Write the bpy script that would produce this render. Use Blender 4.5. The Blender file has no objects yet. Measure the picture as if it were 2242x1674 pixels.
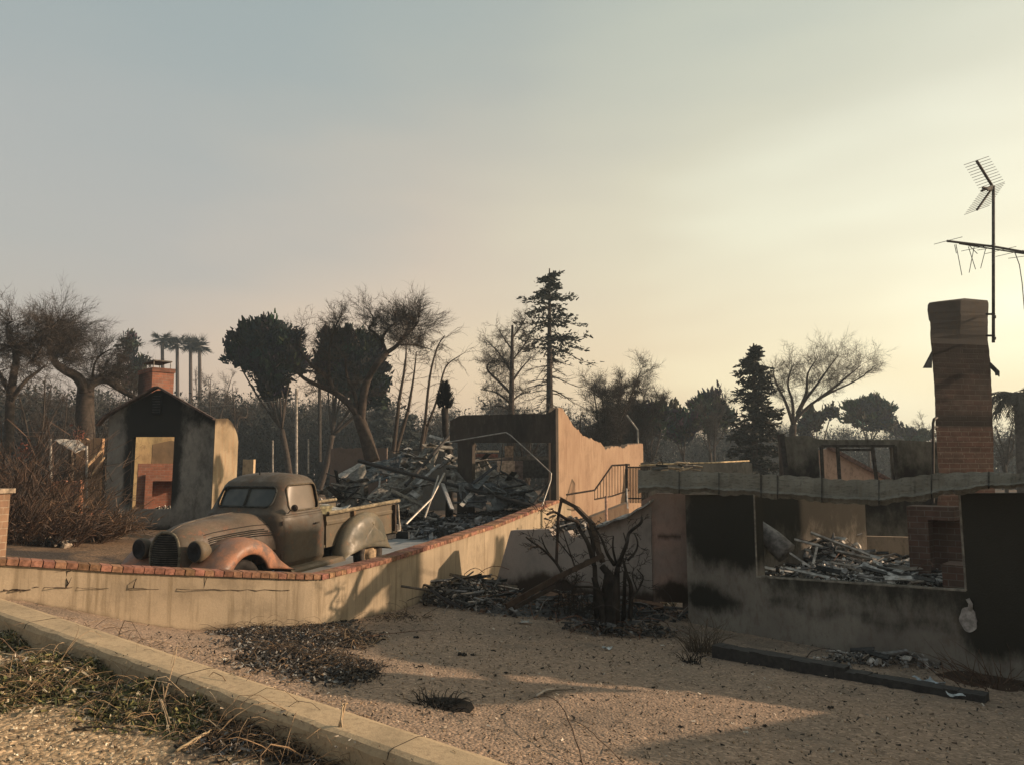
import bpy, math, random
import numpy as np
from mathutils import Vector, Matrix
R = math.radians
rnd = random.Random(7)
npr = np.random.default_rng(11)
SC = bpy.context.scene
COL = SC.collection

# ------------------------------------------------------------------ camera
EYE = 2.0
FPX = 1650.0
PITCH = math.atan(193 / FPX)
cam_d = bpy.data.cameras.new('camera'); cam = bpy.data.objects.new('camera', cam_d); COL.objects.link(cam)
cam_d.sensor_width = 36; cam_d.lens = 36 * FPX / 2242; cam_d.clip_start = 0.05; cam_d.clip_end = 3000
cam.location = (0, 0, EYE); cam.rotation_euler = (R(90) + PITCH, 0, 0)
SC.camera = cam

def srgb(r, g, b):
    f = lambda c: (c / 255 / 12.92) if c / 255 <= .04045 else ((c / 255 + .055) / 1.055) ** 2.4
    return (f(r), f(g), f(b), 1)

# ------------------------------------------------------------------ sky, sun, exposure
SUN_AZ, SUN_EL = 84.0, 19.0
def make_world():
    w = bpy.data.worlds.new('World'); SC.world = w; w.use_nodes = True
    nt = w.node_tree; nt.nodes.clear(); N = nt.nodes.new; L = nt.links.new
    out = N('ShaderNodeOutputWorld'); bg1 = N('ShaderNodeBackground'); bg2 = N('ShaderNodeBackground'); add = N('ShaderNodeAddShader')
    sky = N('ShaderNodeTexSky'); sky.sky_type = 'NISHITA'; sky.sun_disc = False
    sky.sun_elevation = R(SUN_EL); sky.sun_rotation = R(SUN_AZ); sky.dust_density = 6; sky.air_density = 1.4; sky.ozone_density = .6
    L(sky.outputs[0], bg1.inputs[0]); bg1.inputs[1].default_value = .04
    tc = N('ShaderNodeTexCoord'); sep = N('ShaderNodeSeparateXYZ'); L(tc.outputs['Generated'], sep.inputs[0])
    dot = N('ShaderNodeVectorMath'); dot.operation = 'DOT_PRODUCT'; L(tc.outputs['Generated'], dot.inputs[0])
    a = R(62); dot.inputs[1].default_value = (math.sin(a), math.cos(a), 0)
    # smoke is uneven: a large slow noise shifts the gradients
    mp = N('ShaderNodeMapping'); mp.inputs['Scale'].default_value = (1.2, 1.2, 4.5); mp.inputs['Rotation'].default_value = (0, R(14), 0)
    L(tc.outputs['Generated'], mp.inputs[0])
    nz = N('ShaderNodeTexNoise'); nz.inputs['Scale'].default_value = 1.1; nz.inputs['Detail'].default_value = 3; L(mp.outputs[0], nz.inputs['Vector'])
    nm = N('ShaderNodeMath'); nm.operation = 'MULTIPLY_ADD'; L(nz.outputs[0], nm.inputs[0]); nm.inputs[1].default_value = .9; nm.inputs[2].default_value = -.45
    h = N('ShaderNodeMath'); h.operation = 'ADD'; L(dot.outputs['Value'], h.inputs[0]); L(nm.outputs[0], h.inputs[1])
    mr = N('ShaderNodeMapRange'); L(h.outputs[0], mr.inputs[0]); mr.inputs[1].default_value = -.3; mr.inputs[2].default_value = 1.0
    def ramp(stops):
        r = N('ShaderNodeValToRGB'); e = r.color_ramp.elements
        while len(e) > 1: e.remove(e[0])
        e[0].position = stops[0][0]; e[0].color = stops[0][1]
        for p, c in stops[1:]:
            x = e.new(p); x.color = c
        L(mr.outputs[0], r.inputs[0]); return r
    lo = ramp([(0, srgb(178, 158, 146)), (.22, srgb(194, 168, 152)), (.5, srgb(222, 186, 154)), (.78, srgb(232, 202, 162)), (.9, srgb(246, 228, 186)), (1, srgb(255, 252, 222))])
    mid = ramp([(0, srgb(162, 158, 150)), (.25, srgb(174, 164, 154)), (.5, srgb(204, 182, 158)), (.78, srgb(214, 200, 168)), (.9, srgb(226, 218, 186)), (1, srgb(240, 238, 208))])
    hi = ramp([(0, srgb(146, 154, 150)), (.25, srgb(150, 158, 152)), (.5, srgb(160, 164, 152)), (.78, srgb(182, 184, 160)), (1, srgb(202, 204, 184))])
    e2 = N('ShaderNodeMath'); e2.operation = 'MULTIPLY_ADD'; L(nz.outputs[0], e2.inputs[0]); e2.inputs[1].default_value = -.16; L(sep.outputs[2], e2.inputs[2])
    m1 = N('ShaderNodeMapRange'); m1.interpolation_type = 'SMOOTHSTEP'; L(e2.outputs[0], m1.inputs[0]); m1.inputs[1].default_value = -.06; m1.inputs[2].default_value = .2
    m2 = N('ShaderNodeMapRange'); m2.interpolation_type = 'SMOOTHSTEP'; L(e2.outputs[0], m2.inputs[0]); m2.inputs[1].default_value = .1; m2.inputs[2].default_value = .5
    x1 = N('ShaderNodeMix'); x1.data_type = 'RGBA'; L(m1.outputs[0], x1.inputs[0]); L(lo.outputs[0], x1.inputs[6]); L(mid.outputs[0], x1.inputs[7])
    x2 = N('ShaderNodeMix'); x2.data_type = 'RGBA'; L(m2.outputs[0], x2.inputs[0]); L(x1.outputs[2], x2.inputs[6]); L(hi.outputs[0], x2.inputs[7])
    L(x2.outputs[2], bg2.inputs[0]); bg2.inputs[1].default_value = SKY_STR
    L(bg1.outputs[0], add.inputs[0]); L(bg2.outputs[0], add.inputs[1]); L(add.outputs[0], out.inputs[0])
SKY_STR = .70
make_world()
sun_d = bpy.data.lights.new('sun', 'SUN'); sun_d.energy = 5.0; sun_d.angle = R(1.0); sun_d.color = (1.0, .72, .49)
sun = bpy.data.objects.new('sun', sun_d); COL.objects.link(sun)
sdir = Vector((math.sin(R(SUN_AZ)) * math.cos(R(SUN_EL)), math.cos(R(SUN_AZ)) * math.cos(R(SUN_EL)), math.sin(R(SUN_EL))))
sun.rotation_euler = sdir.to_track_quat('Z', 'Y').to_euler(); sun.location = (30, 5, 20)
SC.view_settings.view_transform = 'Standard'; SC.view_settings.look = 'None'; SC.view_settings.exposure = .5; SC.view_settings.gamma = 1
SC.render.engine = 'CYCLES'; SC.cycles.use_denoising = True; SC.cycles.max_bounces = 6; SC.cycles.volume_bounces = 0
SC.cycles.transparent_max_bounces = 8

# ------------------------------------------------------------------ picture point + distance -> world point
cp, sp = math.cos(PITCH), math.sin(PITCH)
def P(px, py, Y):
    u = (px - 1121) / FPX; v = (837 - py) / FPX; t = Y / (cp - v * sp)
    return Vector((u * t, Y, EYE + t * (sp + v * cp)))
def tps(C, lam):
    C = np.array(C, float); n = len(C)
    U = lambda r2: np.where(r2 > 1e-9, r2 * np.log(np.maximum(r2, 1e-9)), 0)
    K = U(((C[:, None, :2] - C[None, :, :2]) ** 2).sum(-1)) + np.eye(n) * lam
    A = np.zeros((n + 3, n + 3)); A[:n, :n] = K; A[:n, n] = 1; A[:n, n + 1:] = C[:, :2]; A[n:, :n] = A[:n, n:].T
    w = np.linalg.solve(A, np.r_[C[:, 2], 0, 0, 0])
    def f(x, y):
        x = np.asarray(x, float); y = np.asarray(y, float)
        r2 = (x[..., None] - C[:, 0]) ** 2 + (y[..., None] - C[:, 1]) ** 2
        return U(r2) @ w[:n] + w[n] + w[n + 1] * x + w[n + 2] * y
    return f
oc = [(-5.1 + 5.2 * t, 7.5 - 3.3 * t, (-1.27 - .4 * t) if t <= 1 else (-1.67 - .2 * (t - 1))) for t in (0, .25, .5, .75, 1, 1.3, 1.6, 2)]
oc += [(-3.88, 8.93, -1.8), (-5.2, 8, -1.3), (-2.9, 9.6, -1.92), (-2.25, 10.4, -2.0), (-1.16, 12.8, -2.03), (-.39, 14.5, -2.03), (1.3, 18, -2.05),
       (2.57, 11.3, -2.19), (5.1, 8, -2.12), (7.5, 4, -2.05), (8, 12, -2.2), (12, 3, -2.1), (12, 18, -2.1), (-6, 12, -2), (-10, 8, -1.3)]
_zo = tps(oc, .3)
_zi = tps([(-4.3, 10.6, -1.87), (-2.8, 14.3, -1.74), (-2.6, 10.1, -1.84), (-1, 13, -1.66), (-5.5, 8.8, -1.12), (-9, 10, -1.05), (-9.8, 20, -1.5), (-6, 20, -1.5),
           (-3, 17, -1.56), (0, 19, -1.42), (2, 20, -1.38), (-1, 16, -1.56), (-6, 13, -1.62), (-10, 14, -1.3), (-14, 18, -1.4), (6, 22, -1.6), (8, 28, -1.6),
           (0, 30, -1.5), (-15, 35, -1.5), (0, 50, -1.5), (25, 40, -1.6), (-30, 50, -1.5), (30, 60, -1.6), (-25, 25, -1.5), (40, 30, -1.6)], .3)
def zo(x, y):
    x = np.clip(x, -12, 14); y = np.clip(y, -2, 18); return _zo(x, y) + EYE
def zi(x, y):
    x = np.asarray(x, float); y = np.asarray(y, float)
    f = np.clip((np.hypot(x, y) - 40) / 25, 0, 1)
    return _zi(np.clip(x, -35, 42), np.clip(y, 4, 62)) * (1 - f) - 1.5 * f + EYE
CA = np.array([-5.1, 7.5]); CD = np.array([5.2, -3.3])
def curb_y(x): return 7.5 - .6346 * (x + 5.1)
def curb_top(x):
    t = (x + 5.1) / 5.2; return EYE + np.where(t <= 1, -1.24 - .4 * t, -1.64 - .2 * (t - 1))
def zv(x, y):
    x = np.asarray(x, float); y = np.asarray(y, float)
    d = ((x + 5.1) * 5.2 + (y - 7.5) * -3.3) / (5.2 ** 2 + 3.3 ** 2); d = np.clip(d, -1.5, 2)
    off = (curb_y(x) - y) * .844
    b = np.where(d <= 1, -1.24 - .4 * d, -1.64 - .2 * (d - 1)) - .2
    bump = .05 * np.sin(x * 1.9 + y * 1.1) * np.sin(y * 1.7 - x) 
    return EYE + b + bump * np.clip(off - .3, 0, 1) + .03 * np.clip(off, 0, 2)
W = [(-16, .45), (-8.0, 6.03), (-5.2, 8.0), (-2.5, 9.9), (-.39, 14.5), (1.3, 18.0)]
def wall_y(x):
    for (x0, y0), (x1, y1) in zip(W[:-1], W[1:]):
        if x <= x1: return y0 + (y1 - y0) * (x - x0) / (x1 - x0)
    return 18.0

# ------------------------------------------------------------------ mesh builder
class MB:
    def __init__(s): s.v = []; s.c = []; s.n = 0; s.q = []; s.t = []; s.p = []; s.col = (.5, .5, .5)
    def add(s, vs, fs, col=None):
        vs = np.asarray(vs, float).reshape(-1, 3); o = s.n; s.v.append(vs)
        c = col if col is not None else s.col
        s.c.append(np.tile(np.array(c[:3], float), (len(vs), 1))); s.n += len(vs)
        if isinstance(fs, np.ndarray):
            (s.q if fs.shape[1] == 4 else s.t).append(fs + o)
        else:
            for f in fs:
                if len(f) == 4: s.q.append(np.array([f]) + o)
                elif len(f) == 3: s.t.append(np.array([f]) + o)
                else: s.p.append([i + o for i in f])
    def box(s, c, size, rot=None, col=None):
        x, y, z = [k / 2 for k in size]
        vs = np.array([(-x, -y, -z), (x, -y, -z), (x, y, -z), (-x, y, -z), (-x, -y, z), (x, -y, z), (x, y, z), (-x, y, z)])
        if rot is not None: vs = vs @ np.array(rot).T
        s.add(vs + np.array(c), BOXF, col)
    def bar(s, a, b, w, h, col=None, roll=0, taper=1):
        a = Vector(a); b = Vector(b); d = (b - a).normalized()
        up = Vector((0, 0, 1)) if abs(d.z) < .95 else Vector((1, 0, 0))
        sx = d.cross(up).normalized(); sz = sx.cross(d)
        if roll: sx, sz = sx * math.cos(roll) + sz * math.sin(roll), sz * math.cos(roll) - sx * math.sin(roll)
        vs = []
        for p, k in ((a, 1), (b, taper)):
            for i, j in ((-1, -1), (1, -1), (1, 1), (-1, 1)): vs.append(p + sx * (i * w / 2 * k) + sz * (j * h / 2 * k))
        s.add(vs, np.array([(0, 3, 2, 1), (4, 5, 6, 7), (0, 1, 5, 4), (1, 2, 6, 5), (2, 3, 7, 6), (3, 0, 4, 7)]), col)
    def tube(s, pts, rad, k=8, col=None, cap=True):
        pts = [Vector(p) for p in pts]; n = len(pts)
        if not hasattr(rad, '__len__'): rad = [rad] * n
        rings = []; ref = None
        for i, p in enumerate(pts):
            d = (pts[min(i + 1, n - 1)] - pts[max(i - 1, 0)]).normalized()
            if ref is None: ref = d.orthogonal().normalized()
            ref = (ref - d * ref.dot(d)).normalized(); b = d.cross(ref)
            rings.append([p + (ref * math.cos(2 * math.pi * j / k) + b * math.sin(2 * math.pi * j / k)) * rad[i] for j in range(k)])
        s.loft(rings, col=col, cap=cap)
    def loft(s, rings, closed=True, cap=False, col=None):
        k = len(rings[0]); n = len(rings); vs = [p for r in rings for p in r]; j = np.arange(k if closed else k - 1); fs = []
        for i in range(n - 1):
            a = i * k + j; b = i * k + (j + 1) % k
            fs.append(np.stack([a, b, b + k, a + k], 1))
        s.add(vs, np.concatenate(fs), col)
        if cap:
            o = s.n - n * k; s.p.append([o + i for i in range(k)][::-1]); s.p.append([o + (n - 1) * k + i for i in range(k)])
    def grid(s, fn, nu, nv, col=None):
        vs = [fn(i / nu, j / nv) for j in range(nv + 1) for i in range(nu + 1)]
        i = np.arange(nu)[None] + np.arange(nv)[:, None] * (nu + 1); i = i.ravel()
        s.add(vs, np.stack([i, i + 1, i + nu + 2, i + nu + 1], 1), col)
    def slab(s, fn, nu, nv, th, col=None):   # curved sheet with thickness along the vector th
        th = Vector(th)
        s.grid(fn, nu, nv, col); s.grid(lambda u, v: Vector(fn(1 - u, v)) - th, nu, nv, col)
        for e in (lambda u, v: Vector(fn(u, 0)) - th * (1 - v), lambda u, v: Vector(fn(u, 1)) - th * v,
                  lambda u, v: Vector(fn(0, u)) - th * v, lambda u, v: Vector(fn(1, u)) - th * (1 - v)):
            s.grid(e, max(nu, nv), 1, col)
    def segs(s, S, k=3, col=None):           # S: array of p0,p1,r0,r1 -> open prisms
        S = np.asarray(S, float).reshape(-1, 8)
        if not len(S): return
        a = S[:, :3]; b = S[:, 3:6]; d = b - a; d /= np.maximum(np.linalg.norm(d, axis=1, keepdims=True), 1e-6)
        ref = np.where(np.abs(d[:, 2:3]) < .9, np.array([[0, 0, 1.]]), np.array([[1., 0, 0]]))
        x = np.cross(d, ref); x /= np.linalg.norm(x, axis=1, keepdims=True); y = np.cross(d, x)
        vs = []
        for p, r in ((a, S[:, 6:7]), (b, S[:, 7:8])):
            for j in range(k):
                t = 2 * math.pi * j / k; vs.append(p + (x * math.cos(t) + y * math.sin(t)) * r)
        vs = np.stack(vs, 1).reshape(-1, 3); o = np.arange(len(S))[:, None] * 2 * k
        f = np.concatenate([np.concatenate([o + j, o + (j + 1) % k, o + k + (j + 1) % k, o + k + j], 1) for j in range(k)])
        s.add(vs, f, col)
    def cards(s, C, size, aspect=1.0, col=None, dirs=None, jit=.5, colv=0):
        C = np.asarray(C, float); n = len(C)
        if not n: return
        a = npr.normal(size=(n, 3)) if dirs is None else np.asarray(dirs) + npr.normal(size=(n, 3)) * .35
        a /= np.linalg.norm(a, axis=1, keepdims=True); b = np.cross(a, npr.normal(size=(n, 3))); b /= np.maximum(np.linalg.norm(b, axis=1, keepdims=True), 1e-6)
        sz = size * (1 + jit * (npr.random((n, 1)) * 2 - 1)); a = a * sz * aspect / 2; b = b * sz / 2
        vs = np.stack([C - a - b, C + a - b * .4, C + a * 1.15 + b * .4, C - a + b], 1).reshape(-1, 3)
        o = np.arange(n)[:, None] * 4; nv0 = s.n
        s.add(vs, np.concatenate([o, o + 1, o + 2, o + 3], 1), col)
        if colv:
            k = np.repeat(1 + colv * (npr.random((n, 1)) * 2 - 1), 4, axis=0); s.c[-1] = s.c[-1] * k
    def chunks(s, C, size, cols, flat=.5, seed=0):   # small broken blocks
        C = np.asarray(C, float); n = len(C)
        base = np.array([(-1, -1, -1), (1, -1, -1), (1, 1, -1), (-1, 1, -1), (-1, -1, 1), (1, -1, 1), (1, 1, 1), (-1, 1, 1)]) * .5
        size = np.asarray(size, float).reshape(-1, 1, 1) if hasattr(size, '__len__') else np.full((n, 1, 1), size)
        v = np.tile(base, (n, 1, 1)) + npr.normal(size=(n, 8, 3)) * .13
        v *= size * np.stack([.6 + npr.random(n), .4 + .7 * npr.random(n), flat * (.3 + npr.random(n))], 1)[:, None]
        q = npr.normal(size=(n, 4)); q[:, 1:3] *= .35; q /= np.linalg.norm(q, axis=1, keepdims=True); w, x, y, z = q.T
        M = np.stack([1 - 2 * (y * y + z * z), 2 * (x * y - z * w), 2 * (x * z + y * w), 2 * (x * y + z * w), 1 - 2 * (x * x + z * z), 2 * (y * z - x * w), 2 * (x * z - y * w), 2 * (y * z + x * w), 1 - 2 * (x * x + y * y)], 1).reshape(n, 3, 3)
        v = np.einsum('nij,nkj->nki', M, v) + C[:, None]
        o = np.arange(n)[:, None, None] * 8; f = (np.array(BOXF)[None] + o).reshape(-1, 4)
        s.add(v.reshape(-1, 3), f)
        cc = np.array([c[:3] for c in cols])[npr.integers(0, len(cols), n)] * (.75 + .5 * npr.random((n, 1)))
        s.c[-1] = np.repeat(cc, 8, axis=0)
    def build(s, name, mat, parent=None, smooth=False, local=False, soot=None, origin=None):
        v = np.concatenate(s.v); c = np.concatenate(s.c)
        me = bpy.data.meshes.new(name)
        if parent is not None and not local: loc = np.array(world_loc(parent))
        elif parent is None and not local:
            loc = np.array(origin) if origin is not None else np.array([(v[:, 0].min() + v[:, 0].max()) / 2, (v[:, 1].min() + v[:, 1].max()) / 2, v[:, 2].min()])
        else: loc = np.zeros(3)
        vv = (v - loc).astype(np.float32)
        q = np.concatenate(s.q) if s.q else np.zeros((0, 4), int); t = np.concatenate(s.t) if s.t else np.zeros((0, 3), int)
        loops = np.concatenate([q.ravel(), t.ravel()] + [np.array(p) for p in s.p]).astype(np.int32)
        tot = np.concatenate([np.full(len(q), 4), np.full(len(t), 3), np.array([len(p) for p in s.p], int)]).astype(np.int32)
        st = np.concatenate([[0], np.cumsum(tot)[:-1]]).astype(np.int32)
        me.vertices.add(len(vv)); me.vertices.foreach_set('co', vv.ravel())
        me.loops.add(len(loops)); me.loops.foreach_set('vertex_index', loops)
        me.polygons.add(len(tot)); me.polygons.foreach_set('loop_start', st); me.polygons.foreach_set('loop_total', tot)
        me.polygons.foreach_set('use_smooth', np.full(len(tot), bool(smooth)))
        me.update(calc_edges=True)
        at = me.color_attributes.new('Col', 'FLOAT_COLOR', 'POINT'); at.data.foreach_set('color', np.c_[c, np.ones(len(c))].astype(np.float32).ravel())
        if soot is not None:
            a2 = me.attributes.new('soot', 'FLOAT', 'POINT'); a2.data.foreach_set('value', np.clip(soot(v), 0, 1).astype(np.float32))
        if getattr(s, 'uvbox', False):
            uv = me.uv_layers.new(name='uv'); nn = np.zeros(len(tot) * 3, np.float32); me.polygons.foreach_get('normal', nn); nn = nn.reshape(-1, 3)
            n_l = np.repeat(nn, tot, axis=0); co = v[loops]; t_ = np.stack([-n_l[:, 1], n_l[:, 0]], 1); ln = np.linalg.norm(t_, axis=1, keepdims=True)
            t_ = t_ / np.maximum(ln, 1e-6); u = (co[:, :2] * t_).sum(1); flat = np.abs(n_l[:, 2]) > .7
            U_ = np.stack([np.where(flat, co[:, 0], u), np.where(flat, co[:, 1], co[:, 2])], 1); uv.data.foreach_set('uv', U_.astype(np.float32).ravel())
        me.materials.append(mat)
        o = bpy.data.objects.new(name, me); COL.objects.link(o); o.location = loc if parent is None else (0, 0, 0)
        if parent is not None: o.parent = parent
        if smooth == 'auto':
            pass
        return o
BOXF = np.array([(0, 3, 2, 1), (4, 5, 6, 7), (0, 1, 5, 4), (1, 2, 6, 5), (2, 3, 7, 6), (3, 0, 4, 7)])
def world_loc(o):
    l = Vector(o.location)
    while o.parent: o = o.parent; l += Vector(o.location)
    return l
def tag(o, label, cat=None, group=None, kind=None):
    if label: o['label'] = label
    if cat: o['category'] = cat
    if group: o['group'] = group
    if kind: o['kind'] = kind
    return o
def thing(name, loc, label, cat, group=None):
    o = bpy.data.objects.new(name, None); COL.objects.link(o); o.location = loc; o.empty_display_size = .2
    return tag(o, label, cat, group)
def structure(name, mb, mat, **k):
    o = mb.build(name, mat, **k); o['kind'] = 'structure'; return o

# ------------------------------------------------------------------ materials
class NT:
    def __init__(s, name, rough=.9, spec=.2, metal=0):
        s.m = bpy.data.materials.new(name); s.m.use_nodes = True; s.t = s.m.node_tree; s.t.nodes.clear()
        s.o = s.n('ShaderNodeOutputMaterial'); s.b = s.n('ShaderNodeBsdfPrincipled'); s.l(s.b.outputs[0], s.o.inputs[0])
        s.b.inputs['Roughness'].default_value = rough; s.b.inputs['Specular IOR Level'].default_value = spec; s.b.inputs['Metallic'].default_value = metal
        s.tc = s.n('ShaderNodeTexCoord'); s.geo = s.n('ShaderNodeNewGeometry')
    def n(s, t): return s.t.nodes.new(t)
    def l(s, a, b): s.t.links.new(a, b)
    def vec(s, scale=(1, 1, 1), src=None, rot=(0, 0, 0)):
        m = s.n('ShaderNodeMapping'); m.inputs['Scale'].default_value = scale; m.inputs['Rotation'].default_value = rot
        s.l(src if src else s.tc.outputs['Object'], m.inputs[0]); return m.outputs[0]
    def noise(s, scale, detail=4, vec=None, rough=.55, dist=0):
        x = s.n('ShaderNodeTexNoise'); x.inputs['Scale'].default_value = scale; x.inputs['Detail'].default_value = detail
        x.inputs['Roughness'].default_value = rough; x.inputs['Distortion'].default_value = dist
        s.l(vec if vec else s.tc.outputs['Object'], x.inputs['Vector']); return x.outputs[0]
    def voro(s, scale, vec=None, feat='F1', out='Distance', rand=1):
        x = s.n('ShaderNodeTexVoronoi'); x.inputs['Scale'].default_value = scale; x.feature = feat; x.inputs['Randomness'].default_value = rand
        s.l(vec if vec else s.tc.outputs['Object'], x.inputs['Vector']); return x.outputs[out]
    def step(s, v, a, b, lo=0, hi=1):
        m = s.n('ShaderNodeMapRange'); m.interpolation_type = 'SMOOTHSTEP'; s.l(v, m.inputs[0])
        for i, x in zip((1, 2, 3, 4), (a, b, lo, hi)): m.inputs[i].default_value = x
        return m.outputs[0]
    def math(s, op, a, b=None, c=None):
        m = s.n('ShaderNodeMath'); m.operation = op
        for i, x in enumerate((a, b, c)):
            if x is None: continue
            if isinstance(x, (int, float)): m.inputs[i].default_value = x
            else: s.l(x, m.inputs[i])
        return m.outputs[0]
    def mix(s, f, a, b, mode='MIX'):
        m = s.n('ShaderNodeMix'); m.data_type = 'RGBA'; m.blend_type = mode
        for i, x in ((0, f), (6, a), (7, b)):
            if isinstance(x, (int, float)): m.inputs[i].default_value = x
            elif isinstance(x, tuple): m.inputs[i].default_value = x if len(x) == 4 else (*x, 1)
            else: s.l(x, m.inputs[i])
        return m.outputs[2]
    def attr(s, name, out='Color'):
        a = s.n('ShaderNodeAttribute'); a.attribute_name = name; return a.outputs[out]
    def color(s, c): s.l(c, s.b.inputs['Base Color']) if not isinstance(c, tuple) else setattr(s.b.inputs['Base Color'], 'default_value', (*c[:3], 1))
    def bump(s, h, strength=.4, dist=.01):
        b = s.n('ShaderNodeBump'); b.inputs['Strength'].default_value = strength; b.inputs['Distance'].default_value = dist
        s.l(h, b.inputs['Height']); s.l(b.outputs[0], s.b.inputs['Normal'])

def m_plaster(name, c1, c2, streak=.18, soot=True, sootc=(.018, .016, .015), dirt=(.1, .075, .05), grain=60, sc=1.0, crack=False, stain=.6):
    m = NT(name, .92, .15)
    big = m.noise(1.1 * sc, 4, m.vec((1, 1, 1))); st = m.noise(13 * sc, 5, m.vec((1, 1, streak)), .65); fine = m.noise(grain, 3)
    st2 = m.noise(3.2 * sc, 4, m.vec((1, 1, .3)), .6)
    c = m.mix(m.step(big, .35, .68), c1, c2)
    c = m.mix(m.math('MULTIPLY', m.step(st, .45, .72), stain), c, dirt)
    c = m.mix(m.math('MULTIPLY', m.step(st2, .55, .75), stain * .6), c, tuple(x * 1.35 for x in c1[:3]))
    c = m.mix(m.step(m.noise(2.3, 7, None, .7), .5, .68, 0, stain * .75), c, tuple(x * .62 for x in c2[:3]))
    c = m.mix(m.step(fine, .3, .7, 0, .25), c, tuple(x * .6 for x in c1[:3]))
    if crack:
        wv = m.mix(.04, m.tc.outputs['Object'], m.noise(3, 3), 'ADD')
        v = m.voro(.55, m.vec((1, 1, 1.6), wv), 'DISTANCE_TO_EDGE'); c = m.mix(m.step(v, .0, .006, .85, 0), c, (.04, .03, .02))
    if soot:
        a = m.attr('soot', 'Fac'); n = m.noise(3.5, 8, m.vec((1, 1, .55)), .72)
        f = m.step(m.math('ADD', a, m.math('MULTIPLY_ADD', n, 1.1, -.55)), .16, .7)
        c = m.mix(m.math('MULTIPLY', f, .97), c, sootc)
    m.color(c); m.bump(m.math('ADD', m.math('MULTIPLY', fine, .5), st2), .35, .012); return m.m
def m_attr(name, rough=.9, spec=.15, metal=0, n=.5, scale=12, streak=(1, 1, 1)):
    m = NT(name, rough, spec, metal); a = m.attr('Col')
    x = m.noise(scale, 4, m.vec(streak)); m.color(m.mix(m.step(x, .3, .7, n, 0), a, (0, 0, 0, 1), 'MIX') if False else m.mix(1.0, a, m.mix(m.step(x, .3, .72), (1 - n,) * 3, (1 + n * .6,) * 3), 'MULTIPLY'))
    m.bump(x, .3, .01); return m.m
def m_brick(name, c1, c2, mortar, w=.2, h=.075, soot=True, sootc=(.02, .017, .015), mort=.1):
    m = NT(name, .9, .15); uv = m.n('ShaderNodeUVMap'); b = m.n('ShaderNodeTexBrick'); m.l(uv.outputs[0], b.inputs['Vector'])
    b.inputs['Scale'].default_value = 1; b.inputs['Brick Width'].default_value = w; b.inputs['Row Height'].default_value = h; b.inputs['Mortar Size'].default_value = .006
    b.inputs['Mortar Smooth'].default_value = .2; b.inputs['Color1'].default_value = (*c1, 1); b.inputs['Color2'].default_value = (*c2, 1); b.inputs['Mortar'].default_value = (*mortar, 1)
    n = m.noise(8, 5); c = m.mix(m.step(n, .3, .7, 0, .5), b.outputs[0], tuple(x * .45 for x in c1)); n2 = m.noise(1.7, 4)
    c = m.mix(m.step(n2, .52, .75, 0, .45), c, (mortar[0] * .9, mortar[1] * .9, mortar[2] * .9))
    if soot:
        a = m.attr('soot', 'Fac'); nn = m.noise(3, 5); f = m.step(m.math('ADD', a, m.math('MULTIPLY_ADD', nn, .6, -.3)), .15, .8); c = m.mix(m.math('MULTIPLY', f, .9), c, sootc)
    m.color(c); m.bump(m.math('ADD', m.math('MULTIPLY', b.outputs['Fac'], -1.0), m.math('MULTIPLY', n, .6)), .6, .012); return m.m
def m_simple(name, c, c2=None, rough=.8, spec=.2, metal=0, scale=10, bump=.2, streak=(1, 1, 1)):
    m = NT(name, rough, spec, metal); x = m.noise(scale, 5, m.vec(streak)); m.color(m.mix(m.step(x, .3, .7), c, c2 if c2 else tuple(k * .6 for k in c[:3]))); m.bump(x, bump, .01); return m.m
def m_ground(name, c1, c2, c3, stone=45, ash=None, ashscale=.5, bump=.7, spk=.5, asha=.5, ashb=.66):
    m = NT(name, .95, .1); v = m.voro(stone, None, 'F1', 'Color'); vd = m.voro(stone, None); sepc = m.n('ShaderNodeSeparateColor'); m.l(v, sepc.inputs[0])
    big = m.noise(.9, 5); mid = m.noise(6, 5, None, .65); fine = m.noise(130, 3)
    c = m.mix(m.step(big, .35, .7), c1, c2); c = m.mix(m.step(mid, .45, .75, 0, .6), c, c3)
    c = m.mix(m.math('MULTIPLY', m.step(sepc.outputs[0], .55, .95), spk), c, tuple(x * 1.9 for x in c1[:3])); c = m.mix(m.math('MULTIPLY', m.step(sepc.outputs[1], .6, .95), spk), c, tuple(x * .35 for x in c1[:3]))
    c = m.mix(m.step(fine, .35, .7, 0, .35), c, tuple(x * .5 for x in c1[:3]))
    if ash:
        a = m.noise(ashscale, 6, m.vec((1, 1, 1)), .65, .4); c = m.mix(m.step(a, asha, ashb, 0, .85), c, ash)
    m.color(c); m.bump(m.math('ADD', m.math('MULTIPLY', vd, -1.2), m.math('ADD', mid, m.math('MULTIPLY', fine, .4))), bump, .012); return m.m
M_yard = m_ground('gravelly_dirt', (.275, .20, .145), (.235, .18, .135), (.19, .145, .11), 42, (.11, .092, .075), .55, asha=.48, ashb=.72)
M_verge = m_ground('verge_gravel', (.33, .245, .155), (.27, .20, .13), (.20, .15, .1), 30, (.055, .05, .045), .7, 1.0, .8, asha=.55, ashb=.7)
M_inner = m_ground('scorched_lawn', (.17, .115, .075), (.13, .09, .06), (.09, .065, .05), 22, (.035, .033, .032), .35, asha=.42, ashb=.56)
M_drive = m_simple('driveway_concrete', (.27, .28, .28), (.2, .21, .215), .9, .15, 0, 3, .2)
M_path = m_simple('pale_concrete', (.5, .44, .35), (.4, .35, .28), .9, .1, 0, 6, .2)
M_curb = m_plaster('curb_concrete', (.40, .31, .20), (.33, .26, .17), 1, False, grain=90, sc=2, dirt=(.17, .125, .08))
M_wall = m_plaster('retaining_wall_stucco', (.355, .29, .205), (.27, .22, .155), .07, True, sootc=(.1, .075, .055), dirt=(.15, .115, .07), grain=45, crack=False, stain=.75)
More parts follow.
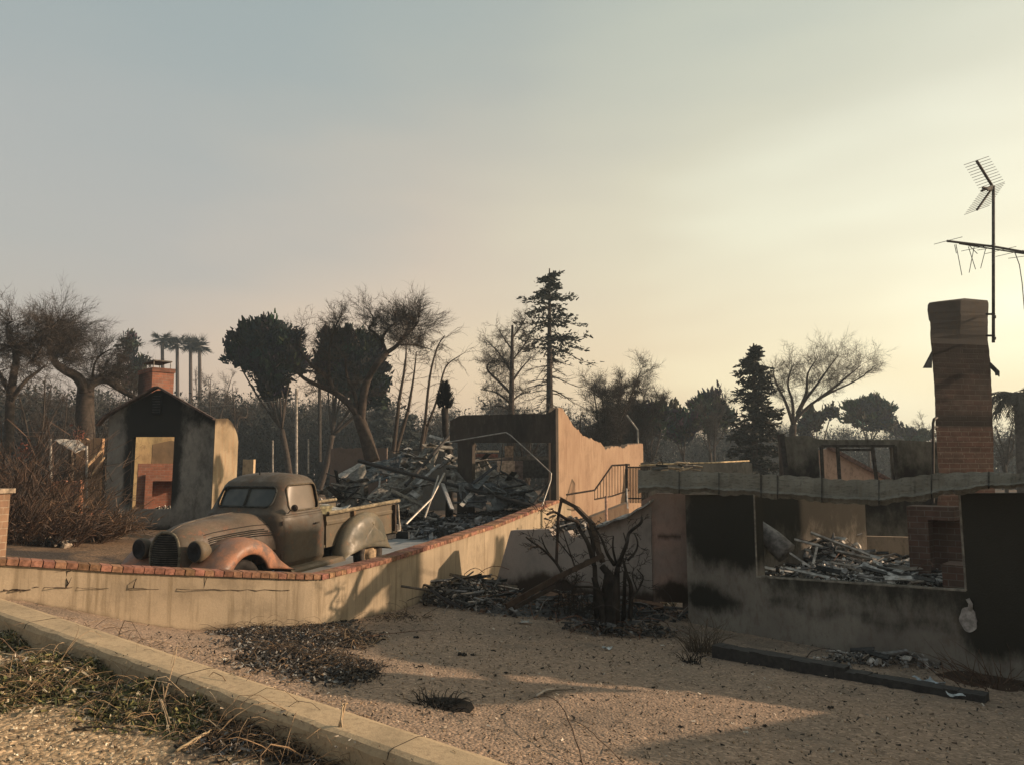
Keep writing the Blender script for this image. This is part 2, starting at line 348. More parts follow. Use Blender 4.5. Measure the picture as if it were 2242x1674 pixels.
M_cop = m_brick('coping_brick', (.46, .15, .08), (.40, .13, .07), (.1, .07, .055), .105, 2, False)
M_gable = m_plaster('sooty_stucco', (.20, .195, .18), (.15, .148, .14), .35, True, dirt=(.09, .085, .08), sootc=(.012, .012, .012))
M_tan = m_plaster('tan_stucco', (.29, .205, .14), (.24, .16, .108), .1, True, dirt=(.17, .10, .065), sootc=(.03, .024, .02), stain=.6)
M_grayw = m_plaster('grey_stucco', (.29, .25, .22), (.22, .195, .175), .5, True, dirt=(.16, .14, .13), sootc=(.03, .018, .012), stain=.3)
M_house = m_plaster('smoke_black_stucco', (.215, .195, .165), (.155, .135, .115), .5, True, dirt=(.09, .06, .042), sootc=(.016, .015, .011), stain=.55)
M_pier = m_plaster('pinkish_stucco', (.28, .19, .155), (.2, .175, .155), .6, True, dirt=(.15, .09, .065), sootc=(.022, .012, .006), stain=.4)
M_lath = m_plaster('grey_green_stucco', (.20, .185, .15), (.15, .145, .12), .25, True, dirt=(.1, .085, .07), stain=.6)
M_brick = m_brick('red_brick', (.30, .125, .08), (.22, .10, .07), (.24, .19, .15))
M_brick2 = m_brick('brown_brick', (.125, .068, .052), (.1, .066, .052), (.17, .145, .12), .2, .085)
M_char = m_simple('charred_wood', (.016, .015, .015), (.035, .032, .03), .75, .3, 0, 18, .6, (1, 1, 1))
M_attr = m_attr('mixed_debris', .85, .2)
M_wood = m_attr('bark', .95, .08, n=.35, scale=8)
M_twig = m_attr('twigs', .95, .08, n=.2, scale=4)
M_leaf = m_attr('foliage', .9, .08, n=.25, scale=3)
M_metal = m_attr('bare_metal', .55, .4, .5, n=.35, scale=9)
M_dark = m_simple('blackened_metal', (.025, .024, .023), (.05, .042, .036), .6, .3, .3, 20, .2)

# ------------------------------------------------------------------ ground, yard, verge, driveway
def nonuni(a, b, fine0, fine1, df, dc):
    xs = [fine0]; 
    while xs[-1] < fine1 - 1e-6: xs.append(min(fine1, xs[-1] + df))
    s = df
    while xs[-1] < b: s *= 1.25; xs.append(min(b, xs[-1] + min(s, dc)))
    s = df; lo = [fine0]
    while lo[-1] > a: s *= 1.25; lo.append(max(a, lo[-1] - min(s, dc)))
    return np.array(sorted(set(lo[1:])) + xs)
def column_sheet(xs, ylow, yhigh, zf, n, mb, power=1.0, jit=0.0, skirt=0, fixed=None):
    rows = fixed if fixed is not None else np.linspace(0, 1, n + 1) ** power
    V = []
    for r in rows:
        y = ylow + (yhigh - ylow) * r; z = zf(xs, y)
        if jit: z = z + jit * npr.normal(size=len(xs)) * (1 if r > 0 else 0)
        V.append(np.stack([xs, y, z], 1))
    if skirt: 
        v0 = V[0].copy(); v0[:, 2] -= skirt; V = [v0] + V
    k = len(xs); n2 = len(V) - 1; V = np.concatenate(V)
    i = (np.arange(k - 1)[None] + np.arange(n2)[:, None] * k).ravel()
    mb.add(V, np.stack([i, i + 1, i + k + 1, i + k], 1))
xs = nonuni(-60, 60, -6.5, 9, .08, 6)
mb = MB(); column_sheet(xs, curb_y(xs) + .1, np.full(len(xs), 19.0) + np.abs(xs) * 0, zo, 0, mb, jit=.004, fixed=np.concatenate([np.linspace(0, .35, 60), np.linspace(.37, 1, 60)]))
structure('yard', mb, M_yard, smooth=True)
mb = MB(); column_sheet(xs, curb_y(xs) - .1, np.full(len(xs), -60.0), zv, 0, mb, jit=.006, fixed=np.concatenate([np.linspace(0, .09, 90), np.linspace(.1, 1, 20)]))
structure('roadside_verge', mb, M_verge, smooth=True)
xi = nonuni(-300, 300, -12, 8, .14, 40)
yb = np.array([wall_y(x) if x > -16 else .45 for x in xi]) + .12
mb = MB(); rows = np.concatenate([np.linspace(0, .09, 80), np.geomspace(.095, 1, 36)])
column_sheet(xi, yb, np.full(len(xi), 310.0), zi, 0, mb, jit=.0, skirt=1.0, fixed=rows)
structure('ground', mb, M_inner, smooth=True)

def drape(name, poly, zf, mat, lift=.02, n=24, m=8):
    # poly: two edges (left list, right list) ruled
    Lp, Rp = poly; mb = MB()
    def ev(E, t):
        t *= len(E) - 1; i = min(int(t), len(E) - 2); f = t - i; return E[i][0] + (E[i + 1][0] - E[i][0]) * f, E[i][1] + (E[i + 1][1] - E[i][1]) * f
    def fn(u, v):
        a = ev(Lp, v); b = ev(Rp, v); x = a[0] + (b[0] - a[0]) * u; y = a[1] + (b[1] - a[1]) * u; return (x, y, float(zf(x, y)) + lift)
    mb.grid(fn, m, n); return structure(name, mb, mat, smooth=True)
drape('driveway', ([(-5.6, 8.9), (-5.9, 12), (-4.6, 15.5), (-3.2, 18.3)], [(-2.7, 9.95), (-.75, 14.4), (.15, 16.2), (.95, 17.7)]), zi, M_drive, .02, 60, 24)
drape('concrete_path', ([(-5.75, 8.0), (-5.3, 8.55), (-4.6, 9.3)], [(-8.2, 6.6), (-8.0, 7.3), (-7.4, 8.2)]), lambda x, y: zi(x, y), M_path, .05, 20, 20)

# curb: a long concrete kerb with worn arris
mb = MB(); xs_c = np.arange(-9, 6.01, .12); nrm = np.array([.536, .844])
prof = [(-.17, -.34), (-.172, -.05), (-.155, -.012), (-.12, 0), (.1, 0), (.15, -.012), (.165, -.2)]
rings = []
for x in xs_c:
    y = curb_y(x); z = float(curb_top(x)); rr = []
    for k, (a, b) in enumerate(prof):
        j = rnd.uniform(-.006, .006) if k in (1, 2) else rnd.uniform(-.002, .002)
        rr.append((x + nrm[0] * (a + j), y + nrm[1] * (a + j), z + b + j * .7))
    rings.append(rr)
mb.loft(rings, closed=False)
structure('kerb', mb, M_curb)
kj = bpy.data.objects['kerb']
for xj in (-4.15, -2.3, -.62, 1.2):
    mb = MB(); y = curb_y(xj); z = float(curb_top(xj)); mb.tube([(xj + nrm[0] * a, y + nrm[1] * a, z + b + .0) for a, b in prof[1:6]], .0035, 4, (.05, .04, .03)); mb.build('joint', m_attr('joint_dirt') if xj < -4 else bpy.data.materials['joint_dirt'], kj)

# ------------------------------------------------------------------ walls
def wpiece(mb, A, D, s0, s1, zb, zt, th, ns=None, nz=None, off=0.0, jag=0, rng=rnd):
    """upright slab along plan line A + s*D, from zb(s) to zt(s); thickness goes away from the viewer side"""
    A = Vector((A[0], A[1])); D = Vector((D[0], D[1])).normalized(); Nn = Vector((D.y, -D.x))
    ns = ns or max(2, int((s1 - s0) / .12)); nz = nz or 14
    fb = (lambda s: zb) if not callable(zb) else zb; ft = (lambda s: zt) if not callable(zt) else zt
    ss = [s0 + (s1 - s0) * i / ns for i in range(ns + 1)]; tops = [ft(s) + (rng.uniform(-jag, jag) if jag else 0) for s in ss]
    def vert(i, j, o):
        s = ss[i]; z = fb(s) + (tops[i] - fb(s)) * j / nz; p = A + D * s + Nn * o; return (p.x, p.y, z)
    F = [vert(i, j, off) for j in range(nz + 1) for i in range(ns + 1)]; B = [vert(i, j, off - th) for j in range(nz + 1) for i in range(ns + 1)]
    k = ns + 1; n0 = len(F); fs = []
    i = (np.arange(ns)[None] + np.arange(nz)[:, None] * k).ravel()
    fs.append(np.stack([i, i + 1, i + k + 1, i + k], 1)); fs.append(np.stack([i + n0 + k, i + n0 + k + 1, i + n0 + 1, i + n0], 1))
    a = np.arange(ns); fs.append(np.stack([a + n0, a + n0 + 1, a + 1, a], 1)); t = a + nz * k; fs.append(np.stack([t, t + 1, t + 1 + n0, t + n0], 1))
    b = np.arange(nz) * k; fs.append(np.stack([b, b + k, b + k + n0, b + n0], 1)); b = b + ns; fs.append(np.stack([b + n0, b + n0 + k, b + k, b], 1))
    mb.add(F + B, np.concatenate(fs))
def interp(pts):
    X = [p[0] for p in pts]; Y = [p[1] for p in pts]; return lambda s: float(np.interp(s, X, Y))
def along(A, D, px):      # distance along a plan line at which it crosses picture column px
    D = Vector((D[0], D[1])).normalized(); u = (px - 1121) / FPX; k = u / (cp)  # small pitch error is fine
    return (k * A[1] - A[0]) / (D.x - k * D.y)
def zat(A, D, s, py):
    D = Vector((D[0], D[1])).normalized(); return P(1121, py, A[1] + D.y * s).z

# retaining wall with brick coping (path W1.. of the plan)
wt = thing('retaining_wall', (-2.5, 9.9, EYE - 2), 'low cream stucco retaining wall topped with red bricks, running beside the old truck', 'wall')
TOP = [(-16, .2), (-8.0, -.65), (-5.2, -.90), (-4.3, -1.06), (-3.4, -1.19), (-2.5, -1.315), (-1.9, -1.26), (-.39, -1.0), (.9, -.66), (1.05, -.64), (1.3, -.74)]
topz = lambda x: float(np.interp(x, [a for a, _ in TOP], [b for _, b in TOP])) + EYE
mbw = MB(); mbc = MB()
path = []
for (x0, y0), (x1, y1) in zip(W[:-1], W[1:]):
    n = max(2, int(math.hypot(x1 - x0, y1 - y0) / .1)); path += [(x0 + (x1 - x0) * i / n, y0 + (y1 - y0) * i / n) for i in range(n)]
path.append(W[-1]); path = [p for p in path if p[0] > -9.5]
# smooth the corner
pa = np.array(path)
for _ in range(6): pa[1:-1] = (pa[:-2] + pa[1:-1] * 2 + pa[2:]) / 4
def nrm2(i):
    d = pa[min(i + 1, len(pa) - 1)] - pa[max(i - 1, 0)]; d /= np.linalg.norm(d); return np.array([d[1], -d[0]])
rings = []
for i, (x, y) in enumerate(pa):
    n_ = nrm2(i); zt = topz(x) - .06; zb = float(zo(x, y)) - .35; r = []
    for j in range(13): r.append((x + n_[0] * .1, y + n_[1] * .1, zb + (zt - zb) * j / 12))
    r += [(x - n_[0] * .1, y - n_[1] * .1, zt), (x - n_[0] * .1, y - n_[1] * .1, zb)]
    rings.append(r)
mbw.loft(rings, closed=False)
def wall_soot(v):
    s = .55 * np.exp(-((v[:, 0] + 3.5) ** 2) / .12 - (v[:, 2] - (EYE - 1.85)) ** 2 / .01)
    zz = zo(v[:, 0], v[:, 1]); return np.maximum(s, .42 * np.exp(-(v[:, 2] - zz) / .06))
mbw.build('wall', M_wall, wt, soot=wall_soot)
def on_wall(px, py):           # point on the visible face of the wall
    best = None
    for i in range(len(pa) - 1):
        n_ = nrm2(i); x, y = pa[i] + n_ * .103; u = 1121 + FPX * x / (y * cp + (topz(x) - EYE) * sp)
        if best is None or abs(u - px) < best[0]: best = (abs(u - px), x, y)
    return P(px, py, best[2])
mb = MB(); mb.col = (.05, .035, .025)
def crack(pts, r):
    q = [on_wall(x + rnd.uniform(-2, 2), y + rnd.uniform(-1.5, 1.5)) for (x, y) in pts]; mb.tube(q, [r * rnd.uniform(.5, 1.3) for _ in q], 4)
crack([(75, 1288 + .02 * i) for i in ()] or [(x, 1284 + x * .012) for x in range(75, 640, 18)], .0045); crack([(x, 1291 + x * .0) for x in range(8, 78, 10)], .009)
crack([(148, 1247), (146, 1262), (147, 1275), (142, 1286)], .005); crack([(158, 1262), (150, 1275), (145, 1286)], .003); crack([(303, 1247), (300, 1262), (296, 1275), (292, 1287)], .007); crack([(452, 1262), (450, 1275), (447, 1288)], .004); crack([(136, 1246), (142, 1250), (150, 1250), (156, 1246)], .004)
mb.build('crack', M_attr, wt)
# bricks laid on edge one after another
cum = np.concatenate([[0], np.cumsum(np.linalg.norm(np.diff(pa, axis=0), axis=1))]); s = 0; pitch_ = .108
while s < cum[-1] - .12:
    x, y = [np.interp(s + .05, cum, pa[:, k]) for k in (0, 1)]; x2, y2 = [np.interp(s + .07, cum, pa[:, k]) for k in (0, 1)]
    d = Vector((x2 - x, y2 - y, (topz(x2) - topz(x)))).normalized(); up = Vector((0, 0, 1)); sd = d.cross(up).normalized(); u2 = sd.cross(d)
    Rm = Matrix((d, -sd, u2)).transposed(); c = rnd.uniform(.6, 1.25); 
    col = (.25 * c, .128 * c * rnd.uniform(.9, 1.2), .088 * c)
    mbc.box((x + rnd.uniform(-.003, .003), y, topz(x) - .03 + rnd.uniform(-.002, .002)), (.1, .26, .062), [list(r) for r in Rm], col)
    s += pitch_
mbc.build('brick_coping', m_attr('coping_bricks', .9, .1, n=.45, scale=22), wt)
# thin mortar bed under the bricks
mb = MB(); rings = []
for i, (x, y) in enumerate(pa):
    n_ = nrm2(i); z = topz(x); rings.append([(x + n_[0] * .112, y + n_[1] * .112, z - .066), (x + n_[0] * .112, y + n_[1] * .112, z - .05), (x - n_[0] * .112, y - n_[1] * .112, z - .05), (x - n_[0] * .112, y - n_[1] * .112, z - .066)])
mb.loft(rings); mb.build('mortar_bed', m_simple('old_mortar', (.09, .065, .045)), wt)

# ------------------------------------------------------------------ right-hand burnt house
HA = (2.57, 11.3); HD = (.608, -.794)
hs = thing('burnt_house', (4, 9.5, EYE - 2.2), 'roofless burnt stucco house with wide empty window and sagging metal fascia, right side', 'house')
def htop(s): return EYE + (-.35 + .12 * s / 4.16)
def hbase(s):
    x = HA[0] + HD[0] * s; y = HA[1] + HD[1] * s; return float(zo(x, y)) - .2
s_w0 = along(HA, HD, 1640); s_w1 = along(HA, HD, 2084)
sillz = lambda s: EYE + float(np.interp(s, [s_w0, s_w1], [-1.41, -1.275]))
mb = MB()
wpiece(mb, HA, HD, 0, s_w0, hbase, htop, .2); wpiece(mb, HA, HD, s_w1, 4.62, hbase, htop, .2)
wpiece(mb, HA, HD, s_w0, s_w1, hbase, sillz, .2, jag=.008)
prof = interp([(4.62, EYE - .27), (4.68, EYE - .45), (4.89, EYE - .62), (5.6, EYE - .82), (6.3, EYE - .25), (6.8, EYE + .2), (7.1, EYE + .42), (7.5, EYE + .3), (9.5, EYE + .2)])  # top of the unseen stretch, shaped to frame the sunlit patch in the yard
wpiece(mb, HA, HD, 4.62, 9.5, hbase, prof, .2, ns=60)
pc = lambda s, z: np.exp(-((s) ** 2) - (z) ** 2)
def house_soot(v):
    s = (v[:, 0] - HA[0]) * HD[0] + (v[:, 1] - HA[1]) * HD[1]; z = v[:, 2] - EYE
    # smoke poured out of the window: black above and beside it, paler plaster low on the wall
    left = np.exp(-np.clip(np.abs(s - (s_w0 * .62)) - .3, 0, 9) ** 2 / .25) * np.clip((z + 1.55) / .5, 0, 1)
    right = np.clip((s - s_w1 + .25) / .4, 0, 1) * np.clip((z + 2.15 - .25 * np.clip(s - s_w1, 0, 1)) / .35, 0, 1) * 1.1
    mid = .62 * np.clip((z + 1.85) / .45, 0, 1) * np.clip((s - s_w0 + .3) / .6, 0, 1)
    blob = .95 * np.exp(-np.abs((s - .32) / .42) ** 2.5 - ((z + 1.80) / .2) ** 2) + .5 * np.exp(-((s - .9) / .3) ** 2 - ((z + 1.86) / .1) ** 2)
    band = .45 * np.exp(-((z + 1.72 + .05 * np.sin(s * 7)) / .13) ** 2) * (s > 1.3)
    return np.maximum.reduce([left, right, mid, blob, band, .25 * np.clip((z + 1.9) / 1.0, 0, 1)])
mb.build('front_wall', M_house, hs, soot=house_soot)
# unseen piece added past the picture edge, outlined to cast the yard shadow
mb = MB(); pts = [(4.62, -.27), (4.75, -.5), (4.98, -.19), (5.58, .16), (6.02, .62), (5.85, .95), (5.0, .78), (4.66, .45)]
hp = lambda s, z, o=0: (HA[0] + HD[0] * s + .794 * o * -1, HA[1] + HD[1] * s + .608 * o * -1, EYE + z)
for o in (.19, .31): mb.add([hp(a, b, o) for a, b in (pts if o < .2 else pts[::-1])], [tuple(range(len(pts)))])
for (a, b), (c, d) in zip(pts, pts[1:] + pts[:1]): mb.add([hp(a, b, .19), hp(c, d, .19), hp(c, d, .31), hp(a, b, .31)], [(0, 1, 2, 3)])
mb.build('added_shadow_piece', M_house, hs, soot=lambda v: np.full(len(v), .6))
# window reveal strips (thin broken frame)
fr = MB()
for a, b in (((s_w0, sillz(s_w0)), (s_w1, sillz(s_w1))), ((s_w0, sillz(s_w0)), (s_w0, htop(s_w0))), ((s_w1, sillz(s_w1)), (s_w1, htop(s_w1)))):
    fr.bar(hp(a[0], a[1] - EYE, -.012), hp(b[0], b[1] - EYE, -.012), .03, .02, (.2, .18, .15))
fr.build('window_frame', M_attr, hs)
# side wall on the left, receding
mb = MB(); SD = (.85, .53); wpiece(mb, (HA[0] + .17, HA[1] + .1), SD, 0, 4.2, lambda s: EYE - 2.4, interp([(0, EYE - .37), (2, EYE - .3), (4.2, EYE - .4)]), .18)
mb.build('side_wall', M_house, hs, soot=lambda v: np.clip(.3 + .5 * (v[:, 2] - EYE + 1.6), 0, 1))
# unseen tall wall, added past the right edge to keep sun off the yard
mb = MB(); wpiece(mb, (8.3, 11.7), (0, -1), 0, 3.55, EYE - 2.4, interp([(0, EYE + 1.15), (.8, EYE + 1.4), (1.8, EYE + 1.6), (3.0, EYE + 1.5), (3.5, EYE + 1.2), (3.55, EYE + 1.1)]), .2, jag=.03); mb.build('added_shade_wall', M_house, hs, soot=lambda v: np.full(len(v), .4))
# interior floor level, dark
mb = MB(); mb.add([(2.9, 11.3, EYE - 1.95), (5.2, 8.25, EYE - 1.95), (13, 13, EYE - 1.95), (6.5, 19, EYE - 1.95)], [(0, 1, 2, 3)]); mb.build('floor_slab', m_simple('ash_floor', (.1, .1, .095), (.06, .058, .055)), hs)
# back wall low inside + tan band
BA = (P(1712, 1100, 15.2).x, 15.2); BD = (1, -.16)
zb_ = EYE - 2.2
def bz(px, py): s = along(BA, BD, px); return s, zat(BA, BD, s, py)
mb = MB(); s1_, _ = bz(2060, 1100)
q = interp([(bz(1712, 955)), (bz(1765, 952)), (bz(1790, 962)), (bz(1955, 962)), (bz(2060, 968))])
sA = bz(1785, 0)[0]; sB = bz(1945, 0)[0]
lowz = lambda s: zat(BA, BD, s, 1055)
wpiece(mb, BA, BD, 0, sA, zb_, q, .16); wpiece(mb, BA, BD, sB, s1_, zb_, q, .16)
wpiece(mb, BA, BD, sA, sB, zb_, lambda s: zat(BA, BD, s, 1060), .16); wpiece(mb, BA, BD, sA, sB, lambda s: zat(BA, BD, s, 978), q, .16, nz=3)
mb.build('back_wall', M_lath, hs, soot=lambda v: .35 + .4 * np.exp(-((v[:, 2] - EYE + .4) / .5) ** 2))
fr = MB(); fr.col = (.05, .045, .04)
def bp(px, py, o=-.1): s = along(BA, BD, px); return (BA[0] + s * .987, BA[1] - .158 * s + o, zat(BA, BD, s, py))
for a, b in (((1787, 976), (1945, 976)), ((1822, 976), (1823, 1062)), ((1897, 976), (1903, 1062)), ((1945, 976), (1947, 1062)), ((1787, 976), (1787, 1062)), ((1822, 984), (1898, 984))): fr.bar(bp(*a), bp(*b), .06, .05)
fr.build('back_window_frame', M_attr, hs)
mb = MB(); a = bp(1712, 1060, -.2); 
mb.bar(bp(1700, 950, -.12), bp(1708, 1060, -.12), .12, .1, (.06, .055, .05)); mb.build('post', M_char, hs)
# tan dado inside, seen below the back wall
mb = MB(); DA = (P(1700, 1200, 14.2).x, 14.2); wpiece(mb, DA, (1, -.12), 0, 3.2, EYE - 2.2, lambda s: zat(DA, (1, -.12), s, 1168 + 3 * s), .12); mb.build('inner_wall', m_plaster('inner_tan', (.34, .27, .2), (.28, .23, .18), .5, False), hs)
# interior brick fireplace
mb = MB(); mb.uvbox = True
fa = P(1996, 1300, 11.0); fb = P(2100, 1300, 10.6); fd = (fb - fa).normalized()
def fp(px_s, z, o): return (fa.x + fd.x * px_s - fd.y * -o * 0 + 0, fa.y + fd.y * px_s + o, z)
wF = (fb - fa).length; zt1 = P(2040, 1108, 10.8).z; zm = P(2040, 1137, 10.8).z; zlo = P(2040, 1208, 10.8).z
FD2 = (fd.x, fd.y)
wpiece(mb, (fa.x, fa.y), FD2, 0, wF * .44, EYE - 2.1, zt1, .5, nz=6); wpiece(mb, (fa.x, fa.y), FD2, wF * .44, wF, zm, zt1, .5, nz=3); wpiece(mb, (fa.x, fa.y), FD2, wF * .44, wF, EYE - 2.1, zm, .2, nz=4, off=-.3)
mb.build('fireplace', M_brick2, hs, soot=lambda v: np.full(len(v), .25))
mb = MB(); wpiece(mb, (fa.x - .05, fa.y - .9), FD2, 0, wF + .2, EYE - 2.1, P(2040, 1238, 9.9).z, .5, nz=4); mb.uvbox = True; mb.build('hearth', M_brick2, hs, soot=lambda v: np.full(len(v), .3))
# chimney
ch = thing('brick_chimney', (P(2105, 1000, 12.2).x, 12.5, EYE - 2), 'tall brown brick chimney with blackened plaster crown above burnt house, television aerial bracketed to it', 'chimney')
mb = MB(); mb.uvbox = True; rings = []
lv = [(1130, 2052, 2182), (1035, 2055, 2176), (985, 2052, 2175), (930, 2048, 2174), (905, 2048, 2173), (850, 2046, 2171), (800, 2042, 2168), (786, 2041, 2168), (740, 2037, 2163), (690, 2036, 2162), (684, 2032, 2163), (680, 2030, 2164), (668, 2031, 2164), (663, 2035, 2164), (657, 2060, 2162)]
for (py, xa, xb) in lv:
    a = P(xa, py, 12.1); b = P(xb, py, 12.3); dp = Vector((.44, .75, 0)); z = a.z
    if py == 657: a = a + Vector((0, .1, -.0)); 
    rings.append([(a.x, a.y, z), ((a.x + b.x) / 2, (a.y + b.y) / 2 - (.06 if py < 700 else 0), z + (.05 if py <= 663 else 0)), (b.x, b.y, z + (.04 if py <= 668 else 0)), (b.x + dp.x, b.y + dp.y, z + (.04 if py <= 668 else 0)), (a.x + dp.x, a.y + dp.y, z)])
R2 = []
for r0, r1 in zip(rings[:-1], rings[1:]):
    n = max(1, int(abs(r1[0][2] - r0[0][2]) / .07))
    for k in range(n):
        R2.append([tuple(a[i] + (b[i] - a[i]) * k / n + (rnd.uniform(-.004, .004) if i < 2 else 0) for i in range(3)) for a, b in zip(r0, r1)])
R2.append(rings[-1])
zc = P(2100, 765, 12.2).z
ci = [i for i, r in enumerate(R2) if r[0][2] < zc]; mb.loft(R2[:len(ci) + 1])
zred = P(2100, 932, 12.2).z
mb.build('brick_stack', M_brick2, ch, soot=lambda v: np.where(v[:, 2] > zred, .5, .0) + .35 * np.clip((v[:, 2] - zc + .7) / .7, 0, 1) + .5 * np.exp(-((v[:, 2] - zred - .08) / .09) ** 2))
mb = MB(); mb.loft(R2[len(ci):], cap=True); mb.build('plaster_crown', m_plaster('dark_render', (.09, .08, .072), (.075, .068, .062), .6, False), ch)
mb = MB(); a = P(2041, 760, 12.05); mb.slab(lambda u, v: P(2040 - 16 * v * (1 - u * .2) + (0 if v < .5 else 0) - 4 * v + 16 * u * v, 768 + 38 * v, 12.05 - .1 * v), 3, 4, (0, .02, 0), (.06, .055, .05)); mb.build('flashing', M_attr, ch)
mb = MB(); mb.slab(lambda u, v: P(2167 + 20 * v, 793 + 20 * v + 12 * u, 12.25 - .1 * v), 3, 4, (0, .02, 0), (.06, .055, .05)); mb.tube([P(2180, 808, 12.15), P(2182, 822, 12.15)], .02, 6, (.05, .05, .05)); mb.build('flashing', M_attr, ch)
mb = MB(); mb.tube([P(2043, 1100, 12), P(2043, 925, 12), P(2045, 917, 12), P(2051, 913, 12.05)], .022, 8); mb.tube([P(2043, 934, 12), P(2052, 934, 12.1)], .018, 6); mb.build('gas_pipe', M_dark, ch)
# sagging sheet metal fascia along the eave
mb = MB(); ctl_t = [(1400, 1028), (1470, 1030), (1600, 1034), (1740, 1041), (1850, 1050), (1960, 1049), (2050, 1036), (2150, 1032), (2242, 1036), (2400, 1040)]
ctl_b = [(1400, 1075), (1470, 1076), (1600, 1081), (1740, 1092), (1850, 1102), (1930, 1104), (2000, 1096), (2080, 1083), (2150, 1072), (2242, 1063), (2400, 1050)]
dY = lambda px: float(np.interp(px, [1400, 2242, 2500], [11.9, 7.65, 7.0])) - .28
n_f = 150
def ffn(u, v):
    px = 1400 + 1000 * u; t = float(np.interp(px, *zip(*ctl_t))); b = float(np.interp(px, *zip(*ctl_b))); 
    w = .018 * math.sin(px * .11) + .03 * math.sin(px * .031 + 1) + .012 * math.sin(px * .37)
    crease = .05 * math.exp(-((v - .82) / .08) ** 2)
    return P(px, t + (b - t) * v + (2.2 * math.sin(px * .06) + 1.6 * math.sin(px * .23 + 1) + 1.5 * math.sin(px * .071 + 2)) * v ** 3 + 1.3 * math.sin(px * .17) * (1 - v), dY(px) + w * (1 - abs(v - .5)) + .04 * (1 - v) ** 2 - crease)
mb.slab(ffn, n_f, 10, (.02, -.03, 0))
mfs = NT('weathered_galvanised_fascia', .75, .3, .15); x = mfs.noise(3, 5); y = mfs.noise(14, 5, mfs.vec((1, 1, 3))); c = mfs.mix(mfs.step(x, .3, .7), (.2, .19, .155), (.13, .122, .098)); c = mfs.mix(mfs.step(y, .5, .75, 0, .7), c, (.06, .055, .045)); mfs.color(c); mfs.bump(mfs.math('ADD', x, y), .5, .03)
mb.build('fascia', mfs.m, hs)
for px in (1488, 1575, 1667, 1703, 1800, 1925, 2040, 2165):   # seams
    mb = MB(); mb.tube([Vector(ffn((px - 1400) / 1000, k / 6)) + Vector((-.01, -.015, 0)) for k in range(7)], .009, 5, (.06, .058, .05)); mb.build('fascia_seam', M_attr, hs)

# pinkish pier to the left of the house front
PA = (P(1409, 1350, 11.85).x, 11.85); PD = (1, -.3)
pw = along(PA, PD, 1497)
pr = thing('stucco_pier', (PA[0] + .3, PA[1], EYE - 2.3), 'pinkish scorched stucco wall end with a small sunlit vent hole at its foot', 'wall')
mb = MB(); zpt = P(1450, 1079, 11.7).z; sv0 = along(PA, PD, 1432); sv1 = along(PA, PD, 1482); zv0 = P(1450, 1341, 11.7).z; zv1 = P(1450, 1318, 11.7).z
wpiece(mb, PA, PD, 0, sv0, EYE - 2.5, interp([(0, zpt - .12), (sv0, zpt)]), .18); wpiece(mb, PA, PD, sv1, pw, EYE - 2.5, zpt, .18, ns=2); wpiece(mb, PA, PD, sv0, sv1, EYE - 2.5, zv0, .18, ns=4, nz=4); wpiece(mb, PA, PD, sv0, sv1, zv1, zpt, .18, nz=20)
def pier_soot(v):
    z = v[:, 2] - EYE; x = v[:, 0]
    return np.maximum(1.15 * np.exp(-((z + 1.86) / .22) ** 2) * np.exp(-((x - PA[0] - .45) / .3) ** 2), .5 * np.exp(-((z + 1.0) / .06) ** 2))
mb.build('wall', M_pier, pr, soot=pier_soot)
mb = MB(); 
for k in range(9):
    x = PA[0] + sv0 + .05 + rnd.random() * (sv1 - sv0 - .1); mb.chunks([(x, PA[1] + .1 + rnd.random() * .3, zv0 + .02 + rnd.random() * .06)], .09, [(.6, .45, .3), (.7, .6, .45)])
tag(mb.build('rubble', M_attr), 'broken plaster lumps lying inside the vent hole at the foot of the pier', 'rubble', kind='stuff')

# slanted grey garden wall between retaining wall and pier
GA = (P(1072, 1290, 13.3).x, 13.3); GD = (PA[0] - GA[0], PA[1] - GA[1])
gw = thing('garden_wall', (GA[0] + 1, GA[1] - .5, EYE - 2.2), 'broken grey stucco wing wall with slanted left end and sloping cap, behind burnt bush', 'wall')
def gs(px, py): s = along(GA, GD, px); return s, zat(GA, GD, s, py)
pts = [gs(1082, 1292), gs(1118, 1160), gs(1205, 1157), gs(1207, 1172), gs(1242, 1160), gs(1250, 1178), gs(1300, 1152), gs(1330, 1140), gs(1375, 1122), gs(1412, 1108)]
mb = MB(); wpiece(mb, GA, GD, pts[0][0], pts[-1][0] + .05, EYE - 2.5, interp(pts), .18, ns=50)
def gsoot(v):
    s = (v[:, 0] - GA[0]); z = v[:, 2] - EYE
    return 1.1 * np.exp(-((s - .95) / .4) ** 2 - ((z + 1.95) / .28) ** 2) + .8 * np.exp(-((z + 2.1) / .25) ** 2) + .25 * np.exp(-((s - 2.4) / .5) ** 2)
mb.build('wall', M_grayw, gw, soot=gsoot)
mb = MB(); cpp = [gs(1300, 1150), gs(1335, 1138), gs(1385, 1118), gs(1424, 1092)]
def capf(u, v):
    s, z = [float(np.interp(u * 3, [0, 1, 2, 3], [c[k] for c in cpp])) for k in (0, 1)]; D = Vector(GD).normalized(); n_ = Vector((D.y, -D.x))
    p = Vector(GA) + D * s + n_ * (.16 - .4 * v); return (p.x, p.y, z + .03 - .05 * (1 - v) + .012 * math.sin(u * 19))
mb.slab(capf, 20, 3, (0, 0, .03), (.27, .26, .24)); mb.build('cap_flashing', M_attr, gw)
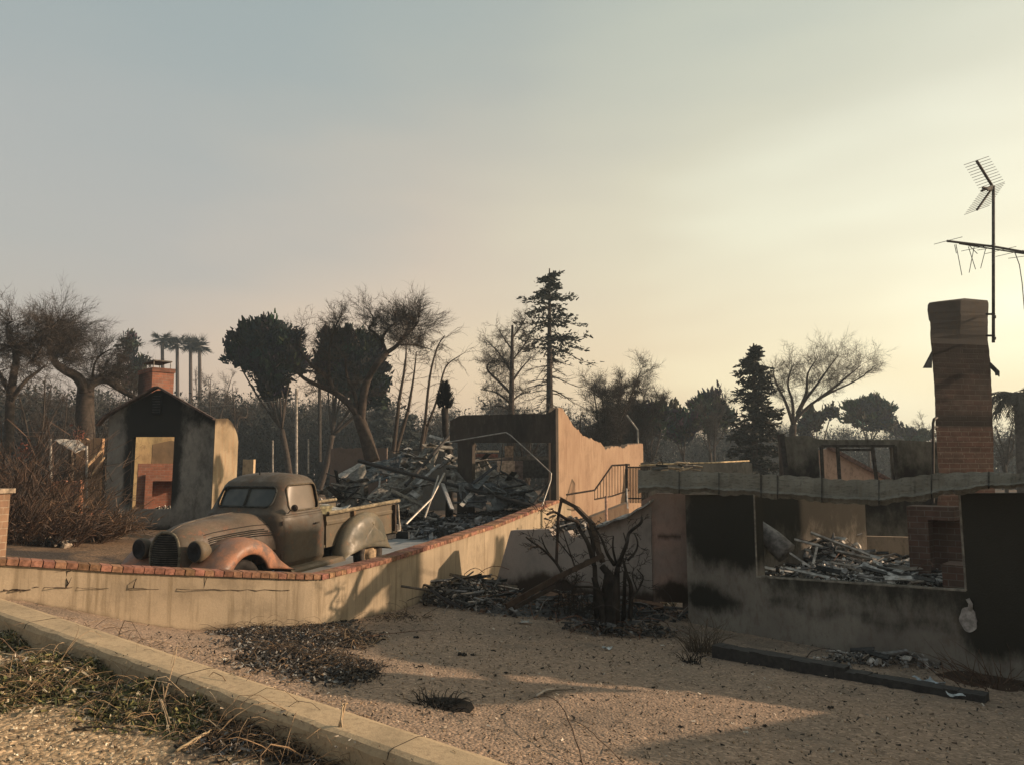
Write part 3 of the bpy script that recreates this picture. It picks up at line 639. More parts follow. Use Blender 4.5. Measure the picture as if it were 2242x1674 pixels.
# ------------------------------------------------------------------ garage ruin in the centre
RA = (1.0, 17.2); RD = (.43, .9)
gr = thing('garage_ruin', (1, 18, EYE - 1.6), 'burnt-out garage with jagged tan side wall and black header, centre of photo', 'building')
def rs(px, py): s = along(RA, RD, px); return s, zat(RA, RD, s, py)
pts = [rs(1218, 900), rs(1226, 889), rs(1236, 900), rs(1250, 925), rs(1262, 938), rs(1275, 952), rs(1290, 958), rs(1310, 966), rs(1318, 972), rs(1322, 982), rs(1345, 976), rs(1362, 980), rs(1375, 972), rs(1405, 970)]
mb = MB(); wpiece(mb, RA, RD, pts[0][0], pts[-1][0], EYE - 2.0, interp(pts), .2, ns=70, jag=.035)
mb.build('side_wall', M_tan, gr, soot=lambda v: .2 * np.exp(-((v[:, 2] - EYE + 1) / .3) ** 2))
FA = (P(985, 950, 18.6).x, 18.6); FD_ = (RA[0] - FA[0], RA[1] - FA[1])
def gsf(px, py): s = along(FA, FD_, px); return s, zat(FA, FD_, s, py)
mb = MB(); a0 = gsf(988, 918); ptt = [gsf(986, 920), gsf(1010, 908), gsf(1060, 907), gsf(1200, 905), gsf(1214, 893)]
sP0 = gsf(1003, 0)[0]; sP1 = gsf(1035, 0)[0]; sE = gsf(1218, 0)[0]; 
wpiece(mb, FA, FD_, gsf(986, 0)[0], sE - .02, lambda s: zat(FA, FD_, s, 968), interp(ptt), .14, nz=6, jag=.01)
wpiece(mb, FA, FD_, sP0, sP1, lambda s: EYE - 1.5, lambda s: zat(FA, FD_, s, 967), .14, nz=8)
wpiece(mb, FA, FD_, gsf(1205, 0)[0], sE - .02, lambda s: EYE - 1.5, lambda s: zat(FA, FD_, s, 967), .14, nz=8)
mb.build('header_and_posts', m_plaster('black_burnt_wood', (.055, .045, .038), (.035, .032, .03), .3, False, dirt=(.09, .08, .065)), gr)
# inside: lit bits of far wall, door
T = lambda px, py, Y: P(px, py, Y)
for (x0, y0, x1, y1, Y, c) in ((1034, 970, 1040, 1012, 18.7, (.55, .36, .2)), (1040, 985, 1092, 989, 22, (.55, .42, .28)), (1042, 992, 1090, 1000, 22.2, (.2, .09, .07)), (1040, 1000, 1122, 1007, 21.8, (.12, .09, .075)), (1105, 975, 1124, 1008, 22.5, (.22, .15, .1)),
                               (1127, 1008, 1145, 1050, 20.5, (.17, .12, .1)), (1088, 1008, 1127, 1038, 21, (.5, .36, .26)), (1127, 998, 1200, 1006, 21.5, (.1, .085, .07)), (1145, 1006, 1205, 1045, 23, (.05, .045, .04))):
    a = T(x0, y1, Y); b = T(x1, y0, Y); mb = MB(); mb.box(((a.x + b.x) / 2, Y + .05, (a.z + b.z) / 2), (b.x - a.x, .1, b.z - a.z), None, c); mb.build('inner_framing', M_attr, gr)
# collapsed roof sheets leaning on the ruin
def leaf_sheet(name, fn, nu, nv, th, col, label, cat='debris', mat=None, group=None):
    mb = MB(); mb.slab(fn, nu, nv, th, col); return tag(mb.build(name, mat or M_attr), label, cat, group)
def quadfn(A, B, C, D, wob=.04, fr=9, ph=0):
    A, B, C, D = map(Vector, (A, B, C, D))
    return lambda u, v: (A * (1 - u) * (1 - v) + B * u * (1 - v) + C * u * v + D * (1 - u) * v) + Vector((0, wob * math.sin(fr * u + ph + 3 * v), wob * math.sin(fr * 1.3 * v + ph + 5 * u)))
def torn(name, A, B, C, D, label, cols, nu=16, nv=12, wob=.07, gap=.12, seed=1, n2=60):
    rg = random.Random(seed); f = quadfn(A, B, C, D, wob, 8, seed); mb = MB()
    off = {}
    def p(i, j):
        if (i, j) not in off: off[(i, j)] = Vector((rg.gauss(0, .012), rg.gauss(0, .015), rg.gauss(0, .02)))
        return Vector(f(i / nu, j / nv)) + off[(i, j)]
    for i in range(nu):
        tone = rg.uniform(.85, 1.15); cbase = rg.choice(cols)
        for j in range(nv):
            e = min(i, nu - 1 - i, j, nv - 1 - j)
            if rg.random() < (gap * 2.6 if e == 0 else gap * (.5 if e > 1 else 1)): continue
            q = [p(i, j), p(i + 1, j), p(i + 1, j + 1), p(i, j + 1)]; dz = Vector((0, 0, rg.uniform(0, .02))); c = rg.choice(cols) if rg.random() < .3 else cbase; k = tone * rg.uniform(.88, 1.12); c = tuple(x * k for x in c)
            mb.add([v + dz for v in q] + [v + dz - Vector((0, 0, .03)) for v in q], BOXF[[1, 0, 2, 3, 4, 5]][:, ::-1], c)
    for _ in range(n2):
        u, v = rg.random(), rg.random(); c0 = Vector(f(u, v)) + Vector((0, 0, rg.uniform(.02, .1))); a = rg.random() * 6.28; d = Vector((math.cos(a), math.sin(a), rg.gauss(0, .35))) * rg.uniform(.1, .5); c = rg.choice(cols + [(.03, .03, .03), (.3, .29, .27)]); mb.bar(c0 - d, c0 + d, rg.uniform(.03, .16), rg.uniform(.006, .03), c, rg.uniform(-.8, .8))
    return tag(mb.build(name, M_attr), label, 'debris')
G1 = [(.17, .165, .15), (.14, .138, .128), (.2, .19, .17), (.12, .115, .105), (.16, .15, .13)]; G2 = [(.07, .08, .085), (.05, .055, .06), (.10, .11, .115), (.04, .042, .045)]
RS = m_plaster('ash_grey_roofing', (.17, .175, .165), (.10, .105, .105), 1, False, dirt=(.05, .05, .048), stain=.8, sc=2)
RS2 = m_plaster('blue_grey_roofing', (.12, .135, .14), (.08, .088, .092), 1, False, dirt=(.04, .042, .045), stain=.7, sc=2)
torn('roof_panel', P(925, 990, 20), P(975, 950, 20.6), P(912, 1120, 17.6), P(770, 1120, 17.2), 'ash grey roof panel sloping down to the left behind the truck bed', G1, 18, 18, seed=1, n2=45, gap=.05)
torn('roof_panel', P(795, 1020, 20.5), P(900, 982, 21.5), P(930, 1040, 19.5), P(790, 1060, 19), 'blue grey curved roof panel at the top of the collapsed heap', G2, 16, 12, .06, .02, seed=2, n2=8)
torn('roof_panel', P(975, 990, 19.3), P(1062, 1012, 19.2), P(1205, 1094, 18.1), P(980, 1080, 17.6), 'fallen grey roof panel slanting down to the right under the garage header', G1, 18, 14, seed=3, n2=26, gap=.04)
torn('roof_panel', P(715, 1075, 18.4), P(800, 1018, 18.9), P(808, 1100, 18), P(720, 1110, 17.8), 'crumpled grey roof panel directly behind the truck cab', G1, 10, 10, seed=4, n2=30, gap=.06)
torn('roof_panel', P(1000, 1052, 17.6), P(1150, 1075, 17.7), P(1170, 1112, 17.2), P(1010, 1105, 17), 'low dark roof panel lying under the long black beam', G2, 14, 9, seed=5, n2=30, gap=.05)
leaf_sheet('roof_panel', quadfn(P(735, 1042, 19.4), P(790, 1008, 19.9), P(796, 1016, 19.4), P(738, 1052, 19), .02, 6, 1), 10, 4, (0, 0, .03), (.3, .28, .25), 'pale bent strip of roofing rising left of the heap')
# beams
def beam(name, a, b, w, h, label, mat=None, group=None, col=(.03, .03, .03)):
    mb = MB(); A = Vector(a); B = Vector(b); n = 10
    pts = [A.lerp(B, i / n) + Vector((0, 0, rnd.uniform(-.008, .008))) for i in range(n + 1)]
    mb.tube(pts, [w * rnd.uniform(.46, .54) for _ in pts], 6, col); return tag(mb.build(name, mat or M_char), label, 'beam', group)
beam('charred_beam', P(785, 1008, 18.3), P(1190, 1112, 16.9), .1, .1, 'long straight black beam lying across the whole collapsed heap')
beam('charred_beam', P(986, 950, 19.2), P(888, 1062, 17.7), .09, .09, 'short black beam leaning against the left end of garage header')
beam('charred_beam', P(1095, 1030, 18.3), P(1150, 1058, 18), .05, .05, 'short thin black beam stub below the garage opening')
beam('charred_beam', P(1092, 1040, 17.8), P(1084, 1085, 17.3), .035, .03, 'thin upright black stick in the middle of garage heap')
beam('charred_beam', P(1200, 1060, 17.4), P(1162, 1110, 17), .06, .05, 'black beam leaning at the right end of garage opening')
pm = (.32, .30, .27)
def pipe(name, pts, r, label, cat='pipe', col=pm, mat=None, group=None):
    mb = MB(); mb.tube(pts, r, 8, col); return tag(mb.build(name, mat or M_metal), label, cat, group)
pipe('conduit_pipe', [P(975, 968, 17.8), P(1040, 957, 17.7), P(1100, 947, 17.5), P(1108, 946, 17.5), P(1118, 952, 17.4), P(1160, 990, 17.2), P(1200, 1028, 17), P(1207, 1035, 16.95), P(1206, 1050, 16.9), P(1196, 1080, 16.7), P(1187, 1106, 16.5)], .013, 'long bent pale conduit pipe arching across the garage opening')
pipe('metal_rod', [P(973, 1035, 17.3), P(945, 1090, 16.6), P(889, 1146, 15.8)], .022, 'left pale rod of the pair leaning behind the tailgate')
pipe('metal_rod', [P(960, 1040, 17.4), P(948, 1080, 16.9), P(930, 1132, 16.2)], .02, 'right pale rod of the pair leaning behind the tailgate')
mb = MB(); mb.bar(P(969, 1058, 17.2), P(990, 1114, 16.5), .09, .03, (.3, .3, .3), roll=.3); tag(mb.build('metal_strip', M_metal), 'flat pale metal strip leaning beside the two rods', 'metal strip')
pipe('metal_rod', [P(967, 990, 17.6), P(968, 1050, 17.5)], .008, 'hair thin upright wire left of the garage post', col=(.08, .08, .08))
pipe('metal_rod', [P(1101, 970, 18.2), P(1098, 1010, 18.2), P(1094, 1036, 18)], .014, 'thin dark upright rod inside the garage opening', col=(.05, .05, .05))
pipe('street_lamp_arm', [P(1372, 908, 30), P(1396, 940, 30), P(1398, 1000, 30)], .035, 'pale slanted pole sticking up behind the tan garage wall', 'pole')

# ------------------------------------------------------------------ rubble heaps (nobody could count)
ASH = [(.22, .21, .2), (.32, .3, .28), (.14, .135, .13), (.06, .058, .055), (.03, .03, .03), (.45, .42, .38), (.2, .17, .14)]
def rubble(name, label, cx, cy, rx, ry, h, zf, n, smin=.03, smax=.16, cols=ASH, planks=20, plen=.7, twist=0, wires=8):
    mb = MB(); mb.col = (.09, .085, .08); H = {}
    hf = lambda x, y: h * max(0, 1 - ((x - cx) / rx) ** 2 - ((y - cy) / ry) ** 2) ** .7
    def g(u, v): 
        x = cx + (u * 2 - 1) * rx; y = cy + (v * 2 - 1) * ry; return (x, y, float(zf(x, y)) - .05 + hf(x, y) * (.8 + .3 * math.sin(x * 5 + y * 3)) )
    def g2(u, v):
        a = 2 * math.pi * u; return g(.5 + .5 * v * math.cos(a), .5 + .5 * v * math.sin(a))
    mb.grid(g2, 32, 12)
    C = []; S = []
    for _ in range(n):
        a = rnd.random() * 2 * math.pi; r = rnd.random() ** .6 * 1.05; x = cx + rx * r * math.cos(a); y = cy + ry * r * math.sin(a)
        C.append((x, y, float(zf(x, y)) + hf(x, y) + rnd.uniform(-.01, .05))); S.append(smin + (smax - smin) * rnd.random() ** 3)
    mb.chunks(C, S, cols)
    for _ in range(planks):
        x, y, z = rnd.choice(C); a = rnd.random() * math.pi; L_ = plen * rnd.uniform(.3, 1); t = rnd.uniform(-.25, .25)
        c = rnd.choice(cols); d = Vector((math.cos(a), math.sin(a), t)) * L_ / 2; q = Vector((x, y, z + .05))
        mb.bar(q - d, q + d, rnd.uniform(.02, .07), rnd.uniform(.008, .03), c, rnd.random())
    for _ in range(wires):
        x, y, z = rnd.choice(C); q = Vector((x, y, z)); pp = [q]; d = Vector((rnd.uniform(-1, 1), rnd.uniform(-1, 1), rnd.uniform(.2, .9)))
        for k in range(5): d = (d + Vector((rnd.uniform(-.5, .5), rnd.uniform(-.5, .5), -.35))).normalized(); pp.append(pp[-1] + d * .14)
        mb.tube(pp, .006, 4, rnd.choice([(.05, .04, .035), (.2, .18, .16), (.12, .06, .04)]))
    return tag(mb.build(name, M_attr), label, 'rubble', kind='stuff')
fz = lambda x, y: EYE - 1.95
rubble('rubble', 'grey rubble heap of ash and metal filling the house behind the wide window', 5.6, 11.6, 2.6, 1.9, .52, fz, 10000, .012, .085, ASH + [(.5, .48, .45), (.36, .35, .33)], 230, .8, wires=70)
rubble('rubble', 'rubble heap against the left wall inside the burnt house', 5.2, 13.4, 1.2, 1.0, .8, fz, 1200, .03, .2, ASH, 60, 1.0)
mb = MB(); mb.tube([P(1650, 1150, 10.9), P(1690, 1180, 10.75), P(1722, 1210, 10.6)], [.13, .15, .16], 12, (.16, .155, .15)); tag(mb.build('flue_duct', M_attr, smooth=True), 'big grey round duct lying on rubble inside the wide window', 'duct')
for (a, b, w) in (((1775, 1165), (1905, 1215), .05), ((1730, 1210), (1775, 1240), .04), ((1790, 1190), (1780, 1235), .03), ((1830, 1205), (1910, 1222), .06), ((1740, 1180), (1800, 1195), .03)):
    mb = MB(); mb.bar(P(*a, 10.4), P(*b, 10.1), w, .025, (.36, .34, .31), .5); 
    tag(mb.build('metal_strip', M_attr), 'pale bent metal strip lying on the rubble inside the wide window', 'metal strip', 'metal strips in the house rubble')
rubble('rubble', 'black and grey debris under the collapsed garage roof', -.1, 17.7, 2.2, 1.1, .45, zi, 2200, .02, .16, ASH[2:5] + [(.1, .11, .12), (.3, .3, .3)], 110, 1.2, wires=30)
rubble('rubble', 'pale ashy debris behind the truck bed', -3.3, 18.4, 2.2, 1.2, .5, zi, 1500, .03, .16, ASH, 70, .9, wires=20)
rubble('rubble', 'debris field left of the garage ruin by the distant low wall', -5.2, 21, 3.2, 1.6, .6, zi, 1600, .03, .2, ASH + [(.4, .2, .13)], 60, 1, wires=20)
rubble('rubble', 'debris heap beside the scorched gable wall, far left', -14.8, 22, 3.2, 1.5, .8, zi, 1500, .03, .2, ASH + [(.45, .32, .2), (.35, .15, .1)], 60, 1, wires=20)
rubble('rubble', 'debris at the foot of the garden wall under burnt bush', .9, 11.7, 1.7, .7, .16, zo, 2600, .01, .06, ASH[2:5] + [(.12, .07, .045)], 60, .5, wires=40)
rubble('rubble', 'charred debris pile where the garden wall meets the retaining wall', -.7, 12.3, .8, .7, .28, zo, 2200, .012, .06, ASH[2:5] + [(.10, .075, .05), (.4, .34, .28), (.05, .045, .04)], 50, .6, wires=24)
rubble('rubble', 'black ash and twigs heaped round the stems of the burnt bush', 1.45, 10.35, .75, .4, .07, zo, 900, .008, .05, ASH[2:5] + [(.10, .07, .05)], 30, .35, wires=30)
rubble('rubble', 'ash and charcoal bits along the foot of burnt house wall', 4.3, 8.75, .9, .28, .06, zo, 700, .01, .06, ASH, 20, .3, wires=10)

# ------------------------------------------------------------------ gable house remnant on the left
LA = (P(225, 1150, 19.4).x, 19.4); LD = (1, .12)
gh = thing('gable_house', (-9.5, 20, EYE - 1.5), 'soot-blackened gable wall with empty window and brick fireplace showing through, left', 'house')
def ls(px, py): s = along(LA, LD, px); return s, zat(LA, LD, s, py)
mb = MB(); sw0 = ls(298, 0)[0]; sw1 = ls(388, 0)[0]; gtop = interp([ls(224, 935), ls(240, 915), ls(290, 884), ls(345, 853), ls(352, 852), ls(400, 880), ls(474, 920)])
zwt = lambda s: zat(LA, LD, s, 955); zwb = lambda s: zat(LA, LD, s, 1114); sEnd = ls(474, 0)[0]; gb = EYE - 1.9
wpiece(mb, LA, LD, 0, sw0, gb, gtop, .22); wpiece(mb, LA, LD, sw1, sEnd, gb, gtop, .22); wpiece(mb, LA, LD, sw0, sw1, gb, zwb, .22, nz=5); wpiece(mb, LA, LD, sw0, sw1, zwt, gtop, .22, nz=8)
cw = (sw0 + sw1) / 2; zc_ = (zwt(cw) + zwb(cw)) / 2
def gsoot2(v):
    s = v[:, 0] - LA[0]; z = v[:, 2]; ztop_ = zwt(cw)
    dx = np.abs(s - cw) / ((sw1 - sw0) / 2); ring = np.exp(-(np.clip(dx - 1, 0, 9) / .38) ** 2) * np.clip((z - zwb(cw) + .1) / .4, 0, 1) * .95
    up = np.exp(-((s - cw) / .75) ** 2) * np.exp(-(np.clip(z - ztop_ - .2, 0, 9) / .8) ** 2) * np.clip((z - ztop_ + .5) / .4, 0, 1) * 1.2
    br = .3 * (z > zat(LA, LD, 0, 925)) + .35 * np.clip((s - cw) / 1.2, 0, 1)
    base = .9 * np.exp(-((z - (EYE - 1.55)) / .18) ** 2)
    return np.maximum.reduce([ring, up, br, base])
mb.build('gable_wall', M_gable, gh, soot=gsoot2)
mb = MB(); a0, a1 = gtop(0), 0
tr = [ls(224, 933), ls(240, 913), ls(345, 851), ls(352, 850), ls(476, 919)]
for (s0, z0), (s1, z1) in zip(tr[:-1], tr[1:]): mb.bar((LA[0] + s0 * .993, LA[1] + s0 * .119 - .1, z0 + .02), (LA[0] + s1 * .993, LA[1] + s1 * .119 - .1, z1 + .02), .25, .045, (.07, .05, .045))
mb.build('roof_edge', M_attr, gh)
mb = MB(); vs, vz = ls(351, 873); mb.box((LA[0] + vs, LA[1] + .02, vz - .15), (.2, .1, .5), None, (.012, .014, .016))
for k in range(7): mb.box((LA[0] + vs, LA[1] - .035, vz - .36 + k * .07), (.19, .03, .012), None, (.05, .05, .05))
mb.build('attic_vent', M_attr, gh)
SAx = LA[0] + sEnd * .993 + .02; SAy = LA[1] + sEnd * .119
mb = MB(); D2 = (.25, 1)
def ss_(px, py): s = along((SAx, SAy), D2, px); return s, zat((SAx, SAy), D2, s, py)
pts = [ss_(475, 916), ss_(502, 915), ss_(508, 920), ss_(514, 928), ss_(520, 940), ss_(526, 955), ss_(527, 965)]
wpiece(mb, (SAx, SAy), D2, 0, pts[-1][0], gb, interp(pts), .22, ns=20)
def sso(v):
    z = v[:, 2]; y = v[:, 1] - SAy; zt = zat((SAx, SAy), D2, .3, 940)
    return .75 * np.clip((z - zt) / .15, 0, 1) + .35 * np.exp(-((z - (EYE - .6)) / .5) ** 2)
mb.build('side_wall', m_plaster('cream_stucco', (.31, .25, .17), (.22, .17, .11), .12, True, dirt=(.25, .15, .08), sootc=(.06, .045, .03), stain=.7), gh, soot=sso)
# chimney + fireplace behind the window
mb = MB(); mb.uvbox = True; CA_ = (P(305, 800, 21.6).x, 21.6)
def prism(mb, base, zs): 
    rings = [[(x, y, z) for x, y in base] for z in zs]; mb.loft(rings, cap=True)
a = P(303, 830, 22.2); b = P(333, 830, 21.4); c = P(381, 830, 21.8); d = Vector((a.x + c.x - b.x, a.y + c.y - b.y, 0))
zcb = P(340, 860, 21.6).z - .5; zct = P(340, 806, 21.6).z
prism(mb, [(a.x, a.y), (b.x, b.y), (c.x, c.y), (d.x, d.y)], np.linspace(zcb, zct - .12, 12))
mb.build('chimney', M_brick, gh, soot=lambda v: .75 * (v[:, 0] < b.x - .02) + .2)  # left face painted darker as its shaded side; slight soot all over
mb = MB(); mb.uvbox = True; k_ = 1.06; cx_, cy_ = (a.x + c.x) / 2, (a.y + c.y) / 2
prism(mb, [(cx_ + (p.x - cx_) * k_, cy_ + (p.y - cy_) * k_) for p in (a, b, c, d)], [zct - .12, zct]); mb.build('chimney_crown', M_brick, gh, soot=lambda v: np.full(len(v), .45))
mb = MB(); k_ = .78
for p in (a, b, c, d): mb.bar((cx_ + (p.x - cx_) * k_, cy_ + (p.y - cy_) * k_, zct), (cx_ + (p.x - cx_) * k_, cy_ + (p.y - cy_) * k_, zct + .2), .02, .02, (.3, .28, .25))
prism(mb, [(cx_ + (p.x - cx_) * .86, cy_ + (p.y - cy_) * .86) for p in (a, b, c, d)], [zct + .2, zct + .235]); mb.c[-1][:] = (.1, .09, .08)
mb.build('chimney_cap', M_attr, gh)
fx0 = P(313, 1100, 22.4); 
mb = MB(); mb.uvbox = True; FA3 = (fx0.x, 22.0); FD3 = (.88, .47); w3 = 1.75
def s3(px): return along(FA3, FD3, px)
z3 = lambda py: P(350, py, 22.4).z
wpiece(mb, FA3, FD3, 0, s3(346), EYE - 1.7, z3(1014), .5, nz=6, ns=3); wpiece(mb, FA3, FD3, s3(346), w3, z3(1052), z3(1014), .5, nz=3)
wpiece(mb, FA3, FD3, s3(330), s3(346), EYE - 1.7, z3(1052), .08, nz=4, off=.1, ns=2); wpiece(mb, FA3, FD3, s3(330), w3, z3(1052), z3(1037), .08, nz=3, off=.1)
wpiece(mb, FA3, FD3, s3(346), w3, EYE - 1.7, z3(1052), .1, nz=3, off=-.4); mb.build('fireplace', M_brick, gh, soot=lambda v: .9 * ((v[:, 1] > 22.9) & (v[:, 2] < z3(1050))))
mb = MB(); wpiece(mb, (FA3[0] + .1, 22.6), FD3, 0, w3, z3(1014), lambda s: z3(962) - .25 * abs(s - .5), .3, nz=4); mb.build('chimney_breast', m_plaster('stained_breast', (.22, .15, .09), (.12, .09, .06), .5, False), gh)
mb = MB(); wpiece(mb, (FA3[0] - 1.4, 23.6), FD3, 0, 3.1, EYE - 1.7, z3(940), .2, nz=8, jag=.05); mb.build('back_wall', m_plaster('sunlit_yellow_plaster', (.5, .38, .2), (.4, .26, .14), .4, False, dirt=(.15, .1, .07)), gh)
rubble('rubble', 'white ashy rubble on the fireplace hearth seen through the gable window', P(372, 1100, 21.6).x, 21.6, .8, .4, .4, lambda x, y: EYE - 1.45, 500, .02, .09, [(.55, .5, .42), (.2, .18, .15), (.05, .05, .05)], 8, .4)

# ------------------------------------------------------------------ other low ruins and fences, left and middle
def slabthing(name, label, cat, px0, px1, pyb, pyt, Y, D, mat, soot=None, th=.18, jag=.03, z0=None, uv=False):
    A = (P(px0, pyb, Y).x, Y); mb = MB(); mb.uvbox = uv; s1 = along(A, D, px1)
    zt = pyt if callable(pyt) else (lambda s: zat(A, D, s, pyt))
    wpiece(mb, A, D, 0, s1, EYE - 1.9 if z0 is None else z0, zt, th, jag=jag)
    return tag(mb.build(name, mat, soot=soot if soot else (lambda v: np.full(len(v), .1))), label, cat)
slabthing('ruined_wall', 'distant low brown wall behind the collapsed roof heap, left of the garage', 'wall', 722, 850, 1040, 980, 30, (1, 0), m_plaster('brown_wall', (.16, .12, .10), (.13, .1, .085), .4))
slabthing('ruined_wall', 'distant dark low wall just left of the leaning palm trunk', 'wall', 850, 985, 1040, 978, 29, (1, .05), m_plaster('dark_wall', (.09, .088, .082), (.07, .07, .068), .4))
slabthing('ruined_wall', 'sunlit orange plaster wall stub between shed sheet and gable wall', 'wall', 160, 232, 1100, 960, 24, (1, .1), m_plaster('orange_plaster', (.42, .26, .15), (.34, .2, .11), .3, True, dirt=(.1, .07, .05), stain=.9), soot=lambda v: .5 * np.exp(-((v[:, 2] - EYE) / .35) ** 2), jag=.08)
slabthing('ruined_wall', 'cream block wall stub right behind the truck cab roof', 'wall', 528, 562, 1100, 1004, 23, (1, 0), m_plaster('cream_block', (.48, .36, .23), (.4, .3, .19), .5))
slabthing('ruined_wall', 'low red brick wall in front of brown brush, far left', 'wall', 100, 190, 1130, 1052, 21, (1, -.05), m_brick('low_red_brick', (.36, .16, .09), (.3, .13, .08), (.2, .15, .11)), uv=True)
slabthing('ruined_wall', 'tan garden wall with broken rail on top, right of the garage wall', 'wall', 1405, 1640, 1075, 1012, 22, (1, -.05), M_lath, soot=lambda v: np.full(len(v), .3))
# crumpled shed sheet
leaf_sheet('corrugated_sheet', quadfn(P(118, 962, 23), P(170, 960, 23.4), P(192, 980, 22.6), P(165, 990, 22.2), .02, 14), 24, 8, (0, 0, .02), (.3, .28, .25), 'bent pale metal sheet roofing a dark shed gap, far left', 'metal sheet')
mb = MB(); mb.box((P(132, 1030, 24).x, 24, EYE - .9), (1.0, .8, 1.6), None, (.05, .055, .055)); mb.bar(P(110, 960, 23), P(112, 1060, 23), .05, .05, (.35, .33, .3)); mb.bar(P(155, 975, 23), P(156, 1050, 23), .1, .1, (.1, .08, .06)); tag(mb.build('shed', M_attr), 'dark burnt shed under the bent metal sheet, far left', 'shed')
for px, py, c, t in ((52, 985, (.13, .05, .038), 'left'), (172, 952, (.13, .05, .038), 'right')):
    mb = MB(); q = P(px, py, 22.5); mb.cards(np.array(q) + npr.normal(size=(60, 3)) * np.array([.12, .1, .16]), .05, 1.2, c, colv=.4); tag(mb.build('red_leaf_cluster', M_leaf), 'small patch of reddish dead leaves ' + ('among brown brush at far left' if t == 'left' else 'above the bent shed sheet'), 'dead leaves', kind='stuff')
# leaning timbers beside the shed
beam('fallen_timber', P(190, 1020, 23), P(222, 985, 23.3), .1, .1, 'pale timber leaning against the orange plaster stub', M_attr, col=(.4, .28, .17))
beam('fallen_timber', P(196, 1045, 22.6), P(228, 1000, 22.9), .07, .1, 'second pale timber lower down on the orange plaster stub', M_attr, col=(.35, .25, .15))
# thin fence posts
for i, (px, t, b, Y) in enumerate(((597, 963, 1035, 27), (675, 960, 1035, 27), (649, 850, 1040, 32), (190, 975, 1090, 20), (111, 975, 1060, 21), (700, 850, 1010, 40))):
    k = i in (2, 5)
    lab = ['thin pale post just right of the gable house side wall', 'thin pale post behind the front of the truck bed', 'tall thin grey pole below the left dark evergreen', 'thin metal post in front of orange plaster stub', 'thin pale post at left edge of shed gap', 'tall dark pole between the two dark evergreens'][i]
    mb = MB(); mb.tube([P(px, b, Y), P(px, t, Y)], .09 if i == 5 else (.06 if k else .03), 8, (.05, .045, .04) if i == 5 else (.3, .28, .25)); tag(mb.build('fence_post' if not k else 'utility_pole', M_attr), lab, 'post' if not k else 'pole')
# brick gate pillar at the left edge
mb = MB(); mb.uvbox = True; q = P(-12, 1180, 9.6); q.x = -6.80; prism(mb, [(q.x - .22, q.y), (q.x + .2, q.y), (q.x + .2, q.y + .42), (q.x - .22, q.y + .42)], [EYE - 1.3, P(0, 1080, 9.6).z])
gp = thing('brick_pillar', (q.x, q.y + .2, EYE - 1.2), 'brown brick gate pillar cut off by the left edge', 'pillar'); mb.build('shaft', m_brick('pillar_brick', (.22, .14, .09), (.18, .11, .075), (.28, .22, .16), .2, .09, False), gp)
mb = MB(); mb.box((q.x - .01, q.y + .21, P(0, 1075, 9.6).z), (.5, .5, .06), None, (.25, .2, .15)); mb.build('cap', M_attr, gp)

# ------------------------------------------------------------------ iron fence and stair rail right of garage
rl = thing('iron_railing', (2.6, 18.4, EYE - 1.6), 'dark iron picket railing rising beside the tan garage wall', 'railing')
mb = MB(); mb.col = (.04, .03, .025)
A = P(1240, 1082, 17.4); B = P(1302, 1072, 17.8); C = P(1340, 1018, 18.2); D = P(1378, 1016, 18.4)
for a, b in ((A, B), (B, C), (C, D)): mb.tube([a, b], .022, 6)
B0, C0, D0 = P(1302, 1092, 17.8), P(1340, 1085, 18.2), P(1378, 1072, 18.4)
for a, b in ((B0, C0), (C0, D0)): mb.tube([a, b], .018, 6)
for T_, Bo, n in ((B, B0, 0),): pass
for i in range(13):
    u = i / 12; t = B.lerp(C, u * 2) if u < .5 else C.lerp(D, u * 2 - 1); b = B0.lerp(C0, u * 2) if u < .5 else C0.lerp(D0, u * 2 - 1); mb.tube([b, t], .0075, 5)
mb.build('rail_section', M_attr, rl)
gt = thing('iron_gate', (3.2, 16.8, EYE - 2), 'dark iron gate of close upright bars left of the sagging fascia', 'gate')
mb = MB(); mb.col = (.05, .042, .036)
for k in range(15): mb.tube([P(1374 + k * 3.4, 1100 + (k > 9) * 0, 16.6), P(1374 + k * 3.4, 1020, 16.6)], .011, 5)
for py in (1022, 1090): mb.tube([P(1370, py, 16.6), P(1424, py, 16.6)], .016, 6)
mb.build('gate_leaf', M_attr, gt); mb = MB(); mb.tube([P(1372, 1110, 16.6), P(1372, 1014, 16.6)], .03, 8, (.04, .035, .03)); mb.build('gate_post', M_attr, gt)
# short stair wall continuation right of retaining wall end
slabthing('stair_wall', 'short tan wall with sloping cap continuing from the retaining wall to the gate', 'wall', 1296, 1372, 1150, lambda s: EYE - .93 + .32 * s, 15.6, (.9, .35), M_tan, jag=0, z0=EYE - 2.3, th=.2)
pipe('downpipe', [P(1327, 1085, 15.5), P(1328, 1165, 15.3)], .03, 'pinkish pipe running down the short tan wall by the gate', col=(.4, .25, .18), mat=M_attr)
pipe('downpipe', [P(1372, 1068, 15.7), P(1374, 1112, 15.6)], .015, 'thin pale pipe at the right end of the short tan wall', col=(.5, .48, .45), mat=M_attr)
# twisted things on top of fascia left
mb = MB()
for k in range(26):
    a = P(rnd.uniform(1425, 1520), rnd.uniform(1008, 1030), 11.6 + rnd.uniform(-.2, .3)); d = Vector((rnd.uniform(-1, 1), rnd.uniform(-.3, .3), rnd.uniform(-.25, .25))) * .25; mb.bar(a, a + d, rnd.uniform(.02, .08), .012, rnd.choice([(.06, .06, .055), (.2, .19, .17), (.45, .36, .25)]), rnd.random())
mb.tube([P(1400, 1018, 11.7), P(1480, 1014, 12), P(1560, 1012, 12.4), P(1640, 1008, 13)], .012, 6, (.55, .42, .25)); tag(mb.build('twisted_metal', M_attr), 'tangle of twisted metal scraps on the left end of the fascia', 'scrap metal')
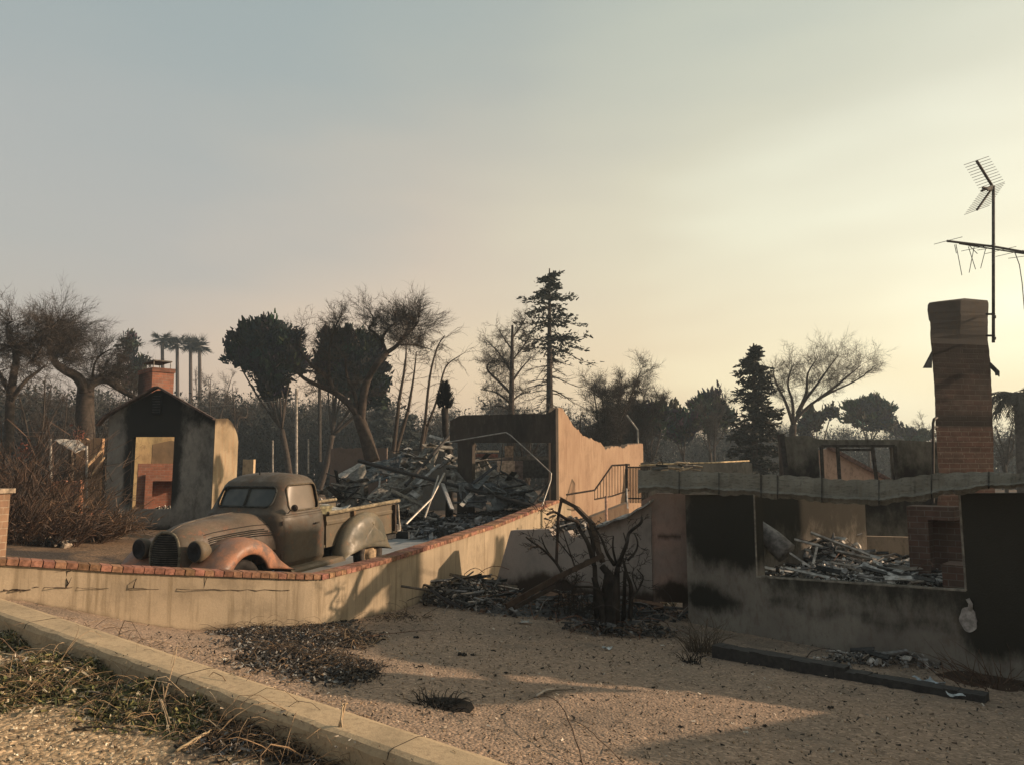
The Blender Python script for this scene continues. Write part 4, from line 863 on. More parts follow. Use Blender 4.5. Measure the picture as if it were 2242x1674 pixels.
# tan raking wall seen through the back window of the house
mb = MB(); mb.slab(quadfn(P(1790, 985, 21), P(1815, 980, 21), P(1950, 1050, 20.5), P(1800, 1065, 21), 0), 4, 4, (0, .2, 0)); mb.uvbox = False
tag(mb.build('stair_gable', m_plaster('pink_tan', (.42, .29, .21), (.36, .25, .19), .5, False)), 'pink tan raking wall seen through the house back window', 'wall')
mb = MB(); mb.bar(P(1812, 977, 20.8), P(1975, 1066, 20.3), .3, .1, (.12, .075, .06)); tag(mb.build('stair_coping', M_attr), 'dark red sloping coping over the pink tan raking wall', 'coping')
# ------------------------------------------------------------------ the old pickup truck
def m_paint(name, base, alt, rust, dust, rough=.5, rs=.55):
    m = NT(name, rough, .35); a = m.noise(3.2, 6, None, .65); b = m.noise(6, 8, None, .7); c_ = m.noise(40, 4)
    c = m.mix(m.step(a, .4, .62), base, alt); c = m.mix(m.step(b, rs, rs + .14), c, rust)
    s = m.n('ShaderNodeSeparateXYZ'); m.l(m.geo.outputs['Normal'], s.inputs[0]); up = m.step(s.outputs[2], .25, .95, 0, .75)
    c = m.mix(m.math('MULTIPLY', up, m.step(b, .3, .6, 1, .5)), c, dust); c = m.mix(m.step(c_, .35, .7, 0, .3), c, tuple(x * .5 for x in base[:3]))
    m.color(c); m.l(m.step(b, .3, .7, rough - .06, rough + .3), m.b.inputs['Roughness']); m.bump(m.math('ADD', b, m.math('MULTIPLY', c_, .3)), .25, .006); return m.m
M_body = m_paint('scorched_paint', (.062, .046, .031), (.045, .039, .03), (.13, .06, .036), (.105, .08, .054))
M_hood = m_paint('scorched_hood', (.07, .055, .038), (.09, .062, .046), (.17, .08, .05), (.17, .125, .085))
M_fend = m_paint('rusted_fender', (.20, .10, .062), (.09, .065, .058), (.29, .13, .072), (.25, .145, .095), .4, .45)
M_rfend = m_paint('dusty_fender', (.07, .068, .052), (.11, .092, .062), (.2, .11, .065), (.24, .19, .115), .38, .6)
M_bed = m_paint('bed_paint', (.10, .078, .048), (.075, .06, .04), (.15, .085, .05), (.16, .12, .08))
m = NT('dirty_glass', .35, .5); n_ = m.noise(5, 4); m.color(m.mix(m.step(n_, .35, .7), (.022, .026, .025), (.05, .05, .042))); M_glass = m.m
m = NT('brown_glass', .4, .4); n_ = m.noise(4, 4); m.color(m.mix(m.step(n_, .35, .7), (.07, .052, .034), (.095, .07, .048))); M_glass2 = m.m
tr = thing('pickup_truck', (-4.30, 10.60, EYE - 1.868), 'burnt 1930s style rounded pickup truck, rusty and dusty, parked behind the low wall', 'truck')
tr.rotation_euler = (Matrix.Rotation(-1.9502, 3, 'Z') @ Matrix.Rotation(.041, 3, 'Y')).to_euler()
def part(mb, name, mat, parent=tr, **k): return mb.build(name, mat, parent, local=True, **k)
def ip(tab, x, k): return float(np.interp(x, [t[0] for t in tab], [t[k] for t in tab]))
# cab: horizontal rings; columns z, xfront, xrear, halfwidth, exponent
cab = [(0.42, -0.83, -1.93, 0.721, 7), (0.5, -0.81, -1.95, 0.7571, 7), (0.9, -0.77, -1.95, 0.7673, 7), (1.12, -0.76, -1.945, 0.7468, 6.5), (1.2, -0.77, -1.94, 0.721, 6), (1.26, -0.82, -1.935, 0.6953, 5.5), (1.32, -0.86, -1.93, 0.6798, 5.5), (1.6, -1.01, -1.9, 0.618, 5), (1.66, -1.06, -1.87, 0.5922, 4.5), (1.71, -1.15, -1.82, 0.5459, 4), (1.745, -1.22, -1.75, 0.4738, 3.4), (1.77, -1.31, -1.61, 0.3605, 3), (1.785, -1.4, -1.53, 0.1854, 2.5), (1.788, -1.44, -1.49, 0.0309, 2)]
def cabpt(th, z, inset=0):
    xf, xr, w, n = [ip(cab, z, k) for k in (1, 2, 3, 4)]; w -= inset; xf -= inset; xr += inset
    a = (xf - xr) / 2; c, s = math.cos(th), math.sin(th)
    f = lambda v: math.copysign(abs(v) ** (2 / n), v)
    crown = 0
    return ((xf + xr) / 2 + a * f(c), w * f(s), z + crown)
zs = sorted(set([round(.42 + .02 * i, 3) for i in range(60)] + [1.62, 1.64, 1.66, 1.675, 1.69, 1.7, 1.71, 1.72, 1.73, 1.74, 1.75, 1.76, 1.768, 1.775, 1.781, 1.785, 1.787, 1.788])); zs = [z for z in zs if z <= 1.788]
ths = []
for q in range(4):     # crowd samples so that straight sides get even columns
    for i in range(44):
        t = i / 44; ths.append((q + t) * math.pi / 2)
def rr(x, y, x0, x1, y0, y1, r):
    dx = max(x0 + r - x, x - x1 + r, 0); dy = max(y0 + r - y, y - y1 + r, 0)
    return x0 <= x <= x1 and y0 <= y <= y1 and dx * dx + dy * dy <= r * r
def win(p):
    x, y, z = p; u = (z - 1.25) / .35
    if abs(y) > .5 and rr(x, z, -1.77, -1.05 - .06 * u, 1.235, 1.61, .09): return 'side'
    if x > -1.2 and abs(y) < .53 and rr(y, z, -.50, .50, 1.31, 1.585, .09): return 'front'
    if x < -1.7 and rr(y, z, -.3, .3, 1.3, 1.52, .06): return 'rear'
    return None
mb = MB(); gf = MB(); gs_ = MB(); dark = MB(); V = [[cabpt(t, z) for t in ths] for z in zs]; k = len(ths)
flat = [p for r in V for p in r]; Fb, Gf, Gs = [], [], []
for i in range(len(zs) - 1):
    for j in range(k):
        f = (i * k + j, i * k + (j + 1) % k, (i + 1) * k + (j + 1) % k, (i + 1) * k + j); c = np.mean([flat[q] for q in f], axis=0); w_ = win(c)
        (Fb if w_ is None else (Gs if w_ == 'side' else Gf)).append(f)
mb.add(flat, np.array(Fb)); part(mb, 'cab', M_body, smooth=True)
ins = [cabpt(t, z, .03) for z in zs for t in ths]
def compact(mb, vs, fs):
    ids = sorted({i for f in fs for i in f}); mp = {a: b for b, a in enumerate(ids)}; mb.add([vs[i] for i in ids], np.array([[mp[i] for i in f] for f in fs]))
mb = MB(); compact(mb, ins, [f for f in Gf if ins[f[0]][0] > -1.5]); part(mb, 'windscreen', M_glass, smooth=True)
mb = MB(); compact(mb, ins, [f for f in Gf if ins[f[0]][0] < -1.5]); part(mb, 'rear_window', M_glass, smooth=True)
mb = MB(); compact(mb, ins, [f for f in Gs if ins[f[0]][1] > 0]); part(mb, 'side_window', M_glass2, smooth=True)
mb = MB(); compact(mb, ins, [f for f in Gs if ins[f[0]][1] < 0]); part(mb, 'side_window', M_glass2, smooth=True)
def surf_side(x, z, off=.0):       # point on the left cab side at x,z
    w, n, xf, xr = ip(cab, z, 3), ip(cab, z, 4), ip(cab, z, 1), ip(cab, z, 2)
    c = (x - (xf + xr) / 2) / ((xf - xr) / 2); c = max(-1, min(1, c)); return Vector((x, w * (1 - abs(c) ** n) ** (1 / n) + off, z))
def surf_front(y, z, off=.0):
    w, n, xf, xr = ip(cab, z, 3), ip(cab, z, 4), ip(cab, z, 1), ip(cab, z, 2); s = abs(y) / w
    return Vector(((xf + xr) / 2 + (xf - xr) / 2 * (1 - s ** n) ** (1 / n) + off, y, z))
def rrpath(x0, x1, y0, y1, r, n=6):
    out = []
    for cx, cy, a in ((x1 - r, y1 - r, 0), (x0 + r, y1 - r, 90), (x0 + r, y0 + r, 180), (x1 - r, y0 + r, 270)):
        for i in range(n + 1): t = R(a + 90 * i / n); out.append((cx + r * math.cos(t), cy + r * math.sin(t)))
    return out + out[:1]
mb = MB(); mb.tube([surf_side(x - .06 * (z - 1.235) / .36 * (x > -1.3), z, .004) for x, z in rrpath(-1.78, -1.04, 1.232, 1.612, .09)], .014, 6, (.1, .08, .055)); part(mb, 'window_frame', M_attr, smooth=True)
mb = MB(); mb.tube([surf_front(y, z, .006) for y, z in rrpath(-.505, .505, 1.305, 1.59, .09)], .015, 6, (.035, .038, .036)); mb.tube([surf_front(0, 1.3, -.01), surf_front(0, 1.45, -.01), surf_front(0, 1.59, -.01)], .013, 6, (.035, .038, .036)); part(mb, 'windscreen_frame', M_attr, smooth=True)
mb = MB(); mb.tube([surf_front(-.47, 1.54, .02), surf_front(-.38, 1.575, .03)], .008, 5, (.02, .02, .02)); part(mb, 'wiper', M_attr)
# door skin, slightly proud, with shut lines and a handle
mb = MB(); dr = MB()
def door(u, v): x = -1.81 + .95 * u; z = .47 + .73 * v; return surf_side(min(x, -.86), z, .007 - .012 * (u < .001 or u > .999 or v < .001 or v > .999))
mb.grid(door, 36, 30); d_ = part(mb, 'door', M_body, smooth=True)
mb = MB(); mb.tube([door(0, v / 10) + Vector((-.006, .0, 0)) for v in range(11)] + [door(u / 10, 1) for u in range(11)] , .004, 4, (.015, .013, .012)); mb.tube([door(1, 1 - v / 10) for v in range(11)] + [door(1 - u / 10, 0) for u in range(11)], .004, 4, (.015, .013, .012)); 
for zz in (1.155, 1.19): mb.tube([surf_side(-.87 - .98 * i / 14, zz, .006) for i in range(15)], .004, 4, (.03, .024, .018))
part(mb, 'shut_line', M_attr)
mb = MB(); mb.tube([surf_side(-1.66, 1.02, .03), surf_side(-1.6, 1.02, .045), surf_side(-1.54, 1.02, .045)], .011, 6, (.09, .07, .05)); mb.build('door_handle', M_attr, d_, local=True, smooth=True)
mb = MB()
for zz in (.62, 1.08): mb = MB(); mb.tube([surf_side(-.862, zz - .03, .012), surf_side(-.862, zz + .03, .012)], .013, 6, (.06, .045, .035)); part(mb, 'door_hinge', M_attr)
mb = MB(); mb.tube([surf_side(-1.0, 1.21, .0), surf_side(-.98, 1.25, .08), surf_side(-1.0, 1.28, .14)], .007, 5, (.05, .04, .03)); 
rings = [[Vector((-1.0 + dx, surf_side(-1.0, 1.28).y + .15 + .055 * s_ * math.cos(t), 1.29 + .05 * s_ * math.sin(t))) for t in [2 * math.pi * i / 16 for i in range(16)]] for dx, s_ in ((.03, .3), (.022, .8), (0, 1), (-.012, 1))]; mb.loft(rings, cap=True, col=(.035, .025, .02)); part(mb, 'wing_mirror', M_attr, smooth=False)
mb = MB(); mb.tube([(-1.28, -.05, 1.76), (-1.28, -.05, 1.81)], .012, 6, (.02, .02, .02)); part(mb, 'roof_lamp_stub', M_attr)
# cowl + hood: arch rings along x
hood = [(-.86, .66, 1.225, .70), (-.7, .60, 1.235, .72), (-.5, .53, 1.235, .74), (-.2, .455, 1.215, .76), (.1, .385, 1.19, .76), (.3, .335, 1.16, .74), (.42, .30, 1.125, .72), (.5, .275, 1.085, .70), (.545, .255, 1.04, .66)]
def hoodpt(t, x, off=0):            # t 0..1 from right skirt over the top to left skirt
    w, zt, zb = [ip(hood, x, k) for k in (1, 2, 3)]; a = math.pi * t; c, s = math.cos(a), math.sin(a); n = 2.6
    y = -w * math.copysign(abs(c) ** (2 / n), c); 
    side = 1.0; z = zb + (zt - zb) * abs(s) ** (2 / n) if s > 1e-6 else zb
    p = Vector((x, y, z)); q = Vector((0, -c, s)); return p + q * off
mb = MB(); xsn = [-.86 + 1.405 * i / 34 for i in range(35)]
mb.loft([[hoodpt(j / 40, x) for j in range(41)] for x in xsn], closed=False); part(mb, 'hood', M_hood, smooth=True)
mb = MB(); mb.tube([hoodpt(.5, x, .004) for x in xsn], .008, 5, (.12, .1, .08)); part(mb, 'hood_hinge', M_attr, smooth=True)
mb = MB(); mb.col = (.018, .016, .014)
for k_, (t0, t1) in enumerate(((.845, .865), (.862, .885), (.88, .905), (.898, .925))):
    pts = [hoodpt(t0 + (t1 - t0) * u, -.68 + .86 * u - .05 * k_ * (1 - u), .006) for u in [i / 12 for i in range(13)]]; mb.tube(pts, .009, 5)
mb.tube([hoodpt(.79 + .02 * u, -.86 + 1.38 * u, .003) for u in [i / 16 for i in range(17)]], .006, 5)
for k_, (t0, t1) in enumerate(((.155, .135), (.138, .115), (.12, .095))):
    mb.tube([hoodpt(t0 + (t1 - t0) * u, -.68 + .86 * u, .006) for u in [i / 12 for i in range(13)]], .009, 5)
part(mb, 'louvres', M_attr)
# grille shell and bars
def gw_(z): return .235 * max(0, 1 - (abs((z - .80) / .29)) ** 2.6) ** .42 if z >= .80 else .235 * max(0, 1 - (abs((z - .80) / .34)) ** 3.2) ** .5
def gx(y, z): w = max(gw_(z), .02); return .56 + .085 * (1 - min(1, abs(y) / .25) ** 2) + .035 * math.sin(max(0, min(1, (1.1 - z) / .6)) * math.pi) - .07 * max(0, (z - .8) / .3) ** 2
mb = MB(); rings = []
for i in range(49):
    a = 2 * math.pi * i / 48; z = .79 + (.30 if math.sin(a) > 0 else .33) * math.sin(a); y = .25 * math.copysign(abs(math.cos(a)) ** .75, math.cos(a)); rings.append(Vector((gx(y, z) - .01, y, z)))
mb.tube(rings, .02, 8, (.13, .115, .085)); part(mb, 'grille_surround', M_attr, smooth=True)
mb = MB(); mb.col = (.012, .012, .012)
outl = [(.0, 1)]; n_ = 28
for i in range(26):
    z0 = .465 + .61 * i / 26; z1 = .465 + .61 * (i + 1) / 26; w0, w1 = max(.03, gw_(z0)), max(.03, gw_(z1))
    for j in range(8):
        ya, yb_ = -1 + j / 4, -1 + (j + 1) / 4; q = lambda y, w, z: (gx(y * w, z) - .03, y * w, z); mb.add([q(ya, w0, z0), q(yb_, w0, z0), q(yb_, w1, z1), q(ya, w1, z1)], [(0, 1, 2, 3)])
part(mb, 'grille_backing', M_attr)
for i in range(21):
    z = .485 + .028 * i; w = gw_(z); mb = MB(); mb.tube([(gx(w * y, z), w * y, z) for y in [-1 + k / 6 for k in range(13)]], .0065, 5, (.055, .05, .042)); part(mb, 'grille_bar', M_attr)
# nose panels between grille and fenders
mb = MB()
for sg in (1, -1):
    def np_(u, v, sg=sg):
        z = .50 + .56 * v; y0 = gw_(z) + .01; wv = ip(hood, .3, 1) + .10 * (1 - v); x0 = gx(y0, z); y = y0 + (max(wv, y0 + .02) - y0) * u; return (x0 - .30 * u ** 1.6, sg * y, z)
    mb.grid(np_, 8, 10)
part(mb, 'nose_panel', M_hood, smooth=True)
# fenders
def fender(sp_, lipc, lipr, y0, yc, yo, sg, mat, name, a0, a1, inner_drop=.10):
    mb = MB(); n = len(sp_); N_ = 48; rings = []
    S = np.array(sp_, float); d = np.concatenate([[0], np.cumsum(np.linalg.norm(np.diff(S, axis=0), axis=1))]); d /= d[-1]
    def cr(t):   # catmull-rom-ish smooth
        xs_ = np.array([np.interp(t + o, d, S[:, k]) for o in (-.05, -.025, 0, .025, .05) for k in (0, 1)]).reshape(5, 2) if .05 < t < .95 else np.array([[np.interp(t, d, S[:, k]) for k in (0, 1)]]); return xs_.mean(0)
    for i in range(N_ + 1):
        t = i / N_; x, z = cr(t); a = R(a0 + (a1 - a0) * t); lx, lz = lipc[0] + lipr * math.cos(a), lipc[1] + lipr * math.sin(a)
        if t < .12: f = t / .12; lx, lz = x + (lx - x) * f * .9 - .015, z + (lz - z) * f
        if t > .88: f = (1 - t) / .12; lx, lz = x + (lx - x) * f * .9 + .015, z + (lz - z) * f
        row = []
        for (yy, k) in ((y0, -1), ((y0 * .5 + yc * .5), -.35), (yc, 0), (yc + (yo - yc) * .35, .03), (yc + (yo - yc) * .62, .10), (yc + (yo - yc) * .82, .22), (yc + (yo - yc) * .95, .42), (yo, .68), (yo - .004, .9), (yo - .012, 1.0), (yo - .04, 1.0)):
            if k < 0: px_, pz_ = x + (lipc[0] - x) * inner_drop * -k, z + (lipc[1] - z) * inner_drop * -k
            else: px_, pz_ = x + (lx - x) * k, z + (lz - z) * k
            row.append((px_, sg * yy, pz_))
        rings.append(row if sg > 0 else row)
    mb.loft(rings, closed=False); o = part(mb, name, mat, smooth=True)
    return o
front_sp = [(.64, .34), (.67, .44), (.66, .54), (.59, .65), (.47, .76), (.30, .87), (.10, .965), (-.12, .985), (-.34, .92), (-.54, .80), (-.72, .64), (-.86, .50), (-.96, .42)]
rear_sp = [(-2.13, .40), (-2.16, .52), (-2.23, .68), (-2.36, .85), (-2.55, .98), (-2.80, 1.055), (-3.05, 1.06), (-3.28, .99), (-3.45, .85), (-3.55, .68), (-3.59, .5), (-3.59, .36)]
for sg in (1, -1):
    fender(front_sp, (0, .36), .40, .30, .60, .90, sg, M_fend, 'front_fender', 5, 178)
    fender(rear_sp, (-3.0, .37), .385, .60, .76, .94, sg, M_rfend, 'rear_fender', -5 + 185, -5 + 0)
    def mk_wheel(x, sg):
        w = MB(); yo = sg * (.80 if x < -1 else .70); 
        prof = [(.20, .03), (.24, .085), (.30, .095), (.335, .075), (.345, .03), (.345, -.03), (.335, -.075), (.30, -.095), (.24, -.085), (.20, -.03)]
        w.loft([[ (x + r * math.cos(t), yo + sg * y_, .345 + r * math.sin(t)) for t in [2 * math.pi * i / 40 for i in range(40)]] for r, y_ in prof], col=(.05, .042, .036) if x < -1 else (.018, .016, .015)); wo = part(w, 'wheel', m_attr('tyre', .95, .1) if False else M_attr, smooth=True)
        h_ = MB(); prof = [(.205, .02), (.19, .05), (.17, .03), (.12, .025), (.115, .07), (.09, .10), (.05, .115), (.001, .118)]
        h_.loft([[(x + r * math.cos(t), yo + sg * y_, .345 + r * math.sin(t)) for t in [2 * math.pi * i / 32 for i in range(32)]] for r, y_ in prof], col=(.30, .22, .14) if x < -1 else (.03, .026, .022)); h_.build('rim', M_attr, wo, local=True, smooth=True)
    mk_wheel(0, sg); mk_wheel(-3.0, sg)
    mb = MB(); mb.slab(lambda u, v, sg=sg: (-.84 - 1.34 * u, sg * (.60 + .31 * v), .425 + .012 * math.sin(v * math.pi) - (.03 if v > .98 else 0)), 30, 8, (0, 0, .035)); part(mb, 'running_board', M_bed, smooth=False)
    # headlamp pod
    mb = MB(); prof = [(.0, .115), (-.01, .128), (-.04, .132), (-.09, .128), (-.15, .108), (-.2, .08), (-.24, .045), (-.26, .004)]
    mb.loft([[(.57 + dx, sg * (.475 - .1 * dx) + r * math.cos(t), .86 + dx * .03 + r * 1.08 * math.sin(t)) for t in [2 * math.pi * i / 28 for i in range(28)]] for dx, r in prof]); hl = part(mb, 'headlight', M_bed if sg > 0 else M_body, smooth=True)
    mb = MB(); mb.loft([[(.57 + dx, sg * .475 + r * math.cos(t), .86 + r * 1.08 * math.sin(t)) for t in [2 * math.pi * i / 28 for i in range(28)]] for dx, r in ((-.005, .118), (.004, .09), (-.03, .05), (-.05, .002))], col=(.02, .02, .022)); mb.build('lens', M_attr, hl, local=True, smooth=True)
    # bed side with rails, ribs
    mb = MB(); mb.slab(lambda u, v, sg=sg: (-2.0 - 2.14 * u, sg * (.665 + .012 * (abs(v - .72) < .06)), .58 + .52 * v), 12, 26, (0, sg * .02, 0)); bs = part(mb, 'bed_side', M_bed)
    mb = MB(); mb.tube([(-2.0, sg * .70, 1.115), (-3.0, sg * .70, 1.13), (-4.22, sg * .70, 1.15)], .032, 8, (.2, .165, .11)); mb.bar((-2.0, sg * .69, 1.095), (-4.2, sg * .69, 1.125), .05, .02, (.035, .03, .025)); mb.build('top_rail', M_attr, bs, local=True, smooth=False)
    for xx in (-2.72, -4.06):
        mb = MB(); mb.bar((xx, sg * .69, .6), (xx, sg * .69, 1.09), .07, .05, (.05, .035, .025) if xx < -4 else (.14, .09, .05)); mb.build('stake_pocket', M_attr, bs, local=True)
mb = MB(); mb.box((-3.05, 0, .60), (2.2, 1.3, .04), None, (.1, .085, .06)); part(mb, 'bed_floor', M_attr)
mb = MB(); mb.slab(lambda u, v: (-2.01, -.66 + 1.32 * u, .6 + .5 * v), 6, 6, (.03, 0, 0)); part(mb, 'bed_front_panel', M_bed)
mb = MB(); mb.slab(lambda u, v: (-4.15 - .42 * v, -.62 + 1.24 * u, .60 - .12 * v), 6, 6, (0, 0, .03), (.09, .07, .05)); part(mb, 'tailgate', M_attr)
mb = MB(); pts = [Vector((-4.18, .68, 1.06)).lerp(Vector((-4.5, .6, .56)), t / 14) + Vector((0, 0, -.06 * math.sin(math.pi * t / 14))) for t in range(15)]
for a, b in zip(pts[:-1], pts[1:]): mb.tube([a, b], rnd.uniform(.005, .011), 4, (.12, .09, .06))
mb.tube([(-4.18, .70, 1.08), (-4.2, .72, .62)], .018, 6, (.4, .36, .3)); part(mb, 'tailgate_chain', M_attr)
mb = MB(); mb.bar((-4.32, -.75, .5), (-4.32, .85, .5), .05, .13, (.03, .035, .04)); mb.bar((-4.2, .62, .5), (-3.6, .5, .5), .06, .08, (.03, .03, .03)); mb.bar((-4.2, -.62, .5), (-3.6, -.5, .5), .06, .08, (.03, .03, .03))
mb.box((-4.25, .58, .64), (.14, .2, .12), None, (.22, .2, .18)); part(mb, 'rear_bumper', M_attr)
mb = MB(); mb.bar((.66, -.7, .46), (.70, 0, .46), .03, .10, (.06, .05, .04)); mb.bar((.70, 0, .46), (.66, .7, .46), .03, .10, (.06, .05, .04)); part(mb, 'front_bumper', M_attr)
mb = MB(); mb.box((-1.7, 0, .42), (4.4, .8, .12), None, (.02, .02, .02)); mb.tube([(0, -.8, .345), (0, .8, .345)], .035, 8, (.02, .02, .02)); mb.tube([(-3, -.8, .345), (-3, .8, .345)], .045, 8, (.02, .02, .02)); 
for xx, r0 in ((0, .37), (-3.0, .37)):
    for sg in (1, -1): mb.box((xx, sg * .56, .66), (.8, .02, .5), None, (.02, .02, .02))
mb.box((-.1, 0, .75), (.9, .5, .4), None, (.03, .028, .025)); part(mb, 'chassis', M_attr)
# seat back inside cab
mb = MB(); mb.slab(lambda u, v: (-1.62 - .1 * v, -.58 + 1.16 * u, .8 + .52 * v), 6, 6, (.06, 0, 0), (.06, .05, .04)); mb.tube([(-1.12 + .17 * math.cos(t) * .35, .33 + .19 * math.sin(t), 1.2 + .17 * math.cos(t) * .8) for t in [2 * math.pi * i / 20 for i in range(21)]], .011, 6, (.02, .02, .02)); part(mb, 'seat_and_steering_wheel', M_attr)
# things in the bed: separate
def inbed(p): return tr.matrix_basis @ Vector(p) if False else (Matrix.Translation(tr.location) @ (Matrix.Rotation(-1.9502, 4, 'Z') @ Matrix.Rotation(.041, 4, 'Y'))) @ Vector(p)
mb = MB(); R3 = np.array((Matrix.Rotation(-1.9502, 3, 'Z') @ Matrix.Rotation(.041, 3, 'Y')))
mb.box(inbed((-2.22, -.05, .9)), (.32, 1.1, .56), R3, (.16, .15, .09)); mb.box(inbed((-2.22, -.05, 1.19)), (.36, 1.14, .035), R3, (.19, .17, .105)); mb.box(inbed((-2.04, .3, .95)), (.02, .2, .1), R3, (.04, .04, .03)); tag(mb.build('tool_box', M_attr), 'dusty olive tool chest across the truck bed behind the cab', 'tool box')
mb = MB(); mb.slab(lambda u, v: inbed((-2.5 - 1.1 * u, -.45 + .5 * v, 1.0 + .1 * u + .04 * math.sin(9 * u + 4 * v))), 12, 6, (0, 0, .02), (.25, .26, .25)); tag(mb.build('sheet_scrap', M_attr), 'crumpled grey sheet scrap lying in the truck bed', 'scrap metal')
# ------------------------------------------------------------------ trees
TW = (.055, .045, .038)
class Tree:
    def __init__(s, seed=1): s.r = random.Random(seed); s.tr = MB(); s.S = []; s.tips = []; s.thin = .028
    def branch(s, p, d, L, r, lvl, prm):
        n = prm['n'][lvl]; seg = L / n; pts = [p]; rad = [r]; d = d.normalized(); rg = s.r; kids = []
        for i in range(n):
            w = prm['wob'][lvl]; d = (d + Vector((rg.gauss(0, w), rg.gauss(0, w), rg.gauss(0, w * .8) + prm['trop'][lvl]))).normalized()
            p = p + d * seg; pts.append(p); rr_ = r * (1 - (i + 1) / n * prm['taper']); rad.append(rr_); 
            if lvl < len(prm['n']) - 1 and (i + 1) / n > prm['from'][lvl]:
                for _ in range(prm['kids'][lvl] if isinstance(prm['kids'][lvl], int) else (1 if rg.random() < prm['kids'][lvl] else 0)): kids.append((p, d, rr_))
        if r < s.thin: 
            for a, b, ra, rb in zip(pts[:-1], pts[1:], rad[:-1], rad[1:]): s.S.append((*a, *b, ra, rb))
        else: s.tr.tube(pts, rad, 6 if r > .08 else 5, prm.get('col', TW), cap=False)
        if lvl >= len(prm['n']) - prm.get('tipl', 1): s.tips.append((pts[-1], d)); s.tips.append((pts[len(pts) // 2], d))
        for (q, dd, rr_) in kids:
            ax = dd.orthogonal().normalized(); ax.rotate(Matrix.Rotation(rg.random() * 2 * math.pi, 3, dd)); nd = dd.copy(); nd.rotate(Matrix.Rotation(R(rg.gauss(*prm['ang'])), 3, ax))
            s.branch(q, nd, L * prm['ratio'] * rg.uniform(.6, 1.25), max(rr_ * prm['rr'], prm['rmin']), lvl + 1, prm)
    def limb(s, pts, r0, r1, k=8, col=TW): 
        pts = [Vector(p) for p in pts]; n = len(pts); fine = []
        for i in range(n - 1):
            a, b = pts[i], pts[i + 1]; p0 = pts[max(i - 1, 0)]; p3 = pts[min(i + 2, n - 1)]
            for j in range(4): t = j / 4; fine.append(.5 * ((2 * a) + (b - p0) * t + (2 * p0 - 5 * a + 4 * b - p3) * t * t + (3 * a - p0 - 3 * b + p3) * t ** 3))
        fine.append(pts[-1]); N_ = len(fine); rad = [r0 + (r1 - r0) * i / (N_ - 1) for i in range(N_)]; s.tr.tube(fine, rad, k, col); return fine, rad
    def sprout(s, fine, rad, every, L, r, prm, up=.4, frm=.25, side=1.0, bias=(0, 0, 0)):
        n = len(fine)
        for i in range(int(n * frm), n):
            for _ in range(every if isinstance(every, int) else (1 if s.r.random() < every else 0)):
                L_k = .6; d = Vector((s.r.gauss(0, 1) * side, s.r.gauss(0, 1) * side, s.r.gauss(up, .6))) + Vector(bias); s.branch(fine[i], d, L * L_k * s.r.uniform(.5, 1.3), r * .6, 0, prm)
    def done(s, name, label, cat, base, leaf=None, leafsize=.2, leafn=3, leafcol=(.03, .034, .024), spread=.25, twcol=None, group=None, crown='crown', aspect=1.4, leafdir=True):
        t = thing(name, base, label, cat, group)
        if s.tr.n: s.tr.build('trunk', M_wood, t, smooth=True)
        m = MB(); m.segs(s.S, 3, twcol or TW)
        if leaf:
            T = np.array([tuple(p) for p, d in s.tips]); D = np.array([tuple(d) for p, d in s.tips]); T = np.repeat(T, leafn, 0) + npr.normal(size=(len(T) * leafn, 3)) * spread; m.cards(T, leafsize, aspect, leafcol, np.repeat(D, leafn, 0) if leafdir else None, colv=.45)
        if m.n: m.build(crown, M_leaf if leaf else M_twig, t)
        return t
def gz(x, y): return float(zi(x, y))
def baseat(px, Y): q = P(px, 1000, Y); return Vector((q.x, Y, gz(q.x, Y) - .1))
FINE = dict(n=[5, 4, 3], wob=[.16, .2, .25], trop=[.06, .05, .03], taper=.8, kids=[2, 2, 0], ratio=.6, rr=.6, rmin=.0045, ang=(36, 14), **{'from': [.1, .1, .2]})
WISP = dict(n=[5, 4, 4], wob=[.1, .1, .1], trop=[.05, .0, -.04], taper=.8, kids=[2, 3, 0], ratio=.6, rr=.55, rmin=.004, ang=(28, 10), **{'from': [.0, .0, .2]})
CURL = dict(n=[6, 5, 4], wob=[.28, .32, .3], trop=[.05, .05, .05], taper=.8, kids=[1, 2, 0], ratio=.55, rr=.6, rmin=.0045, ang=(45, 15), **{'from': [.1, .1, .2]})
def jitd(t, a): return t.r.uniform(-a, a)
def PJ(t, lst, Y, a): return [P(x, y, Y + jitd(t, a) * min(1, i / 2)) for i, (x, y) in enumerate(lst)]
GRP_B = 'bare burnt trees along the horizon'
# far left
t = Tree(3); Y = 26
f, r_ = t.limb(PJ(t, [(20, 990), (22, 880), (30, 820), (36, 785), (30, 758)], Y, .3), .16, .09)
for L_ in ([(30, 758), (17, 732), (16, 712), (28, 704)], [(30, 758), (52, 757), (72, 744), (90, 724), (114, 716), (120, 712)], [(34, 770), (55, 775), (72, 790)], [(30, 758), (10, 762), (-15, 775)], [(72, 790), (85, 770), (92, 755)]):
    f, r_ = t.limb(PJ(t, L_, Y, .4), .07, .02, 6); t.sprout(f, r_, 2, 1.3, .022, FINE, .3, .1)
t.sprout(*t.limb(PJ(t, [(22, 880), (50, 840), (80, 815), (100, 800)], Y, .5), .09, .03, 6), 3, 1.4, .02, CURL, .3, .1)
t.sprout(*t.limb(PJ(t, [(22, 860), (0, 820), (-15, 790), (-30, 760)], Y, .5), .09, .03, 6), 3, 1.4, .02, CURL, .3, .1)
t.done('bare_tree', 'leafless tree with forked curling limbs against the sky at the left edge', 'tree', baseat(20, Y), group=GRP_B)
